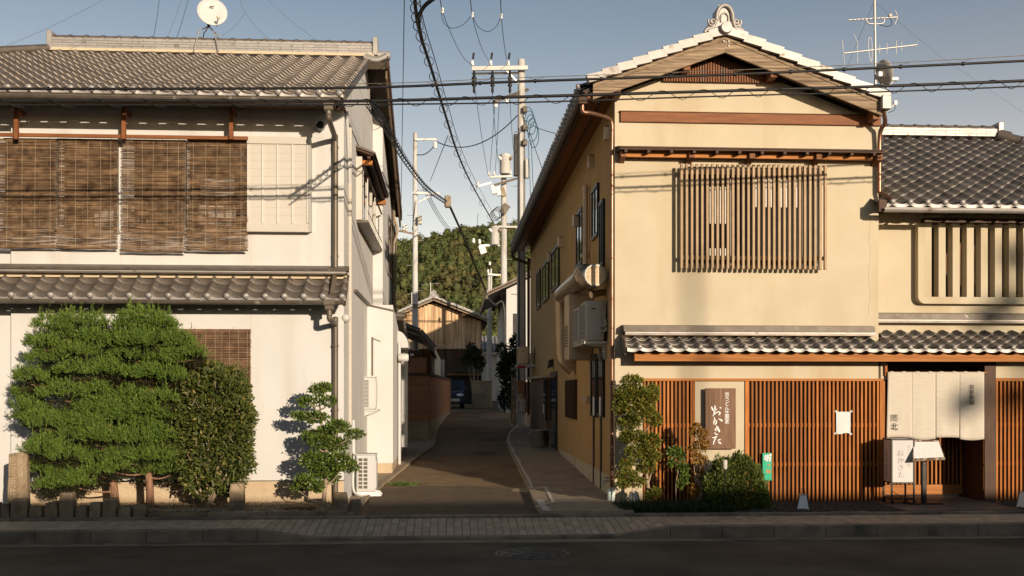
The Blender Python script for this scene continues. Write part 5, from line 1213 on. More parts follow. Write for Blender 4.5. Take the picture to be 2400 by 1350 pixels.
# roofed shed behind that wall
sh = thing('dark_tiled_shed', 'dark shed with a curved tiled roof behind the brown wall', 'shed', P(980,960,33))
c0, c1, c2 = P(930,764,33), P(988,786,33), P(1021,823,33)
pr = [(c0.x-1,c0.z+.35),(c0.x,c0.z),(c1.x,c1.z),(c2.x,c2.z)]
MB().prism(pr + [(x,z-.14) for (x,z) in reversed(pr)], 'xz', 31.2, 37).build('roof', M['tile'], sh)
for i in range(3):
    for k in range(6):
        a, b_ = Vector((pr[i][0],31.15,pr[i][1]+.03)), Vector((pr[i+1][0],31.15,pr[i+1][1]+.03))
        if k < 1: MB().tube([a,b_], .09, 8).build('verge_cap', M['tile'], sh)
MB().box(c0.x-1, P(1013,900,33).x, 31.8, 36.5, .4, c2.z-.02).build('wall', M['barndk'], sh)
MB().box(P(950,850,31.75).x, P(1000,850,31.75).x, 31.72, 31.8, P(970,880,31.75).z, P(970,838,31.75).z).build('panel', M['brown'], sh)
MB().box(P(938,850,31.7).x, P(970,850,31.7).x, 31.66, 31.8, P(970,834,31.7).z, P(970,829,31.7).z).build('ledge', M['paintw'], sh)
# louvred screen
lf = thing('louvre_screen', 'pale louvred metal screen standing above the brown wall', 'screen', P(1035,885,38))
a, b_, c = P(1017,814,35.5), P(1032,845,40), P(1040,845,40)
for i in range(20):
    t = i/19; za0 = a.z - (a.z-2.1)*t; zb0_ = b_.z - (b_.z-2.05)*t
    MB().beam((a.x,a.y,za0),(b_.x,b_.y,zb0_),.03,.055).build('slat', M['acg'], lf)
    MB().beam((b_.x,b_.y,zb0_),(c.x,c.y,zb0_),.03,.055).build('slat', M['acw'], lf)
for p in (a,b_,c): MB().box(p.x-.03,p.x+.03,p.y-.03,p.y+.03,2.0,p.z+.03).build('post', M['acw'], lf)
# grey end wall and striped screen block beside the pole
gw = thing('grey_end_wall', 'grey rendered wall with coping at the dark end of the alley', 'wall', P(1128,955,50))
MB().box(P(1106,900,50).x, P(1152,900,50).x, 50, 50.2, .7, P(1128,896,50).z).build('wall_face', M['conc'], gw)
MB().box(P(1104,900,50).x, P(1153,900,50).x, 49.95, 50.25, P(1128,896,50).z, P(1128,892,50).z).build('coping', M['conc'], gw)
sb = thing('slatted_fence', 'pale slatted fence in shade beside the large utility pole', 'fence', P(1206,990,36))
for i in range(22):
    z = gz(36)+.08+i*.068; MB().box(P(1199,900,36).x, P(1214,900,36).x, 36, 36.05, z, z+.042).build('slat', M['conc'], sb)
for px in (1200,1207,1214): x = P(px,900,36).x; MB().box(x-.02,x+.02,36.05,36.1,gz(36),gz(36)+1.6).build('post', M['conc'], sb)
pb = thing('meter_cabinet', 'brown meter cabinet on the wall end behind the ochre house', 'cabinet', P(1238,985,33.9))
q0, q1 = P(1232,895,33.9), P(1246,985,33.9); MB().cbox(q0.x,q1.x,33.7,34.0,1.05,q0.z,.02).build('case', M['brown'], pb); MB().box(q0.x+.02,q1.x-.02,33.69,33.7,1.1,q0.z-.05).build('lid', M['acg'], pb)

# parked car, nose out of the garage
car = thing('parked_car', 'dark blue parked car nosing out of the garage at the alley end', 'car', P(1052,958,49))
cx, cy, cz = P(1048,950,49).x, 49., gz(49)
bx_ = [(-.0,.28),(-.02,.62),(.12,.80),(1.0,.93),(1.55,1.38),(2.9,1.42),(3.6,.95),(3.7,.3)]
MB().prism([(cy+y,cz+z) for (y,z) in bx_], 'yz', cx-.82, cx+.82).build('body', M['car'], car)
MB().add([(cx-.70,cy+.98,cz+.95),(cx+.70,cy+.98,cz+.95),(cx+.60,cy+1.52,cz+1.37),(cx-.60,cy+1.52,cz+1.37)], [(0,1,2,3)]).build('windscreen', M['glass'], car)
for s in (-1,1):
    MB().ball((cx+s*.62,cy+.02,cz+.66), .12, 10, 6, (1.5,.5,.7)).build('headlight', M['ceramic'], car)
    MB().obox((cx+s*.92,cy+1.15,cz+1.0),(.10,0,0),(0,.05,0),(0,0,.06)).build('mirror', M['car'], car)
    for yy in (.75,2.95):
        w_ = MB().lathe((cx+s*.72,cy+yy,cz+.3), [(.16,-.1),(.3,-.1),(.31,.0),(.3,.1),(.16,.1)], 16, axis='x').build('wheel', M['black'], car)
        MB().lathe((cx+s*.74,cy+yy,cz+.3), [(.0,.07),(.17,.08),(.17,-.08),(.0,-.07)], 12, axis='x').build('rim', M['alu'], w_)
MB().box(cx-.6,cx+.6,cy-.03,cy+.02,cz+.36,cz+.50).build('grille', M['alu'], car)
MB().box(cx-.17,cx+.17,cy-.045,cy-.03,cz+.37,cz+.46).build('number_plate', M['paintw'], car)

# ================================================================== UTILITY POLES
def pole(name, label, px, py_top, Y, r0, r1, group='utility poles along the alley'):
    b_ = gz(Y); c = P(px, py_top, Y); t = thing(name, label, 'pole', (c.x, Y, b_), group)
    MB().tube([(c.x,Y,b_-.2),(c.x,Y,(b_+c.z)/2),(c.x,Y,c.z)], r0, 16, r2=r1).build('shaft', M['pole'], t)
    return t, c
def insulator(c, t, s=1., up=1):
    return MB().lathe(c, [(.02*s,0),(.06*s,.02*s*up),(.085*s,.05*s*up),(.05*s,.07*s*up),(.08*s,.11*s*up),(.045*s,.13*s*up),(.07*s,.17*s*up),(.03*s,.22*s*up)], 12).build('insulator', M['ceramic'], t)
def transformer(t, c, r, h):
    c = Vector(c); g = MB().lathe(c, [(r*.9,0),(r,.03),(r,h-.06),(r*1.04,h-.05),(r*1.04,h-.01),(r*.85,h+.04)], 20).build('transformer', M['pole'], t)
    for s in (-1,1): MB().lathe(c+Vector((s*r*.75,-r*.55,h-.22)), [(.02,0),(.07,.02),(.05,.06),(.08,.10),(.05,.16),(.03,.2)], 10, ax=(s*.6,-.6,.5)).build('bushing', M['ceramic'] if s<0 else M['conc'], g)
    MB().box(c.x-.03,c.x+.03,c.y+r-.02,c.y+r+.12,c.z+.1,c.z+h-.15).build('hanger', M['alu'], g)
    return g
def bolts(t, c, Y, z0, z1, r):
    k = 0; z = z0
    while z < z1:
        s = 1 if k%2 else -1; MB().tube([(c.x+s*r*.8,Y,z),(c.x+s*(r+.2),Y,z)], .011, 5).build('step_bolt', M['alu'], t); z += .9; k += 1

# large pole at the rear corner of the ochre house
Y_ = 34.; t1, c = pole('utility_pole', 'tall concrete utility pole with a crossarm, behind the ochre house eave', 1222, 140, Y_, .165, .115)
pA, pB = P(1106,161,Y_-.25), P(1237,159,Y_-.25)
MB().beam(pA, pB, .09, .13).build('crossarm', M['alu'], t1)
MB().beam(pA+Vector((0,.25,-.09)), pB+Vector((-.1,.25,-.09)), .05, .06).build('crossarm', M['alu'], t1)
for px in (1107,1150,1191):
    q = P(px,158,Y_-.25); insulator(q+Vector((0,0,.05)), t1, .8)
    MB().tube([q+Vector((.02,0,.28)), q+Vector((.05,0,.48))], .035, 8).build('insulator_cap', M['black'], t1)
    MB().lathe(q+Vector((.06,.02,-.85)), [(.02,0),(.05,.08),(.035,.2),(.085,.26),(.05,.31),(.095,.38),(.05,.44),(.095,.5),(.05,.56),(.03,.75)], 12).build('cutout_fuse', M['black'], t1)
MB().beam(P(1186,164,Y_-.2), P(1215,195,Y_-.1), .04, .05).build('brace', M['alu'], t1)
q0, q1 = P(1158,238,Y_-.8), P(1237,210,Y_+.2); MB().beam(q0, q1, .09, .1).build('crossarm', M['gutter'], t1)
for px in (1162,1188): q = P(px,236-(px-1158)*.35,Y_-.7); insulator(q, t1, 1.1, -1)
bolts(t1, c, Y_, 5., 12., .14)
for k in range(5):
    q = P(1238+k*2,268+12*k,Y_-.2); pts = [q + Vector((.16*math.cos(a)+.02*k, .05*math.sin(2*a), .24*math.sin(a)*(1+.2*k))) for a in np.linspace(0,6.28,18)]
    MB().tube(pts, .014, 5).build('cable_loop', M['wirebl'], t1)
for py in (258,300,335): q = P(1228,py,Y_-.15); MB().cbox(q.x-.05,q.x+.10,Y_-.28,Y_-.1,q.z-.1,q.z+.1,.02).build('clamp_box', M['gutter'], t1)
q = P(1210,350,Y_-.12); MB().cbox(q.x-.09,q.x+.05,Y_-.25,Y_-.05,P(1210,415,Y_).z,P(1210,318,Y_).z,.02).build('cable_box', M['aludk'], t1)
q = P(1235,368,Y_-.12); MB().cbox(q.x-.06,q.x+.07,Y_-.22,Y_-.05,P(1235,420,Y_).z,P(1235,376,Y_).z,.02).build('cable_box', M['pole'], t1)
for px in (1214.5,1217,1229): MB().tube([P(px,300,Y_-.19),P(px+1,600,Y_-.2),P(px,900,Y_-.2)], .014, 5).build('cable_run', M['black'], t1)
for (ya,yb,m_) in ((892,922,M['brown']),): q0,q1 = P(1212,ya,Y_-.2), P(1229,yb,Y_-.2); MB().box(q0.x,q1.x,Y_-.22,Y_-.17,q1.z,q0.z).build('plate', m_, t1)
for px in (1217,1223): q0,q1 = P(px,922,Y_-.2), P(px+2,936,Y_-.2); MB().box(q0.x,q1.x,Y_-.21,Y_-.17,q1.z,q0.z).build('guard_strip', M['yellowg'], t1)
q0,q1 = P(1211,936,Y_-.25), P(1231,965,Y_-.25); g = MB().box(q0.x,q1.x,Y_-.24,Y_-.20,q1.z,q0.z).build('notice_board', M['paper'], t1)
POLE_NOTICE = (g, q0, q1, Y_-.245)

Y_ = 46.; t3, c = pole('utility_pole', 'concrete utility pole carrying two transformers, nearest the hill on the right', 1181, 368, Y_, .17, .12)
transformer(t3, P(1184,408,Y_-.45)+Vector((0,0,0)), .25, .84)
q0, q1 = P(1140,432,Y_-.5), P(1217,417,Y_-.3)
MB().beam(P(1147,415,Y_-.4), P(1200,413,Y_-.4), .09, .09).build('crossarm', M['alu'], t3)
MB().beam(P(1158,434,Y_-.7), P(1216,417,Y_-.1), .09, .10).build('crossarm', M['gutter'], t3)
MB().beam(P(1118,437,Y_-.8), P(1150,428,Y_-.4), .09, .09).build('crossarm', M['ceramic'], t3)
for px, py in ((1146,412),(1158,412),(1196,409),(1120,436)): insulator(P(px,py,Y_-.45), t3, .9)
for px, py in ((1157,440),(1169,444),(1179,446)):
    q = P(px,py,Y_-.6); MB().obox(q+Vector((0,0,-.08)), Vector((.09,0,.03)), Vector((0,.1,0)), Vector((-.05,0,.19))).build('cutout_box', M['ceramic'] if px<1178 else M['conc'], t3)
for k in range(4): q = P(1160+k*3,505,Y_-.4); MB().tube([q+Vector((.22*math.cos(a),.1*math.sin(a),.26*math.sin(a)+.05*k)) for a in np.linspace(0,6.28,16)], .014, 5).build('cable_loop', M['black'], t3)
MB().beam(P(1176,500,Y_-.2), P(1190,480,Y_-.2), .1, .3).build('clamp_box', M['gutter'], t3)
MB().beam(P(1169,531,Y_-.2), P(1214,532,Y_-.2), .08, .09).build('crossarm', M['pole'], t3)
transformer(t3, P(1160,574,Y_-.5), .2, .8)
MB().beam(P(1123,576,Y_-.5), P(1170,574,Y_-.3), .08, .08).build('crossarm', M['ceramic'], t3)
for px, py in ((1124,572),(1110,570)): insulator(P(px,py,Y_-.5), t3, 1.)
q = P(1131,585,Y_-.55); MB().obox(q, Vector((.13,0,.05)), Vector((0,.1,0)), Vector((-.06,0,.18))).build('cutout_box', M['ceramic'], t3)
q0,q1 = P(1173,685,Y_-.3), P(1193,713,Y_-.3); MB().cbox(q0.x,q1.x,Y_-.5,Y_-.2,q1.z,q0.z,.02).build('switch_box', M['pole'], t3)
MB().tube([P(1187,715,Y_-.3),P(1213,740,Y_-.6)], .10, 10).build('street_lamp', M['acg'], t3)
for px in (1178,1183): q0,q1 = P(px,880,Y_-.2), P(px+2.5,915,Y_-.2); MB().box(q0.x,q1.x,Y_-.2,Y_-.17,q1.z,q0.z).build('guard_strip', M['yellowg'], t3)
bolts(t3, c, Y_, 5., 9.5, .15)

Y_ = 53.; t4, c = pole('utility_pole', 'slim utility pole with small crossarms in front of the barn eave', 1147, 640, Y_, .14, .10)
MB().tube([P(1151,630,Y_-.1),P(1151,690,Y_-.1)], .05, 8).build('pipe_riser', M['pole'], t4)
MB().beam(P(1143,643,Y_-.2), P(1176,645,Y_-.2), .08, .09).build('crossarm', M['ceramic'], t4)
MB().beam(P(1140,692,Y_-.2), P(1172,690,Y_-.2), .06, .07).build('crossarm', M['ceramic'], t4)
for px, py in ((1144,640),(1148,622),(1141,690)): insulator(P(px,py,Y_-.2), t4, .9)
MB().tube(spline([P(1170,645,Y_-.3),P(1174,655,Y_-.3),P(1175,720,Y_-.3)],5), .03, 6).build('cable_guard', M['yellowg'], t4)

Y_ = 37.; t2, c = pole('utility_pole', 'slim utility pole with lamp arm rising behind the white house', 973, 312, Y_, .125, .075)
MB().beam(P(973,327,Y_-.1), P(1023,327,Y_-.3), .06, .07).build('crossarm', M['ceramic'], t2)
insulator(P(1020,332,Y_-.3), t2, 1.1, -1)
MB().beam(P(968,452,Y_-.1), P(1030,454,Y_-.4), .06, .08).build('crossarm', M['ceramic'], t2)
MB().beam(P(981,474,Y_-.1), P(1026,451,Y_-.2), .035, .05).build('brace', M['ceramic'], t2)
q = P(1050,470,Y_-.4); MB().cbox(q.x-.13,q.x+.11,Y_-.55,Y_-.25,q.z-.25,q.z+.17,.05).build('junction_box', M['conc'], t2)
q = P(981,518,Y_-.2); MB().cbox(q.x-.03,q.x+.12,Y_-.3,Y_-.1,P(981,528,Y_).z,P(981,508,Y_).z,.02).build('clamp_box', M['acg'], t2)
MB().beam(P(935,541,Y_-.1), P(970,548,Y_-.1), .05, .06).build('crossarm', M['gray'], t2)
for px in (947,952): insulator(P(px,542,Y_-.1), t2, 1.1)
q = P(973,718,Y_-.14); MB().box(q.x-.09,q.x+.09,Y_-.15,Y_-.12,q.z-.08,q.z+.08).build('number_plate', M['conc'], t2)
bolts(t2, c, Y_, 4.5, 9.5, .1)
# unseen pole added behind the viewpoint; casts a faint band on the ochre wall
px_ = P(1622,700,16).x
c = Vector((px_+.48*46,-30.,-.1)); t = thing('utility_pole', 'concrete pole added to cast a faint band on the ochre wall, far behind, outside the picture', 'pole', c)
MB().tube([c, c+Vector((0,0,13.1))], .085, 14, r2=.07).build('shaft', M['pole'], t)
MB().lathe(c+Vector((0,0,13.1)), [(.07,0),(.09,.02),(.02,.1)], 12).build('cap', M['alu'], t)

# ================================================================== CABLES
def cable(name, label, pts, r, m=None, grp=None, n=8, sides=6, cat='cable'):
    o = MB().tube(spline(pts, n), r, sides).build(name, m or M['black'])
    return tag(o, label, cat, grp)
def path(*q): return [P(*a) for a in q]
YC = 12.7
g_st = 'cables strung along the street'
pa = path((-160,208,YC),(400,208,YC),(860,205,YC),(1222,191,YC),(1700,175,YC),(2100,157,YC),(2560,135,YC))
ca_ = cable('street_cable', 'thick black upper street cable crossing above both houses', pa, .0165, None, g_st)
pm = path((-160,196,YC),(400,195,YC),(860,196,YC),(1222,182,YC),(1700,165,YC),(2100,147,YC),(2560,121,YC))
cm = cable('messenger_wire', 'thin grey messenger wire just above the upper street cable', pm, .0042, M['gutter'], g_st)
sa_, sm2 = spline(pa,40), spline(pm,40)
for k in range(6, len(sa_)-3, 13):
    a, b_ = sa_[k], sm2[k]; b = MB()
    b.tube(spline([b_+Vector((-.11,0,0)),b_+Vector((-.03,0,-.02)),a+Vector((0,-.0,.022)),b_+Vector((.03,0,-.02)),b_+Vector((.11,0,0))],4), .003, 4)
    b.build('hanger', M['gutter'], cm); MB().tube([a+Vector((-.014,0,.0)),a+Vector((.014,0,0))], .026, 8).build('hanger', M['black'], ca_)
pb_ = path((-160,236,YC+.1),(400,236,YC+.1),(830,237,YC+.1),(1222,227,YC+.1),(1700,213,YC+.1),(2100,201,YC+.1),(2560,183,YC+.1))
pb2 = path((-160,246,YC+.1),(400,246,YC+.1),(830,245,YC+.1),(1222,240,YC+.1),(1700,225,YC+.1),(2100,214,YC+.1),(2560,196,YC+.1))
cb_ = cable('street_cable', 'thick black lower street cable wound with a spiral hanger', pb_, .0195, None, g_st)
cb2 = cable('messenger_wire', 'thinner black wire running just under the lower street cable', pb2, .010, None, g_st)
s1, s2 = spline(pb_,60), spline(pb2,60); hel = []
for i, (u, v_) in enumerate(zip(s1,s2)):
    ce = (u+v_)/2; R_ = (u-v_).length/2+.024; a = i*.52
    hel.append(ce + Vector((0,R_*math.cos(a)*.8,R_*math.sin(a))))
MB().tube(hel, .0045, 4).build('spiral_hanger', M['black'], cb_)

g_al = 'cables running down the alley'
pc = path((972,-50,12.4),(974,20,13.),(985,80,14.),(1012,165,16),(1044,270,19.5),(1075,365,25),(1110,440,32),(1160,528,45.6))
cc = cable('alley_cable', 'heavy ringed cable dropping from the top of the picture to the far pole', pc, .024, None, g_al)
ss = spline(pc, 14)
for k in range(4, len(ss)-1, 5):
    q = ss[k]; d = (ss[k+1]-ss[k]).normalized(); X_ = d.orthogonal().normalized(); Yv = d.cross(X_); R_ = .045+.0016*q.y
    MB().tube([q + d*.02*math.sin(a) + X_*R_*math.cos(a) + Yv*R_*math.sin(a) for a in np.linspace(0,6.28,13)], .006, 4).build('cable_ring', M['black'], cc)
pc2 = [p + Vector((.05,0,.10+.004*p.y)) for p in spline(pc,6)[3:]]
MB().tube(pc2, .007, 4).build('support_wire', M['black'], cc)
cable('alley_cable', 'short thick cable curving in at the top of the picture', path((1070,-40,12.6),(1020,-6,12.7),(992,18,12.9),(981,50,13.4),(990,100,14.3)), .026, None, g_al)
pd = path((868,240,12.8),(905,292,15.5),(950,372,21),(1000,437,29),(1046,472,36.6))
cd = cable('alley_cable', 'cable with dense coils from the street cable to the lamp pole', pd, .020, None, g_al)
ss = spline(pd, 30); hel = []
for i in range(len(ss)*3-3):
    k = i//3; q = ss[k].lerp(ss[min(k+1,len(ss)-1)], (i%3)/3); a = i*.85; R_ = .06
    hel.append(q + Vector((R_*math.cos(a), 0, R_*math.sin(a)-.03)))
MB().tube(hel, .007, 4).build('coil_hanger', M['black'], cd)
MB().tube([p+Vector((.0,0,-.12)) for p in spline(pd,6)], .012, 5).build('support_wire', M['black'], cd)
pe = path((1052,480,36.6),(1068,515,40),(1090,565,44),(1112,620,48),(1142,690,52.8))
ce = cable('alley_cable', 'dark sagging cable from the lamp pole down to the slim pole', pe, .035, None, g_al)
MB().tube([p+Vector((.08,0,-.08)) for p in spline(pe,5)], .014, 5).build('support_wire', M['black'], ce)
g_hv = 'power lines reaching the crossarm'
HV = [((1026,-40,16),(1037,25,19),(1060,85,24),(1084,132,29),(1107,153,33.7)),((1098,-40,17),(1107,35,20),(1118,80,24),(1132,120,28.5),(1150,150,33.7)),((1172,-40,17),(1175,38,20.5),(1180,90,25),(1186,132,29),(1191,148,33.7))]
for k, q in enumerate(HV):
    o = cable('power_line', ('left','middle','right')[k]+' of the three power lines coming down to the crossarm', path(*q), .008, None, g_hv)
    e = P(*q[1]); MB().lathe(e, [(.01,-.05),(.03,-.03),(.02,.0),(.03,.03),(.01,.06)], 8).build('line_clamp', M['ceramic'], o)
cable('jumper_wire', 'left looped jumper wire between two power lines', path((1034,30,19.3),(1040,52,19.5),(1058,66,19.7),(1085,58,20),(1104,38,20.2)), .006, None, 'jumper wires')
cable('jumper_wire', 'right looped jumper wire between two power lines', path((1108,38,20.2),(1122,64,20.3),(1144,74,20.4),(1163,62,20.5),(1173,42,20.6)), .006, None, 'jumper wires')
g_p = 'wires between the alley poles'
for (a,b_,lab) in (((1113,205,33.8),(1143,405,45.6),'left drop wire from the crossarm to the transformer pole'),((1153,210,33.8),(1168,380,45.6),'middle drop wire from the crossarm to the transformer pole'),((1193,200,33.8),(1203,350,45.6),'right drop wire from the crossarm to the transformer pole'),
                   ((1160,240,33.3),(1147,410,45.6),'wire from the lower crossarm to the transformer pole insulator'),((1170,240,33.3),(1160,408,45.6),'second wire from the lower crossarm to the transformer pole')):
    o = MB().tube(sag(P(*a),P(*b_),.15,10), .010, 5).build('drop_wire', M['wirebl']); tag(o, lab, 'wire', g_p)
o = MB().tube(sag(P(1023,332,36.7),P(1213,270,33.9),.55,20), .018, 5).build('service_wire', M['black']); tag(o,'slack service wire between the slim lamp pole and the tall pole','wire',g_p)
o = MB().tube(sag(P(1023,334,36.7),P(978,362,36.9),.16,12), .018, 5).build('service_wire', M['black']); tag(o,'short looped wire under the top arm of the lamp pole','wire',g_p)
o = MB().tube(sag(P(1240,290,33.9),P(1322,316,24.),.05,8), .010, 5).build('service_wire', M['black']); tag(o,'service wire from the tall pole to the ochre eave','wire',g_p)
o = MB().tube(sag(P(1241,308,33.9),P(1278,415,28.),.03,8), .010, 5).build('service_wire', M['black']); tag(o,'lower service wire from the tall pole towards the ochre roof','wire',g_p)
for k, (px, lab) in enumerate(((1242,'left blue-green wire hanging beside the tall pole'),(1249,'right blue-green wire hanging beside the tall pole'))):
    o = MB().tube(sag(P(px-4,330,33.8),P(px+4,520,33.6),.0,6), .012, 5).build('hanging_wire', M['wirebl']); tag(o,lab,'wire',g_p)
o = MB().tube(sag(P(948,-30,15),P(939,540,36.8),.0,14), .008, 5).build('service_wire', M['wirebl']); tag(o,'long thin wire falling straight beside the white house gable','wire',g_p)
for k,(a,b_) in enumerate((((1050,318,23),(1008,425,37)),((975,470,36.8),(966,540,37)))):
    o = MB().tube(sag(P(*a),P(*b_),.0,8), .010, 5).build('stay_wire', M['black']); tag(o,('stay wire from the heavy ringed cable to the lamp pole','short stay wire beside the lamp pole shaft')[k],'wire',g_p)
for k in range(3):
    o = MB().tube(sag(P(990+4*k,440,36.8),P(1060+5*k,545,60.),.3,8), .012, 5).build('service_wire', M['black']); tag(o,('left','middle','right')[k]+' of three parallel wires running from the lamp pole to the hill','wire',g_p)
o = MB().tube(sag(P(1120,500,45),P(1117,560,55),.0,6), .01, 5).build('service_wire', M['black']); tag(o,'faint wire hanging under the far transformer arm','wire',g_p)
o = MB().tube(sag(P(1125,640,53),P(1045,715,58.),.2,8), .012, 5).build('service_wire', M['black']); tag(o,'wire from the slim pole to the barn gable','wire',g_p)
o = MB().tube(sag(P(985,795,57.5),P(1143,800,52.8),.35,14), .016, 5).build('service_wire', M['acw']); tag(o,'pale wire sagging across the barn planks','wire',g_p)
# wires and stays over the white roof
for k,(a,b_,lab,m_) in enumerate((((376,-20,20.5),(357,104,21.),'left dark wire rising behind the white house ridge',M['wirebl']),((446,-20,20.5),(408,104,21.),'right dark wire rising behind the white house ridge',M['wirebl']),((432,-20,21),(384,104,21.),'thin grey stay between two dark wires over the ridge',M['gutter']),
      ((260,-10,19),(-40,128,19),'faint wire crossing the sky at the far left',M['gutter']),((616,-12,20),(756,102,20.6),'thin stay wire running down to the white roof ridge',M['gutter']),((575,30,20.4),(518,84,20.4),'left guy wire of the roof dish',M['gutter']),((575,30,20.4),(640,98,20.4),'right guy wire of the roof dish',M['gutter']),((575,30,20.4),(560,-10,20.4),'upper guy wire above the roof dish',M['gutter']))):
    o = MB().tube(sag(P(*a),P(*b_),.06,8), .0055 if m_ is M['wirebl'] else .003, 4).build('stay_wire', m_); tag(o,lab,'wire','wires over the white house roof')

# ================================================================== ROOF AERIALS
dt = thing('satellite_dish', 'white satellite dish on a tripod on the white house ridge', 'satellite dish', P(490,118,20.3))
c = P(497,31,20.2); nrm = Vector((.30,-1,.22)).normalized()
prof = [(.0,.055)] + [(r, .055-.055*(r/.29)**2*-1*-1 if False else .055*(1-(r/.29)**2)*-1+.055) for r in (.06,.12,.18,.24,.285)] 
prof = [(.0,.0),(.10,.006),(.19,.022),(.275,.046),(.287,.05),(.283,.058),(.2,.036),(.1,.018),(.0,.012)]
b = MB(); b.lathe(c, prof, 28, ax=nrm); 
dish = b.build('reflector', M['acw'], dt)
foot = P(489,62,20.4)
MB().beam(c-nrm*.02, foot+Vector((0,0,.12)), .06, .08).build('mount', M['gutter'], dt)
MB().tube([foot+Vector((0,0,.2)), foot+Vector((0,0,-.02))], .03, 8).build('mount', M['aludk'], dt)
for (a,b_) in (((466,72),(454,122)),((502,75),(513,122)),((510,82),(516,95)),((478,78),(475,95))):
    yk = 20.15 if b_[1] > 110 else 20.6
    MB().tube([foot, P(*a,(yk+20.4)/2), P(*b_,yk)], .012, 6).build('tripod_leg', M['alu'], dt)
tip = c + nrm*.26 + Vector((.10,0,-.22)); MB().tube([c+Vector((.09,-.02,-.26)), tip], .011, 6).build('feed_arm', M['acw'], dt); MB().ball(tip, .035, 8, 6).build('feed_horn', M['acg'], dt)
MB().box(c.x-.03,c.x+.05,c.y-.062,c.y-.05,c.z+.10,c.z+.12).build('mark', M['gutter'], dt)

def yagi(t, a, b_, els, m=M['alu']):
    a, b_ = Vector(a), Vector(b_); MB().tube([a,b_], .012, 6).build('boom', m, t)
    for (u, d, L) in els:
        q = a.lerp(b_,u); d = Vector(d); MB().tube([q-d*L, q+d*L], .005, 5).build('element', m, t)
AYm = 16.35
tv = thing('tv_antenna', 'tall television antenna mast on the right slope of the ochre roof', 'antenna', P(2051,236,AYm))
MB().tube([P(2052,240,AYm),P(2051,100,AYm),P(2049,-40,AYm)], .021, 8).build('mast', M['alu'], tv)
yagi(tv, P(1986,47,AYm), P(2103,40,AYm), [(u,(0,.7,.25),.07) for u in np.linspace(.02,.82,11)])
MB().tube([P(2103,38,AYm),P(2098,24,AYm)], .008, 5).build('element', M['alu'], tv); MB().tube([P(2104,40,AYm),P(2097,58,AYm)], .008, 5).build('element', M['alu'], tv)
MB().tube(spline([P(2030,45,AYm),P(2034,54,AYm),P(2051,56,AYm),P(2070,54,AYm),P(2073,43,AYm)],5), .011, 6).build('bracket', M['alu'], tv)
MB().cbox(P(2082,38,AYm).x, P(2090,38,AYm).x, AYm-.03, AYm+.03, P(2086,40,AYm).z, P(2086,33,AYm).z, .008).build('feed_box', M['acg'], tv)
MB().tube(spline([P(2086,40,AYm),P(2090,56,AYm),P(2078,62,AYm),P(2054,55,AYm)],5), .006, 5).build('lead', M['black'], tv)
yagi(tv, P(1977,125,AYm), P(2149,105,AYm), [(.0,(.1,0,-1),.21),(.19,(0,0,1),.185),(.49,(0,0,1),.075),(.59,(0,0,1),.09),(.72,(0,0,1),.11),(.79,(0,0,1),.075),(1.,(.5,.2,1),.075)])
MB().tube(spline([P(2036,90,AYm),P(2035,112,AYm),P(2039,138,AYm),P(2043,142,AYm),P(2044,115,AYm),P(2042,90,AYm),P(2036,90,AYm)],4), .006, 5).build('folded_dipole', M['alu'], tv)
MB().tube([P(2001,80,AYm),P(2008,95,AYm)], .005, 5).build('element', M['alu'], tv)
gd = thing('satellite_dish', 'grey satellite dish seen edge-on on the television antenna mast', 'satellite dish', P(2068,210,AYm-.1))
c = P(2066,172,AYm-.1); nrm = Vector((1.,.25,.28)).normalized()
MB().lathe(c, [(.0,.0),(.09,.008),(.16,.028),(.205,.05),(.21,.056),(.15,.038),(.0,.012)], 24, ax=nrm).build('reflector', M['acg'], gd)
MB().cbox(c.x-.07,c.x-.0,c.y-.05,c.y+.05,c.z-.06,c.z+.02,.01).build('mount', M['ceramic'], gd)
q = P(2096,186,AYm-.1); MB().tube(spline([c+Vector((0,-.02,-.18)),P(2078,208,AYm-.1),P(2090,194,AYm-.1),q],5), .010, 6).build('feed_arm', M['acw'], gd); MB().cbox(q.x-.06,q.x+.06,q.y-.04,q.y+.04,q.z-.025,q.z+.03,.012).build('feed_horn', M['ceramic'], gd)
q = P(2098,243,AYm-.1); MB().tube([P(2076,262,AYm-.1),q], .018, 6).build('feed_arm', M['acw'], gd); MB().cbox(q.x-.03,q.x+.03,q.y-.03,q.y+.03,q.z-.03,q.z+.05,.012).build('feed_horn', M['ceramic'], gd)
MB().tube(spline([q,P(2096,258,AYm-.1),P(2082,264,AYm-.1)],5), .005, 5).build('lead', M['black'], gd)
for (a,b_,lab) in (((2050,5,AYm),(2200,130,19.),'guy wire from the antenna mast to the right'),((2200,130,19.),(2400,265,21.),'faint guy wire falling to the right-hand roof'),((2048,5,AYm),(1978,175,18.),'guy wire from the antenna mast to the left')):
    tag(MB().tube([P(*a),P(*b_)], .0026, 4).build('guy_wire', M['gutter']), lab, 'wire', 'antenna guy wires')
ba = thing('barn_antenna', 'small television antenna behind the barn ridge', 'antenna', P(1010,700,59))
MB().tube([P(1010,705,59),P(1009,662,59)], .03, 6).build('mast', M['alu'], ba)
yagi(ba, P(988,668,59), P(1032,663,59), [(u,(0,1,.1),.3) for u in np.linspace(0,1,7)])
bb = thing('barn_antenna', 'thin antenna mast rising left of the barn ridge', 'antenna', P(965,735,60))
MB().tube([P(965,738,60),P(965,685,60)], .03, 6).build('mast', M['alu'], bb)
yagi(bb, P(958,690,60), P(974,688,60), [(u,(0,1,.1),.25) for u in np.linspace(0,1,4)]); yagi(bb, P(955,715,60), P(975,713,60), [(u,(0,1,.1),.2) for u in np.linspace(0,1,4)])

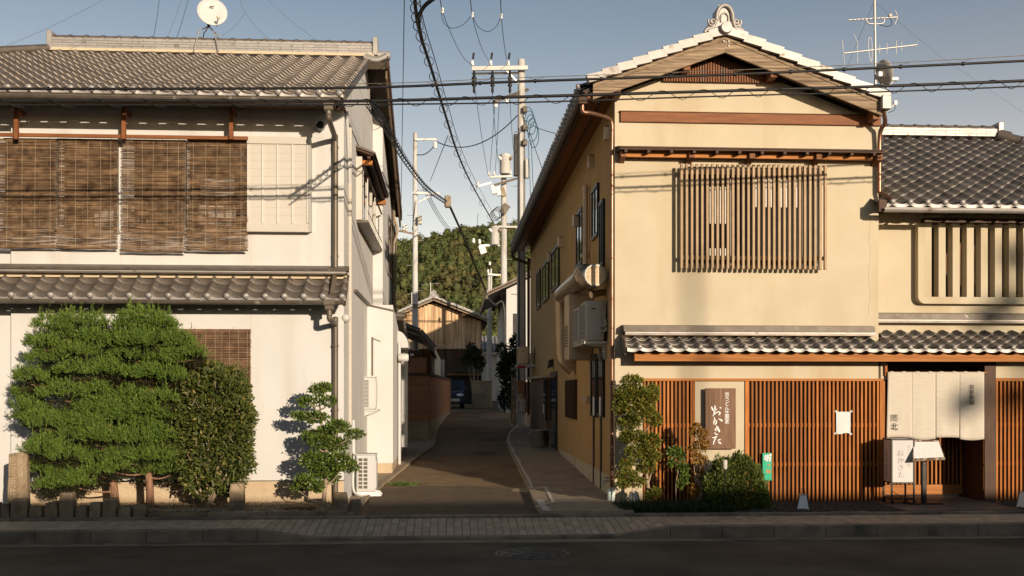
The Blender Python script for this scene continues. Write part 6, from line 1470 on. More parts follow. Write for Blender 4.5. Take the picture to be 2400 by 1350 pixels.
# ================================================================== AIR CONDITIONERS
def ac_front(label, px0, px1, py0, py1, Y, dep, cols, rows, m, gw=.66):
    """outdoor unit whose grille faces the street"""
    p0, p1 = P(px0,py0,Y), P(px1,py1,Y); t = thing('air_conditioner', label, 'air conditioner', ((p0.x+p1.x)/2, Y+dep/2, p1.z), 'outdoor air conditioner units')
    W = p1.x-p0.x; H_ = p0.z-p1.z
    MB().cbox(p0.x,p1.x,Y,Y+dep,p1.z,p0.z,.018).build('case', m, t)
    gx0, gx1 = p0.x+.035, p0.x+W*gw; gz0, gz1 = p1.z+.05, p0.z-.05
    MB().box(gx0,gx1,Y-.004,Y+.01,gz0,gz1).build('coil', M['gutter'], t)
    for i in range(rows+1):
        z = gz0+(gz1-gz0)*i/rows; MB().box(gx0-.01,gx1+.01,Y-.016,Y-.003,z-(.0055 if rows > 10 else .008),z+(.0055 if rows > 10 else .008)).build('grille_slat', m, t)
    for i in range(cols+1):
        x = gx0+(gx1-gx0)*i/cols; MB().box(x-.009,x+.009,Y-.018,Y-.003,gz0-.01,gz1+.01).build('grille_rib', m, t)
    MB().box(p1.x-.001,p1.x+.012,Y+.04,Y+dep-.04,p1.z+.06,p0.z-.08).build('side_panel', m, t)
    MB().box(p0.x-.012,p1.x+.012,Y-.014,Y+dep+.01,p0.z,p0.z+.012).build('lid', m, t)
    return t, p0, p1
t, p0, p1 = ac_front('white air conditioner unit bracketed on the white house side wall', 830, 880, 884, 960, 19.8, .34, 2, 20, M['acw'], .7)
for y in (19.85,20.2): MB().prism([(p0.x-.02,p1.z-.03),(p1.x+.05,p1.z-.005),(p1.x+.05,p1.z-.03),(p0.x+.1,p1.z-.16)], 'xz', y, y+.03).build('bracket', M['acw'], t)
MB().box(p0.x-.02, p1.x+.05, 19.82, 20.5, p1.z-.03, p1.z-.002).build('bracket', M['acw'], t)
t, p0, p1 = ac_front('white air conditioner unit on the ground beside the small topiary tree', 834, 880, 1066, 1153, 17.2, .36, 2, 8, M['acw'], .62)
for y in (17.22,17.48): MB().prism([(p0.x-.02,.03),(p1.x+.10,.03),(p1.x+.06,.09),(p1.x-.02,p1.z),(p0.x+.02,p1.z),(p0.x-.02,.09)], 'xz', y, y+.10).build('foot_block', M['ceramic'], t)
MB().tube(spline([(p0.x-.03,17.3,.75),(p0.x-.05,17.25,.4),(p0.x-.03,17.2,.12),(p0.x+.1,17.1,.05),(p0.x+.2,17.08,.06)],6), .022, 8).build('hose', M['acw'], t)
MB().tube(spline([(p0.x-.06,17.4,1.3),(p0.x-.05,17.4,.5),(p0.x-.02,17.3,.35)],6), .028, 8).build('hose', M['acw'], t)

def ac_side(label, y0, y1, xf, z0, z1, m=M['acg']):
    """outdoor unit on the ochre wall, its fan facing across the alley"""
    t = thing('air_conditioner', label, 'air conditioner', (xf+.15,(y0+y1)/2,z0), 'outdoor air conditioner units')
    MB().cbox(xf,xf+.31,y0,y1,z0,z1,.02).build('case', m, t)
    MB().box(xf-.004,xf+.01,y0+.08,y1-.12,z0+.05,z1-.05).build('fan_opening', M['gutter'], t)
    for i in range(13): z = z0+.05+(z1-z0-.1)*i/12; MB().box(xf-.016,xf-.002,y0+.07,y1-.11,z-.006,z+.006).build('grille_slat', m, t)
    for i in range(7): y = y0+.08+(y1-y0-.2)*i/6; MB().box(xf-.018,xf-.002,y-.006,y+.006,z0+.05,z1-.05).build('grille_rib', m, t)
    g = MB().prism([(xf+.10,z0+.06),(xf+.24,z0+.06),(xf+.24,z1-.08),(xf+.075,z1-.08),(xf+.075,z1-.2),(xf+.10,z1-.25)], 'xz', y0-.02, y0+.005).build('service_cover', m, t)
    MB().box(xf+.09,xf+.16,y0-.028,y0-.018,z1-.15,z1-.13).build('cover_handle', M['aludk'], g)
    for zz in (z0+.16,z0+.24): MB().tube(spline([(xf+.24,y0-.01,zz),(xf+.33,y0-.03,zz+.02),(XR-.05,y0+.02,zz+.18),(XR-.03,y0+.03,z1)],5), .022, 8).build('refrigerant_pipe', m, t)
    return t
zA, zB = P(1396,799,16.75).z, P(1396,704,16.75).z; xf = P(1373,750,16.75).x
t = ac_side('grey air conditioner unit on the ochre side wall nearest the street', 16.75, 17.5, xf, zA, zB)
for y in (16.85,17.35): MB().prism([(xf+.02,zA-.045),(XR,zA-.045),(XR,zA-.3),(XR-.05,zA-.3),(XR-.07,zA-.09),(xf+.02,zA-.065)], 'xz', y, y+.04).build('bracket', M['alu'], t)
MB().box(xf-.02, XR, 16.77, 18.5, zA-.045, zA-.004).build('bracket', M['alu'], t)
ac_side('second grey air conditioner unit behind the nearest one on the ochre wall', 17.6, 18.35, xf-.02, zA, zB-.03)
q = PX(1232,812,XR-.32); t = ac_side('beige air conditioner unit high on the far end of the ochre wall', 31.2, 32.0, XR-.5, P(1230,853,31.2).z, P(1230,812,31.2).z, M['pinkw'])
MB().box(XR-.55, XR, 31.15, 32.05, P(1230,860,31.2).z, P(1230,854,31.2).z).build('bracket', M['acw'], t)
MB().box(XR-.55, XR-.3, 31.1, 31.15, P(1230,864,31.2).z, P(1230,857,31.2).z).build('reflector', M['red'], t)
# tall flat cabinets beside the units
kb = thing('exhaust_cabinet', 'tall tan exhaust cabinet behind the air conditioner pair on the ochre wall', 'cabinet', (XR-.2,18.8,2.3))
MB().cbox(XR-.46,XR-.0,18.45,19.05,2.35,P(1330,688,18.4).z,.02).build('case', M['pinkw'], kb)
for i in range(8): MB().box(XR-.472,XR-.459,18.5,19.0,2.6+.05*i,2.625+.05*i).build('louvre', M['gutter'], kb)
# spiral duct
du = thing('exhaust_duct', 'large spiral exhaust duct with round mesh mouth on the ochre side wall', 'duct', (XR-.3,17,3.4))
dx = P(1395,645,16.4).x; dz = P(1395,645,16.4).z; R_ = .172
def duct(pts, r=R_):
    b = MB(); rs = []; pp = []
    L = spline(pts, 10)
    for i in range(len(L)-1):
        for k in range(2): pp.append(L[i].lerp(L[i+1],k/2)); rs.append(r+(.006 if (2*i+k)%2 else 0.))
    b.tube(pp, rs, 20); return b.build('duct_run', M['spiral'], du)
duct([(dx,16.4,dz),(dx,16.8,dz),(dx-.02,17.1,dz+.03),(dx-.03,17.3,dz+.14)])
duct([(dx-.06,17.3,dz+.12),(dx-.03,17.9,dz+.10),(dx-.03,19.,dz+.10),(dx-.03,21.0,dz+.10)])
duct([(dx-.03,21.05,dz+.12),(dx-.02,21.12,dz-.2),(dx,21.12,dz-.9),(dx+.03,21.12,dz-1.2),(XR,21.1,dz-1.45)], .155)
MB().ball((dx-.05,17.25,dz+.10), .19, 16, 10).build('elbow', M['spiral'], du)
MB().lathe((dx,16.395,dz), [(R_-.012,-.01),(R_+.012,-.012),(R_+.014,.02),(R_,.03),(R_-.012,.03),(R_-.012,-.01)], 28, axis='y', caps=False).build('rim', M['alu'], du)
MB().lathe((dx,16.41,dz), [(0,0),(R_-.01,.0)], 24, axis='y').build('mesh_back', M['meshm'], du)
for i in range(-7,8):
    h = math.sqrt(max(0,(R_-.012)**2-(i*.021)**2))
    if h > .02:
        MB().tube([(dx+i*.021,16.4,dz-h),(dx+i*.021,16.4,dz+h)], .004, 4).build('mesh_wire', M['gutter'], du); MB().tube([(dx-h,16.402,dz+i*.021),(dx+h,16.402,dz+i*.021)], .004, 4).build('mesh_wire', M['gutter'], du)
MB().tube([(dx+.0,16.9,dz-.27),(XR,17.0,dz-.21)], .06, 10).build('branch_pipe', M['spiral'], du)

# ================================================================== THINGS ON THE GROUND
def text_mesh(body, m, parent, c, h, name='lettering', wid=None, space=1.0, slant=0., xdir=Vector((1,0,0)), zdir=Vector((0,0,1)), thin=0., ext=.0012):
    """vertical lettering, one character under another; c is its middle, h its whole height"""
    cu = bpy.data.curves.new('lettering', 'FONT'); cu.body = '\n'.join(body); cu.align_x = 'CENTER'; cu.space_line = space; cu.offset = thin; cu.extrude = 0.; cu.resolution_u = 4
    ob = bpy.data.objects.new('lettering', cu); col.objects.link(ob); dg = bpy.context.evaluated_depsgraph_get()
    me = bpy.data.meshes.new_from_object(ob.evaluated_get(dg)); bpy.data.objects.remove(ob)
    if not len(me.vertices): return None
    V = np.array([v.co[:] for v in me.vertices]); F = [tuple(p.vertices) for p in me.polygons]; bpy.data.meshes.remove(me)
    lo, hi = V.min(0), V.max(0); k = h/(hi[1]-lo[1]); kx = k if wid is None else wid/(hi[0]-lo[0])
    b = MB(); yd = Vector((0,-1,0)); nn = xdir.cross(zdir).normalized()
    vs = [Vector(c) + xdir*((v[0]-(lo[0]+hi[0])/2)*kx + slant*(v[1]-(lo[1]+hi[1])/2)*k) + zdir*((v[1]-(lo[1]+hi[1])/2)*k) for v in V]
    b.add([p + nn*ext for p in vs], F)
    return b.build(name, m, parent, recalc=False)

# wooden signboard with brush-written name
sg = thing('wooden_signboard', 'tall wooden signboard with white brush lettering on the ochre shop front', 'sign', P(1689,1053,15.9))
q0, q1 = P(1653,910,15.9), P(1725,1052,15.88)
MB().cbox(q0.x,q1.x,15.89,15.93,q1.z,q0.z,.004).build('board', M['sign'], sg)
for px in (1670,1710): x = P(px,950,15.95).x; MB().box(x-.02,x+.02,15.93,16.0,q1.z+.2,q1.z+.25).build('bracket', M['aludk'], sg)
def brush(pts, m=M['paintw'], Y=15.8885):
    P3 = [P(1640+x/7.5, 890+y/7.5, Y) for (x,y,_) in pts]; W = [w/7.5/150*.5 for (_,_,w) in pts]
    sp = spline(P3,6); wn = np.interp(np.linspace(0,len(W)-1,len(sp)), range(len(W)), W); vs = []
    for i, p in enumerate(sp):
        d = sp[min(i+1,len(sp)-1)]-sp[max(i-1,0)]; n = Vector((-d.z,0,d.x)).normalized(); vs += [p+n*wn[i], p-n*wn[i]]
    b = MB(); b.add(vs, [(2*i,2*i+2,2*i+3,2*i+1) for i in range(len(sp)-1)]); b.build('brush_stroke', m, sg, recalc=False)
for st in ([(208,470,14),(222,510,30),(246,545,22),(280,532,14),(308,512,8)],[(263,446,8),(270,480,22),(266,545,24),(250,600,22),(238,640,26)],[(238,632,20),(268,600,14),(318,566,16),(355,574,20),(352,604,18),(326,622,10)],[(352,486,18),(376,500,22)],
           [(258,660,10),(262,700,24),(250,750,22),(252,790,8)],[(240,735,14),(272,716,16),(292,728,20),(290,765,20),(268,788,12)],[(332,686,16),(362,700,18),(388,716,28),(382,738,12)],
           [(262,876,14),(300,850,18),(335,828,14)],[(268,898,12),(310,878,14),(342,862,10)],[(290,806,14),(318,850,20),(346,900,26),(338,924,10)],[(338,900,18),(318,905,8)],[(262,930,20),(280,952,18),(320,964,14)],
           [(222,1022,16),(262,1012,18),(304,996,22)],[(296,1000,14),(270,1040,20),(250,1090,20),(238,1140,12)],[(314,1066,12),(345,1055,20),(368,1048,12)],[(322,1092,12),(350,1106,26),(376,1124,18)]): brush(st)
text_mesh('京うどん生蕎麦', M['paintw'], sg, P(1704,956,15.8885), P(1704,919,15.89).z-P(1704,993,15.89).z, wid=.075, space=.9)

# engraved stone post
stn = thing('engraved_stone_post', 'engraved stone post standing in the bed at the left edge', 'stone', P(46,1190,14.95))
c = P(45,1185,14.95); b = MB(); h0 = P(45,1062,14.95).z; prof_ = []
secs = 9; hw, hd = .122, .10; ring = []
for i in range(secs):
    t_ = i/(secs-1); z = .02 + (h0-.02)*t_; k = 1.06-.12*t_ + random.uniform(-.015,.015)
    pts = [(-1,-.75),(.18,-1),(.72,-.8),(1,-.2),(.95,.9),(-.9,.95)]
    ring.append([(c.x+x*hw*k+random.uniform(-.004,.004), c.y+y*hd*k, z+(.0 if i<secs-1 else (.015*x+random.uniform(-.006,.012)))) for (x,y) in pts])
vs = [p for r_ in ring for p in r_]; b.add(vs, [(i*6+k,i*6+(k+1)%6,(i+1)*6+(k+1)%6,(i+1)*6+k) for i in range(secs-1) for k in range(6)] + [tuple(range((secs-1)*6,secs*6))])
b.build('post', M['stone'], stn)
text_mesh('松風庵井', M['stonel'], stn, Vector((c.x-.048,c.y-.115,P(40,1117,14.9).z)), .60, wid=.105, space=.98, xdir=Vector((.99,-.14,0)), thin=-.012, name='engraving')

def rough_block(name, px0, px1, ytop, Y, d, zb=-.05, parent=None, m=M['stone']):
    p0, p1 = P(px0,ytop,Y), P(px1,ytop,Y); b = MB(); n = 10; secs = 5; vs = []
    cx, cy = (p0.x+p1.x)/2, Y+d/2; hw, hd = (p1.x-p0.x)/2, d/2
    rad = [random.uniform(.93,1.04) for _ in range(n)]
    for i in range(secs):
        t_ = i/(secs-1); z = zb+(p0.z-zb)*min(1,t_*1.05) - (.012 if i==secs-2 else 0); k = (1.03-.05*t_) * (.86 if i==secs-1 else 1)
        for j in range(n):
            a = 2*math.pi*j/n; cxn, syn = math.cos(a), math.sin(a); e = .45
            vs.append((cx+hw*k*rad[j]*math.copysign(abs(cxn)**e,cxn), cy+hd*k*rad[j]*math.copysign(abs(syn)**e,syn), z+random.uniform(-.008,.008)))
    b.add(vs, [(i*n+j,i*n+(j+1)%n,(i+1)*n+(j+1)%n,(i+1)*n+j) for i in range(secs-1) for j in range(n)] + [tuple(range((secs-1)*n,secs*n))])
    return b.build(name, m, parent)
ge = thing('garden_edging', 'row of uneven upright stones and granite kerb edging the left bed', 'edging', P(300,1213,14.7))
for (a,b_,yt) in ((-40,-2,1180),(-1,20,1182),(21,63,1172),(64,98,1188),(100,133,1180),(136,171,1156),(173,203,1187),(205,235,1180),(237,271,1169),(273,305,1188),(308,342,1184)):
    rough_block('edging_stone', a, b_, yt, 14.64, .19, -.02, ge)
px = 344
while px < 806:
    x0, x1 = P(px,1205,14.63).x, P(min(px+random.uniform(110,160),808),1205,14.63).x; px = 1200+0 if False else px
    nxt = min(px+140, 808); x1 = P(nxt,1205,14.63).x
    MB().cbox(x0+.004,x1-.004,14.625,14.80,-.02,.088+random.uniform(-.006,.006),.012).build('granite_kerb', M['stone'], ge); px = nxt
tag(rough_block('garden_stone', 536, 571, 1134, 14.86, .2, 0), 'squat upright stone between the camellia and the granite kerb', 'stone')
tag(rough_block('garden_stone', 778, 815, 1156, 14.86, .2, 0), 'short upright stone at the foot of the topiary tree', 'stone')
tag(rough_block('garden_stone', 818, 846, 1172, 14.95, .14, 0, m=M['kerb']), 'dark low stone at the corner beside the topiary tree', 'stone')
cv = thing('metal_cover', 'flat rusty metal cover lying in the left bed', 'cover', P(700,1195,15.2)); q0 = P(668,1196,14.95); q1 = P(742,1190,15.15)
MB().cbox(q0.x,q1.x,14.86,15.1,.09,.105,.004).build('plate', mat('rusty_iron',(.10,.045,.02),(.17,.08,.04),8,.8), cv)

# covers in the ground
ic = thing('rectangular_cover', 'pale rectangular steel cover set in the alley mouth', 'cover', PA(1012,1176))
p = [PA(*q, .014) for q in ((962,1167),(1064,1168),(1046,1183),(944,1182))]
MB().add([tuple(v) for v in p] + [(v.x,v.y,v.z-.02) for v in p], [(0,1,2,3),(0,4,5,1),(1,5,6,2),(2,6,7,3),(3,7,4,0)]).build('lid', mat('galvanised_lid',(.40,.33,.26),(.47,.39,.31),4,.7,bump=.1), ic)
p2 = [PA(*q, .009) for q in ((950,1165),(1080,1166),(1062,1185),(930,1184))]
MB().add([tuple(v) for v in p2] + [(v.x,v.y,v.z-.02) for v in p2], [(0,1,2,3),(0,4,5,1),(1,5,6,2),(2,6,7,3),(3,7,4,0)]).build('frame', M['conc'], ic)
for (px,py) in ((988,1171),(1034,1171),(975,1179),(1020,1179)): q = PA(px,py,.016); MB().box(q.x-.02,q.x+.02,q.y-.03,q.y+.03,q.z-.002,q.z+.002).build('lifting_hole', M['black'], ic)
def manhole(label, c, r, rings):
    t = thing('manhole_cover', label, 'manhole cover', c); c = Vector(c)
    MB().lathe(c, [(r*1.12,-.03),(r*1.12,.004),(r*1.03,.006),(r*1.02,-.004)], 40).build('frame', M['iron'], t)
    MB().lathe(c, [(r*1.0,-.03),(r*1.0,.003),(0,.004)], 40).build('lid', M['iron'], t)
    for k in range(rings):
        rr = r*(k+1)/(rings+.6); n = max(6,int(rr/.028)); b = MB()
        for i in range(n):
            a = 2*math.pi*(i+.5*(k%2))/n; q = c+Vector((rr*math.cos(a),rr*math.sin(a),.005)); e = Vector((-math.sin(a),math.cos(a),0)); f = Vector((math.cos(a),math.sin(a),0))
            b.obox(q, e*(math.pi*rr/n*.62), f*(r/(rings+.6)*.30), Vector((0,0,.0035)))
        tag(b.build('tread_studs', M['iron'], t), kind='stuff')
    return t
q = PG(1248,1297,-.156); manhole('large round manhole cover in the road before the alley', q, .40, 9)
manhole('small round cover in the shaded alley mouth', PA(1191,1208,.008), .105, 3)

# steel pot by the side door
pt = thing('steel_stockpot', 'large stainless steel pot standing by the side door', 'pot', PA(1264,1049,.075))
c = PA(1264,1048,.075); R_ = .235; Hh = .44
MB().lathe(c, [(R_*.96,0),(R_,.02),(R_,Hh-.02),(R_+.012,Hh-.01),(R_+.012,Hh),(R_-.006,Hh),(R_-.01,.03),(0,.02)], 32).build('body', M['steel'], pt)
MB().lathe(c+Vector((.02,0,Hh-.03)), [(R_-.02,0),(R_-.02,.008),(.05,.03),(0,.032)], 28).build('lid', M['steel'], pt)
for s in (-1,1): MB().tube(spline([c+Vector((s*R_,-.05,Hh-.09)),c+Vector((s*(R_+.05),-.03,Hh-.09)),c+Vector((s*(R_+.05),.03,Hh-.09)),c+Vector((s*R_,.05,Hh-.09))],4), .010, 6).build('handle', M['steel'], pt)
# tap on the wall corner
tp_ = thing('wall_tap', 'chrome garden tap on the ochre wall plinth beside the copper pipe', 'tap', PX(1420,1130,XR-.06))
q = PX(1421,1128,XR-.08); MB().tube(spline([(XR,q.y,q.z),(XR-.09,q.y,q.z),(XR-.14,q.y,q.z-.02),(XR-.15,q.y,q.z-.08)],5), .014, 8).build('spout', M['steel'], tp_)
MB().tube([(XR-.06,q.y,q.z),(XR-.06,q.y,q.z+.06)], .01, 8).build('stem', M['steel'], tp_); MB().tube([(XR-.10,q.y,q.z+.06),(XR-.02,q.y,q.z+.06)], .011, 8).build('handle', M['steel'], tp_)

# floor lanterns: tapering white lamps with a loop handle
def lantern(label, px, pyb, Y, h=.26, s=.085, rot=.35):
    c = P(px,pyb,Y); t = thing('floor_lantern', label, 'lantern', c, 'white floor lanterns')
    cs, sn = math.cos(rot), math.sin(rot)
    def quad(r0, r1, z0, z1, k, wdt):
        a0 = rot+math.pi/2*k; d = Vector((math.cos(a0),math.sin(a0),0)); e = Vector((-d.y,d.x,0))
        vs = [c+d*r0-e*(r0*wdt)+Vector((0,0,z0)), c+d*r0+e*(r0*wdt)+Vector((0,0,z0)), c+d*r1+e*(r1*wdt)+Vector((0,0,z1)), c+d*r1-e*(r1*wdt)+Vector((0,0,z1))]
        b = MB(); vs2 = [v - d*.004 for v in vs]; b.add(vs+vs2, [(0,1,2,3),(7,6,5,4),(0,4,5,1),(1,5,6,2),(2,6,7,3),(3,7,4,0)]); return b
    for k in range(4): quad(s, s*.55, .012, h, k, .93).build('lamp_panel', M['paintw'], t)
    for k in range(4):
        a0 = rot+math.pi/4+math.pi/2*k; d = Vector((math.cos(a0),math.sin(a0),0))*1.40
        MB().beam(c+d*s+Vector((0,0,0)), c+d*s*.56+Vector((0,0,h+.005)), .010, .010).build('corner_post', M['blackm'], t)
    MB().cbox(c.x-s*.55,c.x+s*.55,c.y-s*.55,c.y+s*.55,c.z+h,c.z+h+.012,.003).build('top_plate', M['alu'], t)
    MB().tube(spline([c+Vector((-.028,0,h)),c+Vector((-.024,0,h+.08)),c+Vector((0,0,h+.115)),c+Vector((.024,0,h+.08)),c+Vector((.028,0,h))],5), .004, 6).build('handle', M['blackm'], t)
    return t
lantern('white floor lantern before the long lattice of the shop front', 1882, 1201, 15.0, .26, .098, -.30-math.pi/2*0)
lantern('small white floor lantern half hidden under the maple', 1486, 1187, 15.55, .22, .075)
lantern('white floor lantern cut by the right edge of the picture', 2403, 1200, 15.0, .30, .10)
ck = thing('bent_pipe', 'thin black bent pipe rising from the mondo grass by the corner', 'pipe', P(1462,1190,15.6))
MB().tube(spline([P(1458,1190,15.6),P(1458,1160,15.6),P(1463,1142,15.6),P(1470,1140,15.6)],5), .008, 6).build('pipe', M['black'], ck)

# standing sign lamp with lettering
sl_ = thing('sign_lamp', 'free-standing white sign lamp with black frame in front of the curtain', 'sign', P(2103,1186,15.6))
c = P(2106,1200,15.62); zt0, zt1 = P(2104,1131,15.5).z, P(2104,1030,15.5).z; th = -.06
F_ = Vector((math.sin(-th)*-1*-1, -math.cos(th), 0)); F_ = Vector((math.sin(th)*1., -math.cos(th), 0)); R__ = Vector((math.cos(th), math.sin(th), 0))
ux, uy = R__, -F_; hw, hd = .172, .172
cor = {}
for i,(sx_,sy_) in enumerate(((-1,-1),(1,-1),(1,1),(-1,1))):
    q = Vector((c.x,c.y,0)) + ux*(sx_*hw) + uy*(sy_*hd); cor[i] = q
    MB().beam(q+Vector((0,0,.045)), q+Vector((0,0,zt1+.02)), .022, .022).build('frame_post', M['blackm'], sl_)
    MB().tube([q+Vector((-.01,0,.06)), q+Vector((.03,0,.06))], .03, 10).build('castor', M['black'], sl_)
for i in range(4):
    a, b_ = cor[i], cor[(i+1)%4]
    for z in (zt0,zt1): MB().beam(a+Vector((0,0,z)), b_+Vector((0,0,z)), .018, .02).build('frame_rail', M['blackm'], sl_)
    m_ = (a+b_)/2; d = (b_-a).normalized(); n_ = Vector((d.y,-d.x,0))
    MB().obox(m_+Vector((0,0,(zt0+zt1)/2)), d*(hw-.012), n_*.003, Vector((0,0,(zt1-zt0)/2-.01))).build('lamp_panel', M['lampw'], sl_)
MB().obox(Vector((c.x,c.y,zt1)), ux*(hw-.01), uy*(hd-.01), Vector((0,0,.008))).build('top_panel', M['lampw'], sl_)
MB().obox(Vector((c.x,c.y,.12)), ux*(hw+.0), uy*(hd+.0), Vector((0,0,.012))).build('base_plate', M['blackm'], sl_)
MB().tube(spline([(c.x-.1,c.y,zt0),(c.x-.06,c.y-.05,.4),(c.x-.12,c.y,.25),(c.x+.05,c.y-.03,.13)],6), .006, 5).build('lead', M['black'], sl_)
zm = (zt0+zt1)/2
fc_ = (cor[0]+cor[1])/2 - uy*.006; text_mesh('おかきた', M['inkg'], sl_, fc_+Vector((0,0,zm-.04))-ux*.03, .42, wid=.10, xdir=ux, slant=-.05, thin=-.015)
text_mesh('京うどん生蕎麦', M['inkg'], sl_, fc_+Vector((0,0,zm+.08))+ux*.09, .33, wid=.045, xdir=ux, thin=-.02)
lc = (cor[3]+cor[0])/2 - ux*.006; text_mesh('おかきた', M['ink'], sl_, lc+Vector((0,0,zm-.05))+uy*.03*-1*-1, .40, wid=.10, xdir=-uy, thin=-.015)
text_mesh('京うどん生蕎麦', M['inkg'], sl_, lc+Vector((0,0,zm+.06))-uy*.09, .32, wid=.045, xdir=-uy, thin=-.02)

# menu stand
ms = thing('menu_stand', 'black menu stand with slanted white menu beside the sign lamp', 'menu stand', P(2165,1197,15.5))
c = P(2165,1197,15.5); zt = P(2165,1080,15.5).z
MB().cbox(c.x-.035,c.x+.035,15.47,15.53,.06,zt+.12,.006).build('post', M['blackm'], ms)
MB().cbox(c.x-.27,c.x+.22,15.32,15.66,.046,.066,.006).build('base', M['blackm'], ms)
tl = Vector((0,.5,.87)).normalized(); ux_ = Vector((1,0,0)); nn = ux_.cross(tl)
q = P(2174,1054,15.42); vsb = [P(2140,1031,15.5),P(2200,1031,15.5),P(2216,1077,15.30),P(2140,1081,15.30)]
d_ = Vector((0,.02,-.02))
def slantquad(name, vs, m, off, thick=.02):
    n = (vs[1]-vs[0]).cross(vs[3]-vs[0]).normalized(); n = n if n.y < 0 else -n
    f = [v + n*off for v in vs]; bk_ = [v - n*thick for v in f]; MB().add(f+bk_, [(0,1,2,3),(7,6,5,4),(0,4,5,1),(1,5,6,2),(2,6,7,3),(3,7,4,0)]).build(name, m, ms)
slantquad('menu_board', vsb, mat('mottled_brown_board',(.10,.06,.04),(.40,.30,.20),14,.7,lo=.45,hi=.6), 0)
lerp2 = lambda u,v_: vsb[0].lerp(vsb[1],u).lerp(vsb[3].lerp(vsb[2],u),v_)
slantquad('menu_sheet', [lerp2(.0,.10),lerp2(.97,.10),lerp2(.97,.88),lerp2(.02,.88)], M['paper'], .006, .004)
for (u0,u1,v0,v1) in ((.04,.20,.20,.42),(.24,.42,.20,.42),(.46,.62,.20,.42),(.64,.92,.20,.42),(.18,.50,.54,.78),(.54,.72,.54,.76),(.76,.90,.54,.76)):
    slantquad('menu_print', [lerp2(u0,v0),lerp2(u1,v0),lerp2(u1,v1),lerp2(u0,v1)], M['paperg'], .0085, .002)

# curtain over the entrance
nr_ = thing('entrance_curtain', 'unbleached linen half-curtain hanging over the restaurant entrance', 'curtain', P(2195,1028,15.93))
rd0, rd1 = P(2078,873,15.95), P(2314,873,15.95)
MB().tube([rd0,rd1], .013, 8).build('rod', M['woodh'], nr_)
panels = [(2081,2137,1026),(2137,2193,1028),(2193,2249,1026),(2249,2307,1029)]
for k,(a,b_,yb) in enumerate(panels):
    nx, nz = 14, 20; vs = []
    for i in range(nx+1):
        for j in range(nz+1):
            u, v_ = i/nx, j/nz; px = a+(b_-a)*u + (-3*v_ if k==0 else 0)*(1-u); py = 872+(yb-872)*v_ + 3*math.sin(math.pi*u)*v_*(1 if k%2 else -.4)
            p = P(px,py,15.93); p.y += (.007*math.sin(u*5+k*1.7)+.003*math.sin(u*11+k)) * (v_**1.3) + (.003 if k%2 else 0)
            vs.append(tuple(p))
    b = MB(); b.add(vs, [(i*(nz+1)+j,(i+1)*(nz+1)+j,(i+1)*(nz+1)+j+1,i*(nz+1)+j+1) for i in range(nx) for j in range(nz)], True)
    o = b.build('curtain_panel', M['linen'], nr_, recalc=False); md = o.modifiers.new('thickness','SOLIDIFY'); md.thickness = .003
for px in (2090,2118,2150,2180,2206,2236,2262,2294): q = P(px,873,15.94); MB().tube([q+Vector((-.03,0,0)),q+Vector((.03,0,0))], .019, 8).build('curtain_loop', M['linen'], nr_)
text_mesh('岡北', M['ink'], nr_, P(2096.5,990,15.91), .245, wid=.11, space=1.1)
text_mesh('うどんどころ', M['inkg'], nr_, P(2111,981,15.905), .19, wid=.02, thin=-.015)
text_mesh('自家製麺', M['ink'], nr_, P(2278,925,15.91), .325, wid=.082, space=.98)

# paper notice and green board on the lattice
pn = thing('paper_notice', 'white paper notice taped to the long lattice of the shop front', 'notice', P(1976,1016,15.975))
nx, nz = 8, 10; vs = []
for i in range(nx+1):
    for j in range(nz+1):
        u, v_ = i/nx, j/nz; p = P(1960+33.5*u, 965+(51+1.6*math.sin(u*7))*v_, 15.975); p.y -= .012*v_*v_*math.sin(u*math.pi*1.2); vs.append(tuple(p))
MB().add(vs, [(i*(nz+1)+j,(i+1)*(nz+1)+j,(i+1)*(nz+1)+j+1,i*(nz+1)+j+1) for i in range(nx) for j in range(nz)], True).build('sheet', M['paper'], pn, recalc=False)
for (px,py) in ((1959,964),(1995,964),(1957,1016),(1994,1017)): q = P(px,py,15.972); MB().box(q.x-.018,q.x+.018,15.968,15.973,q.z-.014,q.z+.014).build('tape', M['paperg'], pn)
gs = thing('green_sign', 'small green upright sign with white emblem beside the azalea', 'sign', P(1798,1126,15.93))
q0, q1 = P(1787.5,1062,15.93), P(1808.5,1126,15.93); MB().box(q0.x,q1.x,15.93,15.945,q1.z,q0.z).build('board', M['green'], gs)
for (px,py,r) in ((1805,1066.5,3.4),(1804.5,1073.5,3.0),(1794,1070,3.2),(1799,1069,3.0),(1793,1075,3.2),(1798,1074,3.4),(1796.5,1079,2.8),(1803.5,1078.5,2.9),(1801,1080,1.8),(1806,1080.5,1.6)):
    q = P(px,py,15.928); MB().lathe((q.x,15.929,q.z), [(r/151,0),(r/151,-.002),(0,-.002)], 14, axis='y').build('emblem', M['paintw'], gs)
for (px,py,w_,h_) in ((1800,1090,1.2,4),(1803.5,1091,3,1.2),(1803.5,1088.5,1.2,3.5),(1797.5,1101,4,1.6),(1797,1105,1.4,5),(1800,1104.5,4,1.4),(1803.5,1102.5,3.4,4),(1803.5,1107,3.4,3.2),(1799.5,1108,3.8,1.2)):
    q = P(px,py,15.928); MB().box(q.x-w_/302,q.x+w_/302,15.927,15.9295,q.z-h_/302,q.z+h_/302).build('print', M['orange'], gs)
g, a, b_, yy = POLE_NOTICE
text_mesh('駐車禁止', M['ink'], g, Vector((a.x+.07,yy,(a.z+b_.z)/2)), .34, wid=.07); text_mesh('ご遠慮下さい', M['ink'], g, Vector((b_.x-.07,yy,(a.z+b_.z)/2)), .36, wid=.06)

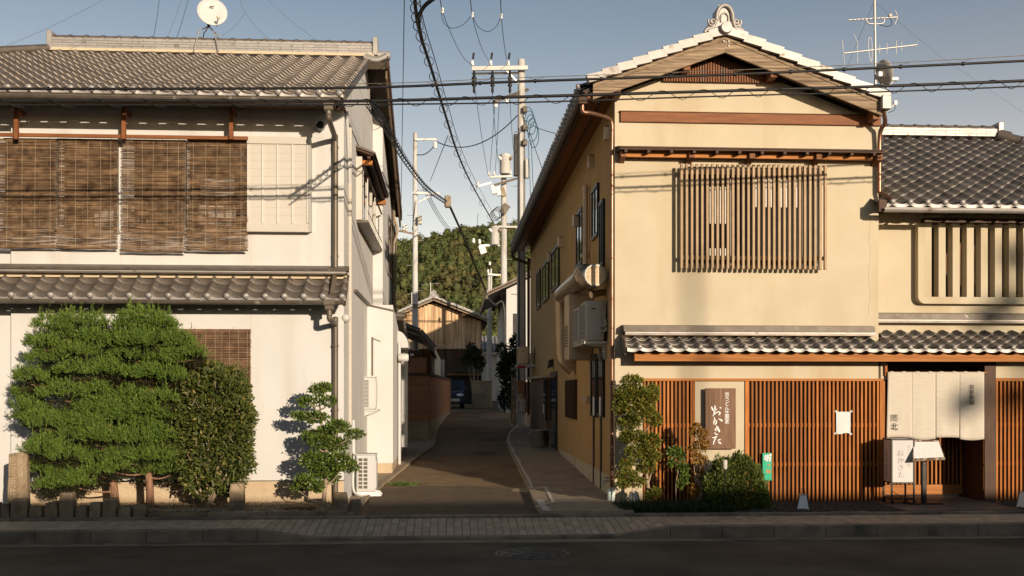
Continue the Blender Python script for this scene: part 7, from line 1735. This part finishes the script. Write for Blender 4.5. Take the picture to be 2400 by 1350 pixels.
# ================================================================== PLANTS
def unit(v): return v/np.maximum(np.linalg.norm(v,axis=-1,keepdims=True),1e-9)
def blades(base, d, L, W):
    """thin pointed blades: base points, unit directions, lengths, widths"""
    n = len(base); s = unit(np.cross(d, unit(RNG.normal(size=(n,3))))) * W[:,None]*.5
    mid = base + d*(L*.35)[:,None]
    V = np.stack([base - s*.5, mid - s, mid + s, base + s*.5, base + d*L[:,None]], 1).reshape(-1,3)
    i = 5*np.arange(n)[:,None]; F = np.concatenate([i+np.array([0,1,3]), i+np.array([1,2,3]), i+np.array([1,4,2])])
    return V, F
def leaves(base, d, L, W, fold=.18):
    """folded leaf blades"""
    n = len(base); up = unit(RNG.normal(size=(n,3))*.55 + np.array([0.15,-.55,.7])); s = unit(np.cross(d, up)); nn = np.cross(s, d)
    a = base + d*(L*.38)[:,None] + nn*(W*fold)[:,None]; b2 = base + d*(L*.72)[:,None] + nn*(W*fold*.8)[:,None]; tip = base + d*L[:,None]
    sw = s*(W*.5)[:,None]; m = base + d*(L*.5)[:,None]
    V = np.stack([base, a-sw, b2-sw*.75, tip, b2+sw*.75, a+sw, m], 1).reshape(-1,3)
    i = 7*np.arange(n)[:,None]; F = np.concatenate([i+np.array(t) for t in ([0,1,6],[1,2,6],[2,3,6],[3,4,6],[4,5,6],[5,0,6])])
    return V, F
def join(parts):
    V = []; F = []; o = 0
    for v, f in parts: V.append(v); F.append(f+o); o += len(v)
    return np.concatenate(V), np.concatenate(F)
def branch(mb, pts, r0, r1, n=7): mb.tube(spline(pts,4), r0, n, r2=r1)

# two juniper trees clipped into cloud pads
pads1 = [(320,170,95,60),(430,140,70,50),(560,150,60,50),(260,270,75,50),(420,230,110,55),(540,240,80,50),(300,360,100,60),(470,320,100,50),(180,470,75,55),(290,470,70,50),(450,430,100,55),(620,430,90,55),(160,560,75,50),(370,560,110,65),(550,540,80,55),(170,640,75,45),(200,700,90,40),(270,740,100,45),(370,700,80,50),(600,650,85,80),(500,640,70,50),(460,800,100,60),(560,820,80,60),(300,840,80,40),(250,890,90,50),(380,920,80,50),(240,1000,90,60),(400,1030,110,65),(290,1100,60,40),(460,1080,70,50),(560,940,90,65),(600,1010,70,50),(520,730,80,50)]
pads2 = [(830,130,110,60),(760,170,70,50),(920,150,80,50),(980,180,50,45),(900,240,120,55),(1060,270,80,60),(1130,330,60,50),(800,260,100,60),(680,270,80,50),(760,340,100,50),(960,350,110,50),(1050,370,80,60),(820,450,80,45),(700,440,70,50),(920,450,100,55),(1010,470,70,55),(790,570,90,55),(960,600,70,50),(700,640,80,60),(850,660,100,60),(990,690,70,60),(850,750,90,45),(740,700,80,60),(820,830,110,60),(960,820,80,55),(700,830,70,55),(700,920,60,50),(840,930,90,60),(960,930,90,60),(680,990,60,50),(880,1010,90,60),(1000,1000,60,60)]
def juniper(label, pads, tx, ty, lean):
    root = P(tx,1182,15.25); root.z = .06; t = thing('juniper_tree', label, 'tree', root, 'clipped juniper trees before the white house')
    mb = MB(); top = P(tx+lean,800,15.4)
    trunk = spline([root, P(tx-2+lean*.15,1130,15.27), P(tx-10+lean*.3,1060,15.32), P(tx+lean*.6,940,15.38), top], 6)
    mb.tube(trunk, .062, 9, r2=.025); parts = []; core = []
    for (cx,cy,rx,ry) in pads:
        Y = 15.26 + random.uniform(-.26,.2) - .10*math.sin(math.pi*min(1,max(0,(cy-100)/1000)))
        c = np.array(P(cx/2.5, 700+cy/2.5, Y)); k = Y/2400/2.5*1.12; R_ = np.array([rx*k, rx*k*.85, ry*k*1.05])
        ns = int(130*(rx*ry)/(85*55)); K = 15                                   # sprigs, each a small spray of needles
        u = unit(RNG.normal(size=(ns,3))); u[:,2] = np.where(u[:,2] < -.12, np.abs(u[:,2])*RNG.random(ns), u[:,2]); u[:,1] = np.where(RNG.random(ns) < .6, -np.abs(u[:,1]), u[:,1]); u = unit(u)
        rad = RNG.uniform(.55,1.0,ns)**.5; lump = 1 + .18*np.sin(u[:,0]*7+cx)*np.cos(u[:,2]*6+cy)
        sb = c + u*R_*(rad*lump)[:,None] - np.array([0,0,.03])
        sdir = unit(u*np.array([.5,.6,.25]) + np.array([0,-.08,.8]) + RNG.normal(size=(ns,3))*.32); sl_n = RNG.uniform(.06,.13,ns)
        tt_ = RNG.random((ns,K)); base = (sb[:,None] + sdir[:,None]*(sl_n[:,None]*tt_)[...,None] + RNG.normal(size=(ns,K,3))*.008).reshape(-1,3)
        d = unit((sdir[:,None] + RNG.normal(size=(ns,K,3))*.38).reshape(-1,3)); m_ = len(base)
        parts.append(blades(base, d, RNG.uniform(.03,.065,m_), RNG.uniform(.006,.0115,m_)))
        m = int(5*rx/80); u2 = unit(RNG.normal(size=(m,3))*np.array([1,.8,.2])+np.array([0,-.2,1])); b2 = c + u2*R_*.9      # upright leading shoots
        for s_ in range(12):
            dd = unit(RNG.normal(size=(m,3))*.2+np.array([0,0,1])); parts.append(blades(b2+np.array([0,0,1])*(.017*s_)+RNG.normal(size=(m,3))*.005, dd, RNG.uniform(.035,.06,m), RNG.uniform(.007,.011,m)))
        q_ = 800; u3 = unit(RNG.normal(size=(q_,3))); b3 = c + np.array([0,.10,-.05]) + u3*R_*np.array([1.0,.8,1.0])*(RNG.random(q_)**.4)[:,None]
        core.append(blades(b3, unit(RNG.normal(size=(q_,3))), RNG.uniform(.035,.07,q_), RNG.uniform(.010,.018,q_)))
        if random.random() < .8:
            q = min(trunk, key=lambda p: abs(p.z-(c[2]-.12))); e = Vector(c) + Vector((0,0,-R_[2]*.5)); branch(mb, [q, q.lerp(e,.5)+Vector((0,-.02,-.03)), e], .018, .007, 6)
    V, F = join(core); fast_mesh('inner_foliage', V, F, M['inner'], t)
    mb.build('trunk', M['bark'], t)
    V, F = join(parts); fast_mesh('crown', V, F, M['juniper'], t)
juniper('left clipped juniper tree with cloud-shaped pads, beside the engraved stone', pads1, 272, 1180, -30)
juniper('right clipped juniper tree with cloud-shaped pads, beside the camellia', pads2, 352, 1180, 0)

def leafy(t, m, blobs, n, L, W, dirf=None, name='crown', Yc=15.3):
    """leaves spread through ellipsoids given in picture measurements (px, py, rx, ry, depth)"""
    parts = []; tot = sum(b[2]*b[3] for b in blobs)
    for (px,py,rx,ry,Y) in blobs:
        c = np.array(P(px,py,Y)); k = Y/2400*1.02; R_ = np.array([rx*k, min(rx,ry*1.5)*k*.9, ry*k]); q = int(n*rx*ry/tot)
        u = unit(RNG.normal(size=(q,3))); rad = RNG.random(q)**.33*RNG.uniform(.75,1.06,q); base = c + u*R_*rad[:,None]
        d = unit(u*.8 + np.array([0,-.15,.35]) + RNG.normal(size=(q,3))*.5)
        parts.append(leaves(base, d, RNG.uniform(L*.7,L*1.25,q), RNG.uniform(W*.75,W*1.2,q)))
    V, F = join(parts); return fast_mesh(name, V, F, m, t)

# camellia: dense glossy block
cm_ = thing('camellia_bush', 'tall rounded glossy-leaved bush to the right of the junipers', 'bush', P(505,1190,15.3))
def super_fill(n, p=3.2, inner=.45):
    out_ = []; k = 0
    while k < n:
        q = RNG.uniform(-1,1,(4*n,3)); r = (np.abs(q)**p).sum(1)**(1/p); keep = (r < 1) & ((r > .78) | (RNG.random(len(q)) < inner)); out_.append(q[keep]); k += keep.sum()
    return np.concatenate(out_)[:n]
n = 12500; cx, cz0, cz1 = P(505,1000,15.3), P(505,1162,15.3).z, P(505,852,15.3).z
u = super_fill(n, 3.4); H2 = (cz1-cz0)/2; hw = (P(594,1000,15.3).x-P(422,1000,15.3).x)/2
lump = 1+.05*np.sin(u[:,0]*7+u[:,2]*9)+.03*np.sin(u[:,2]*17+u[:,0]*5)+RNG.normal(size=n)*.02
u[:,0] *= 1-.10*np.clip(-u[:,2]-.4,0,1)-.10*np.clip(u[:,2]-.5,0,1)
base = np.array([cx.x,15.34,(cz0+cz1)/2]) + u*np.array([hw,hw*.75,H2])*lump[:,None]
d = unit(u*.7+np.array([0,-.1,.35])+RNG.normal(size=(n,3))*.6)
V, F = leaves(base, d, RNG.uniform(.05,.085,n), RNG.uniform(.024,.036,n)); fast_mesh('crown', V, F, M['camellia'], cm_)
mb = MB(); r0 = P(487,1192,15.3); r0.z = .05
for (ex_,ey_) in ((430,1120),(455,1080),(490,1060),(520,1090),(560,1050),(470,1000),(540,980),(500,930),(575,940)):
    branch(mb, [r0, P((487+ex_)/2+random.uniform(-8,8),(1180+ey_)/2,15.2), P(ex_,ey_,15.2+random.uniform(-.2,.3))], .022, .007)
mb.tube([r0, P(490,1140,15.3)], .04, 8); mb.build('stems', M['barkg'], cm_)
mb = MB()
for k in range(16):
    a = P(random.uniform(430,585), random.uniform(870,1150), 15.3-.52*random.uniform(.78,1.0)); mb.tube([a, a+Vector((random.uniform(-.06,.06),-.01,random.uniform(.04,.12)))], .004, 4)
tag(mb.build('twigs', M['barkg'], cm_), kind='stuff')

# small topiary tree by the corner
tt = thing('topiary_tree', 'small tiered topiary tree casting its shadow beside the downpipe', 'tree', P(758,1185,15.2))
blobs = [(745,915,22,14,15.15),(762,908,16,10,15.1),(722,942,26,12,15.2),(770,940,20,12,15.1),(735,978,38,13,15.15),(700,975,18,10,15.2),(790,1000,30,15,15.1),(762,1012,26,14,15.2),(830,1018,26,10,15.1),(750,1035,34,17,15.1),(790,1042,30,16,15.2),(720,1022,14,12,15.25),
         (735,1078,34,20,15.1),(790,1080,38,22,15.1),(820,1095,22,14,15.15),(760,1100,40,20,15.2),(715,1125,24,15,15.15),(740,1140,22,14,15.05),(700,1142,18,10,15.25),(775,1120,24,10,15.25)]
leafy(tt, M['holly'], blobs, 8500, .046, .026)
mb = MB(); r0 = P(757,1190,15.2); r0.z = .06
spine = [r0, P(762,1140,15.2), P(768,1080,15.18), P(758,1020,15.2), P(750,960,15.2), P(748,920,15.15)]; mb.tube(spline(spine,5), .036, 8, r2=.008)
for (a,b_) in (((762,1140),(800,1100)),((762,1150),(715,1130)),((768,1075),(825,1090)),((764,1050),(828,1022)),((766,1060),(735,1040)),((757,1010),(792,1002)),((752,975),(715,980)),((750,950),(725,945)),((757,1180),(700,1150)),((750,960),(772,942))):
    p, q = P(*a,15.2), P(*b_,15.12); branch(mb, [p, p.lerp(q,.5)+Vector((0,-.02,-.03)), q], .014, .005, 6)
mb.build('trunk', M['barkg'], tt)

# maple in front of the ochre corner
mp_ = thing('young_maple', 'young maple with yellow-green leaves at the ochre house corner', 'tree', P(1512,1190,15.4))
blobs = [(1480,895,28,16,15.4),(1470,925,34,22,15.4),(1510,930,34,24,15.3),(1530,915,14,14,15.35),(1455,955,20,18,15.4),(1500,965,40,20,15.3),(1535,985,18,16,15.35),(1475,990,30,14,15.4),(1490,1025,30,16,15.4),(1525,1035,24,22,15.3),(1465,1025,16,14,15.45),(1495,1060,34,16,15.35),(1530,1070,18,16,15.3),(1470,1085,20,12,15.4),(1515,1095,24,14,15.35),(1470,1115,26,16,15.3),(1490,1130,26,12,15.3),(1460,1135,14,10,15.35),(1535,1155,16,12,15.2),(1522,1160,12,10,15.25)]
leafy(mp_, M['maple'], blobs, 11000, .048, .022)
mb = MB(); r0 = P(1520,1190,15.4); r0.z = .03
mb.tube(spline([r0, P(1520,1150,15.4), P(1512,1090,15.42), P(1500,1020,15.42), P(1490,950,15.42), P(1482,900,15.4)],5), .034, 8, r2=.008)
for (a,b_) in (((1518,1140),(1535,1075)),((1512,1080),(1475,1040)),((1505,1020),(1535,985)),((1500,1000),(1460,960)),((1492,960),(1520,930)),((1515,1130),(1480,1120)),((1488,990),(1500,977))):
    p, q = P(*a,15.42), P(*b_,15.35); branch(mb, [p, p.lerp(q,.5)+Vector((0,-.02,.02)), q], .014, .005, 6)
mb.build('trunk', M['barkg'], mp_)
# thin green shrub
ts = thing('slim_shrub', 'slim green shrub with bare stem between the maple and the amber shrub', 'shrub', P(1586,1185,15.3))
leafy(ts, M['holly'], [(1580,1060,16,12,15.3),(1596,1068,10,12,15.3),(1576,1085,10,8,15.3),(1600,1095,14,8,15.25),(1604,1120,10,14,15.3),(1594,1135,8,12,15.3)], 1000, .05, .026)
mb = MB(); r0 = P(1586,1188,15.3); r0.z = .03; mb.tube(spline([r0,P(1584,1140,15.3),P(1590,1090,15.3),P(1582,1055,15.3)],5), .012, 6, r2=.004); branch(mb,[P(1588,1110,15.3),P(1596,1085,15.3),P(1599,1068,15.3)],.006,.003,5); mb.build('stem', M['barkg'], ts)
# amber shrub in front of the signboard
am = thing('amber_shrub', 'thin amber-leaved shrub in front of the wooden signboard', 'shrub', P(1634,1185,15.3))
leafy(am, M['amber'], [(1632,1003,10,14,15.35),(1645,1018,16,12,15.3),(1622,1015,8,8,15.35),(1640,1045,20,14,15.3),(1622,1052,10,8,15.35),(1655,1040,8,8,15.3),(1634,1075,16,14,15.3),(1650,1080,10,10,15.3),(1640,1110,12,16,15.35),(1628,1150,12,16,15.3)], 2000, .042, .02)
mb = MB(); r0 = P(1634,1190,15.32); r0.z = .03
for (ex_,ey_) in ((1632,1000),(1646,1012),(1622,1020),(1655,1045),(1640,1060),(1628,1120)): mb.tube(spline([r0,P((1634+ex_)/2,1110,15.32),P(ex_,ey_,15.3)],5), .008, 5, r2=.003)
mb.build('stems', M['barkg'], am)
# clipped azalea mound
az2 = thing('azalea_mound', 'rounded clipped azalea mound beside the green sign', 'bush', P(1725,1195,15.1))
n = 12000; u = super_fill(n, 2.5); u[:,2] = np.abs(u[:,2]); c = np.array(P(1724,1196,15.15)); c[2] = .03
hw = (P(1802,1120,15.15).x-P(1648,1120,15.15).x)/2; hh = P(1724,1068,15.15).z-.03
base = c + u*np.array([hw,hw*.62,hh])*(1+.05*np.sin(u[:,0]*9+u[:,2]*7)+.03*np.sin(u[:,0]*21)+RNG.normal(size=n)*.02)[:,None]
d = unit(u*.7+np.array([0,-.1,.5])+RNG.normal(size=(n,3))*.5); V, F = leaves(base, d, RNG.uniform(.04,.065,n), RNG.uniform(.013,.02,n)); fast_mesh('crown', V, F, M['azalea'], az2)
mb = MB()
for k in range(7): a = random.uniform(-.4,.4); mb.tube([Vector(c), Vector(c)+Vector((a,random.uniform(-.15,.2),hh*.6))], .012, 6, r2=.005)
mb.build('stems', M['barkg'], az2)
gl = thing('garden_spotlight', 'pale cylindrical garden light poking out of the azalea mound', 'lamp', P(1699,1100,14.75))
q = P(1699,1085,14.75); MB().lathe(q, [(.026,-.09),(.034,-.07),(.036,.035),(.03,.045)], 14).build('lamp_head', M['acg'], gl); MB().tube([q+Vector((0,0,-.09)),Vector((q.x,q.y+.1,.03))], .01, 6).build('stake', M['black'], gl)
# mondo grass, weeds, shaded shrub and conifer down the alley
n = 5200; x = RNG.uniform(P(1446,1190,15.2).x,P(1700,1190,15.2).x,n); y = RNG.uniform(14.64,15.5,n); base = np.stack([x,y,np.full(n,.03)],-1)
d = unit(RNG.normal(size=(n,3))*np.array([.5,.5,.15])+np.array([0,0,.8])); V, F = blades(base, d, RNG.uniform(.08,.19,n), RNG.uniform(.006,.010,n)); tag(fast_mesh('mondo_grass', V, F, M['mondo']), kind='stuff')
n = 420; c = PA(945,1137); base = np.stack([c.x+RNG.normal(size=n)*.13, c.y+RNG.normal(size=n)*.12, np.full(n,c.z+.0)],-1)
d = unit(RNG.normal(size=(n,3))*np.array([.8,.8,.3])+np.array([0,0,.5])); V, F = leaves(base, d, RNG.uniform(.04,.10,n), RNG.uniform(.010,.018,n)); tag(fast_mesh('weed_patch', V, F, M['weed']), kind='stuff')
def wild(label, name, m, blobs, n, L, W, base, stem):
    t = thing(name, label, 'bush', base); leafy(t, m, blobs, n, L, W)
    mb = MB()
    for b_ in blobs[:5]: mb.tube(spline([Vector(base), Vector(base).lerp(P(b_[0],b_[1],b_[4]),.5)+Vector((.05,0,.05)), P(b_[0],b_[1],b_[4])],4), stem, 6, r2=.01)
    mb.build('stems', M['barkg'], t)
b0 = P(1200,975,38.); b0.z = gz(38)
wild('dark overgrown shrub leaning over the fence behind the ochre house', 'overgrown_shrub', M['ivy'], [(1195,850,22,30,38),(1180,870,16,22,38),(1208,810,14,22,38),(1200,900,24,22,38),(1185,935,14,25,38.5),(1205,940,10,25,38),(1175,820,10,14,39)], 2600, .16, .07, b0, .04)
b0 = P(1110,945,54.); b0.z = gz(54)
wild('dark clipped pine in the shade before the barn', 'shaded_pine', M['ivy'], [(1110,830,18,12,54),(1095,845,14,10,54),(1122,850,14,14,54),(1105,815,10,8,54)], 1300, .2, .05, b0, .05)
# tree across the street, out of the picture, whose crown dapples the annex
b0 = Vector((29.1,-25,-.1)); t = thing('street_tree', 'tree beyond the opposite houses, outside the picture, shading the annex', 'tree', b0)
mb = MB(); mb.tube([b0, b0+Vector((.1,0,6)), b0+Vector((-.2,0,10.2))], .2, 10, r2=.05); mb.build('trunk', M['barkg'], t)
parts = []
for (tx,tz,R_) in ((P(2268,938,16).x,P(2268,938,16).z,.15),(P(2240,955,16).x,P(2240,955,16).z,.11),(P(2395,590,16.3).x,P(2395,590,16.3).z,.26),(P(2385,700,16.3).x,P(2385,700,16.3).z,.24),(P(2330,735,16.3).x,P(2330,735,16.3).z,.16),(P(2375,930,16).x,P(2375,930,16).z,.16),(P(2410,830,16).x,P(2410,830,16).z,.3)):
    c = np.array([tx+.48*41, -25., tz+.2*41]); q = 200; u = unit(RNG.normal(size=(q,3))); base = c + u*R_*(RNG.random(q)**.4)[:,None]*np.array([1.1,.8,1])
    parts.append(leaves(base, unit(u+RNG.normal(size=(q,3))), RNG.uniform(.1,.18,q), RNG.uniform(.05,.09,q)))
V, F = join(parts); fast_mesh('crown', V, F, M['holly'], t)
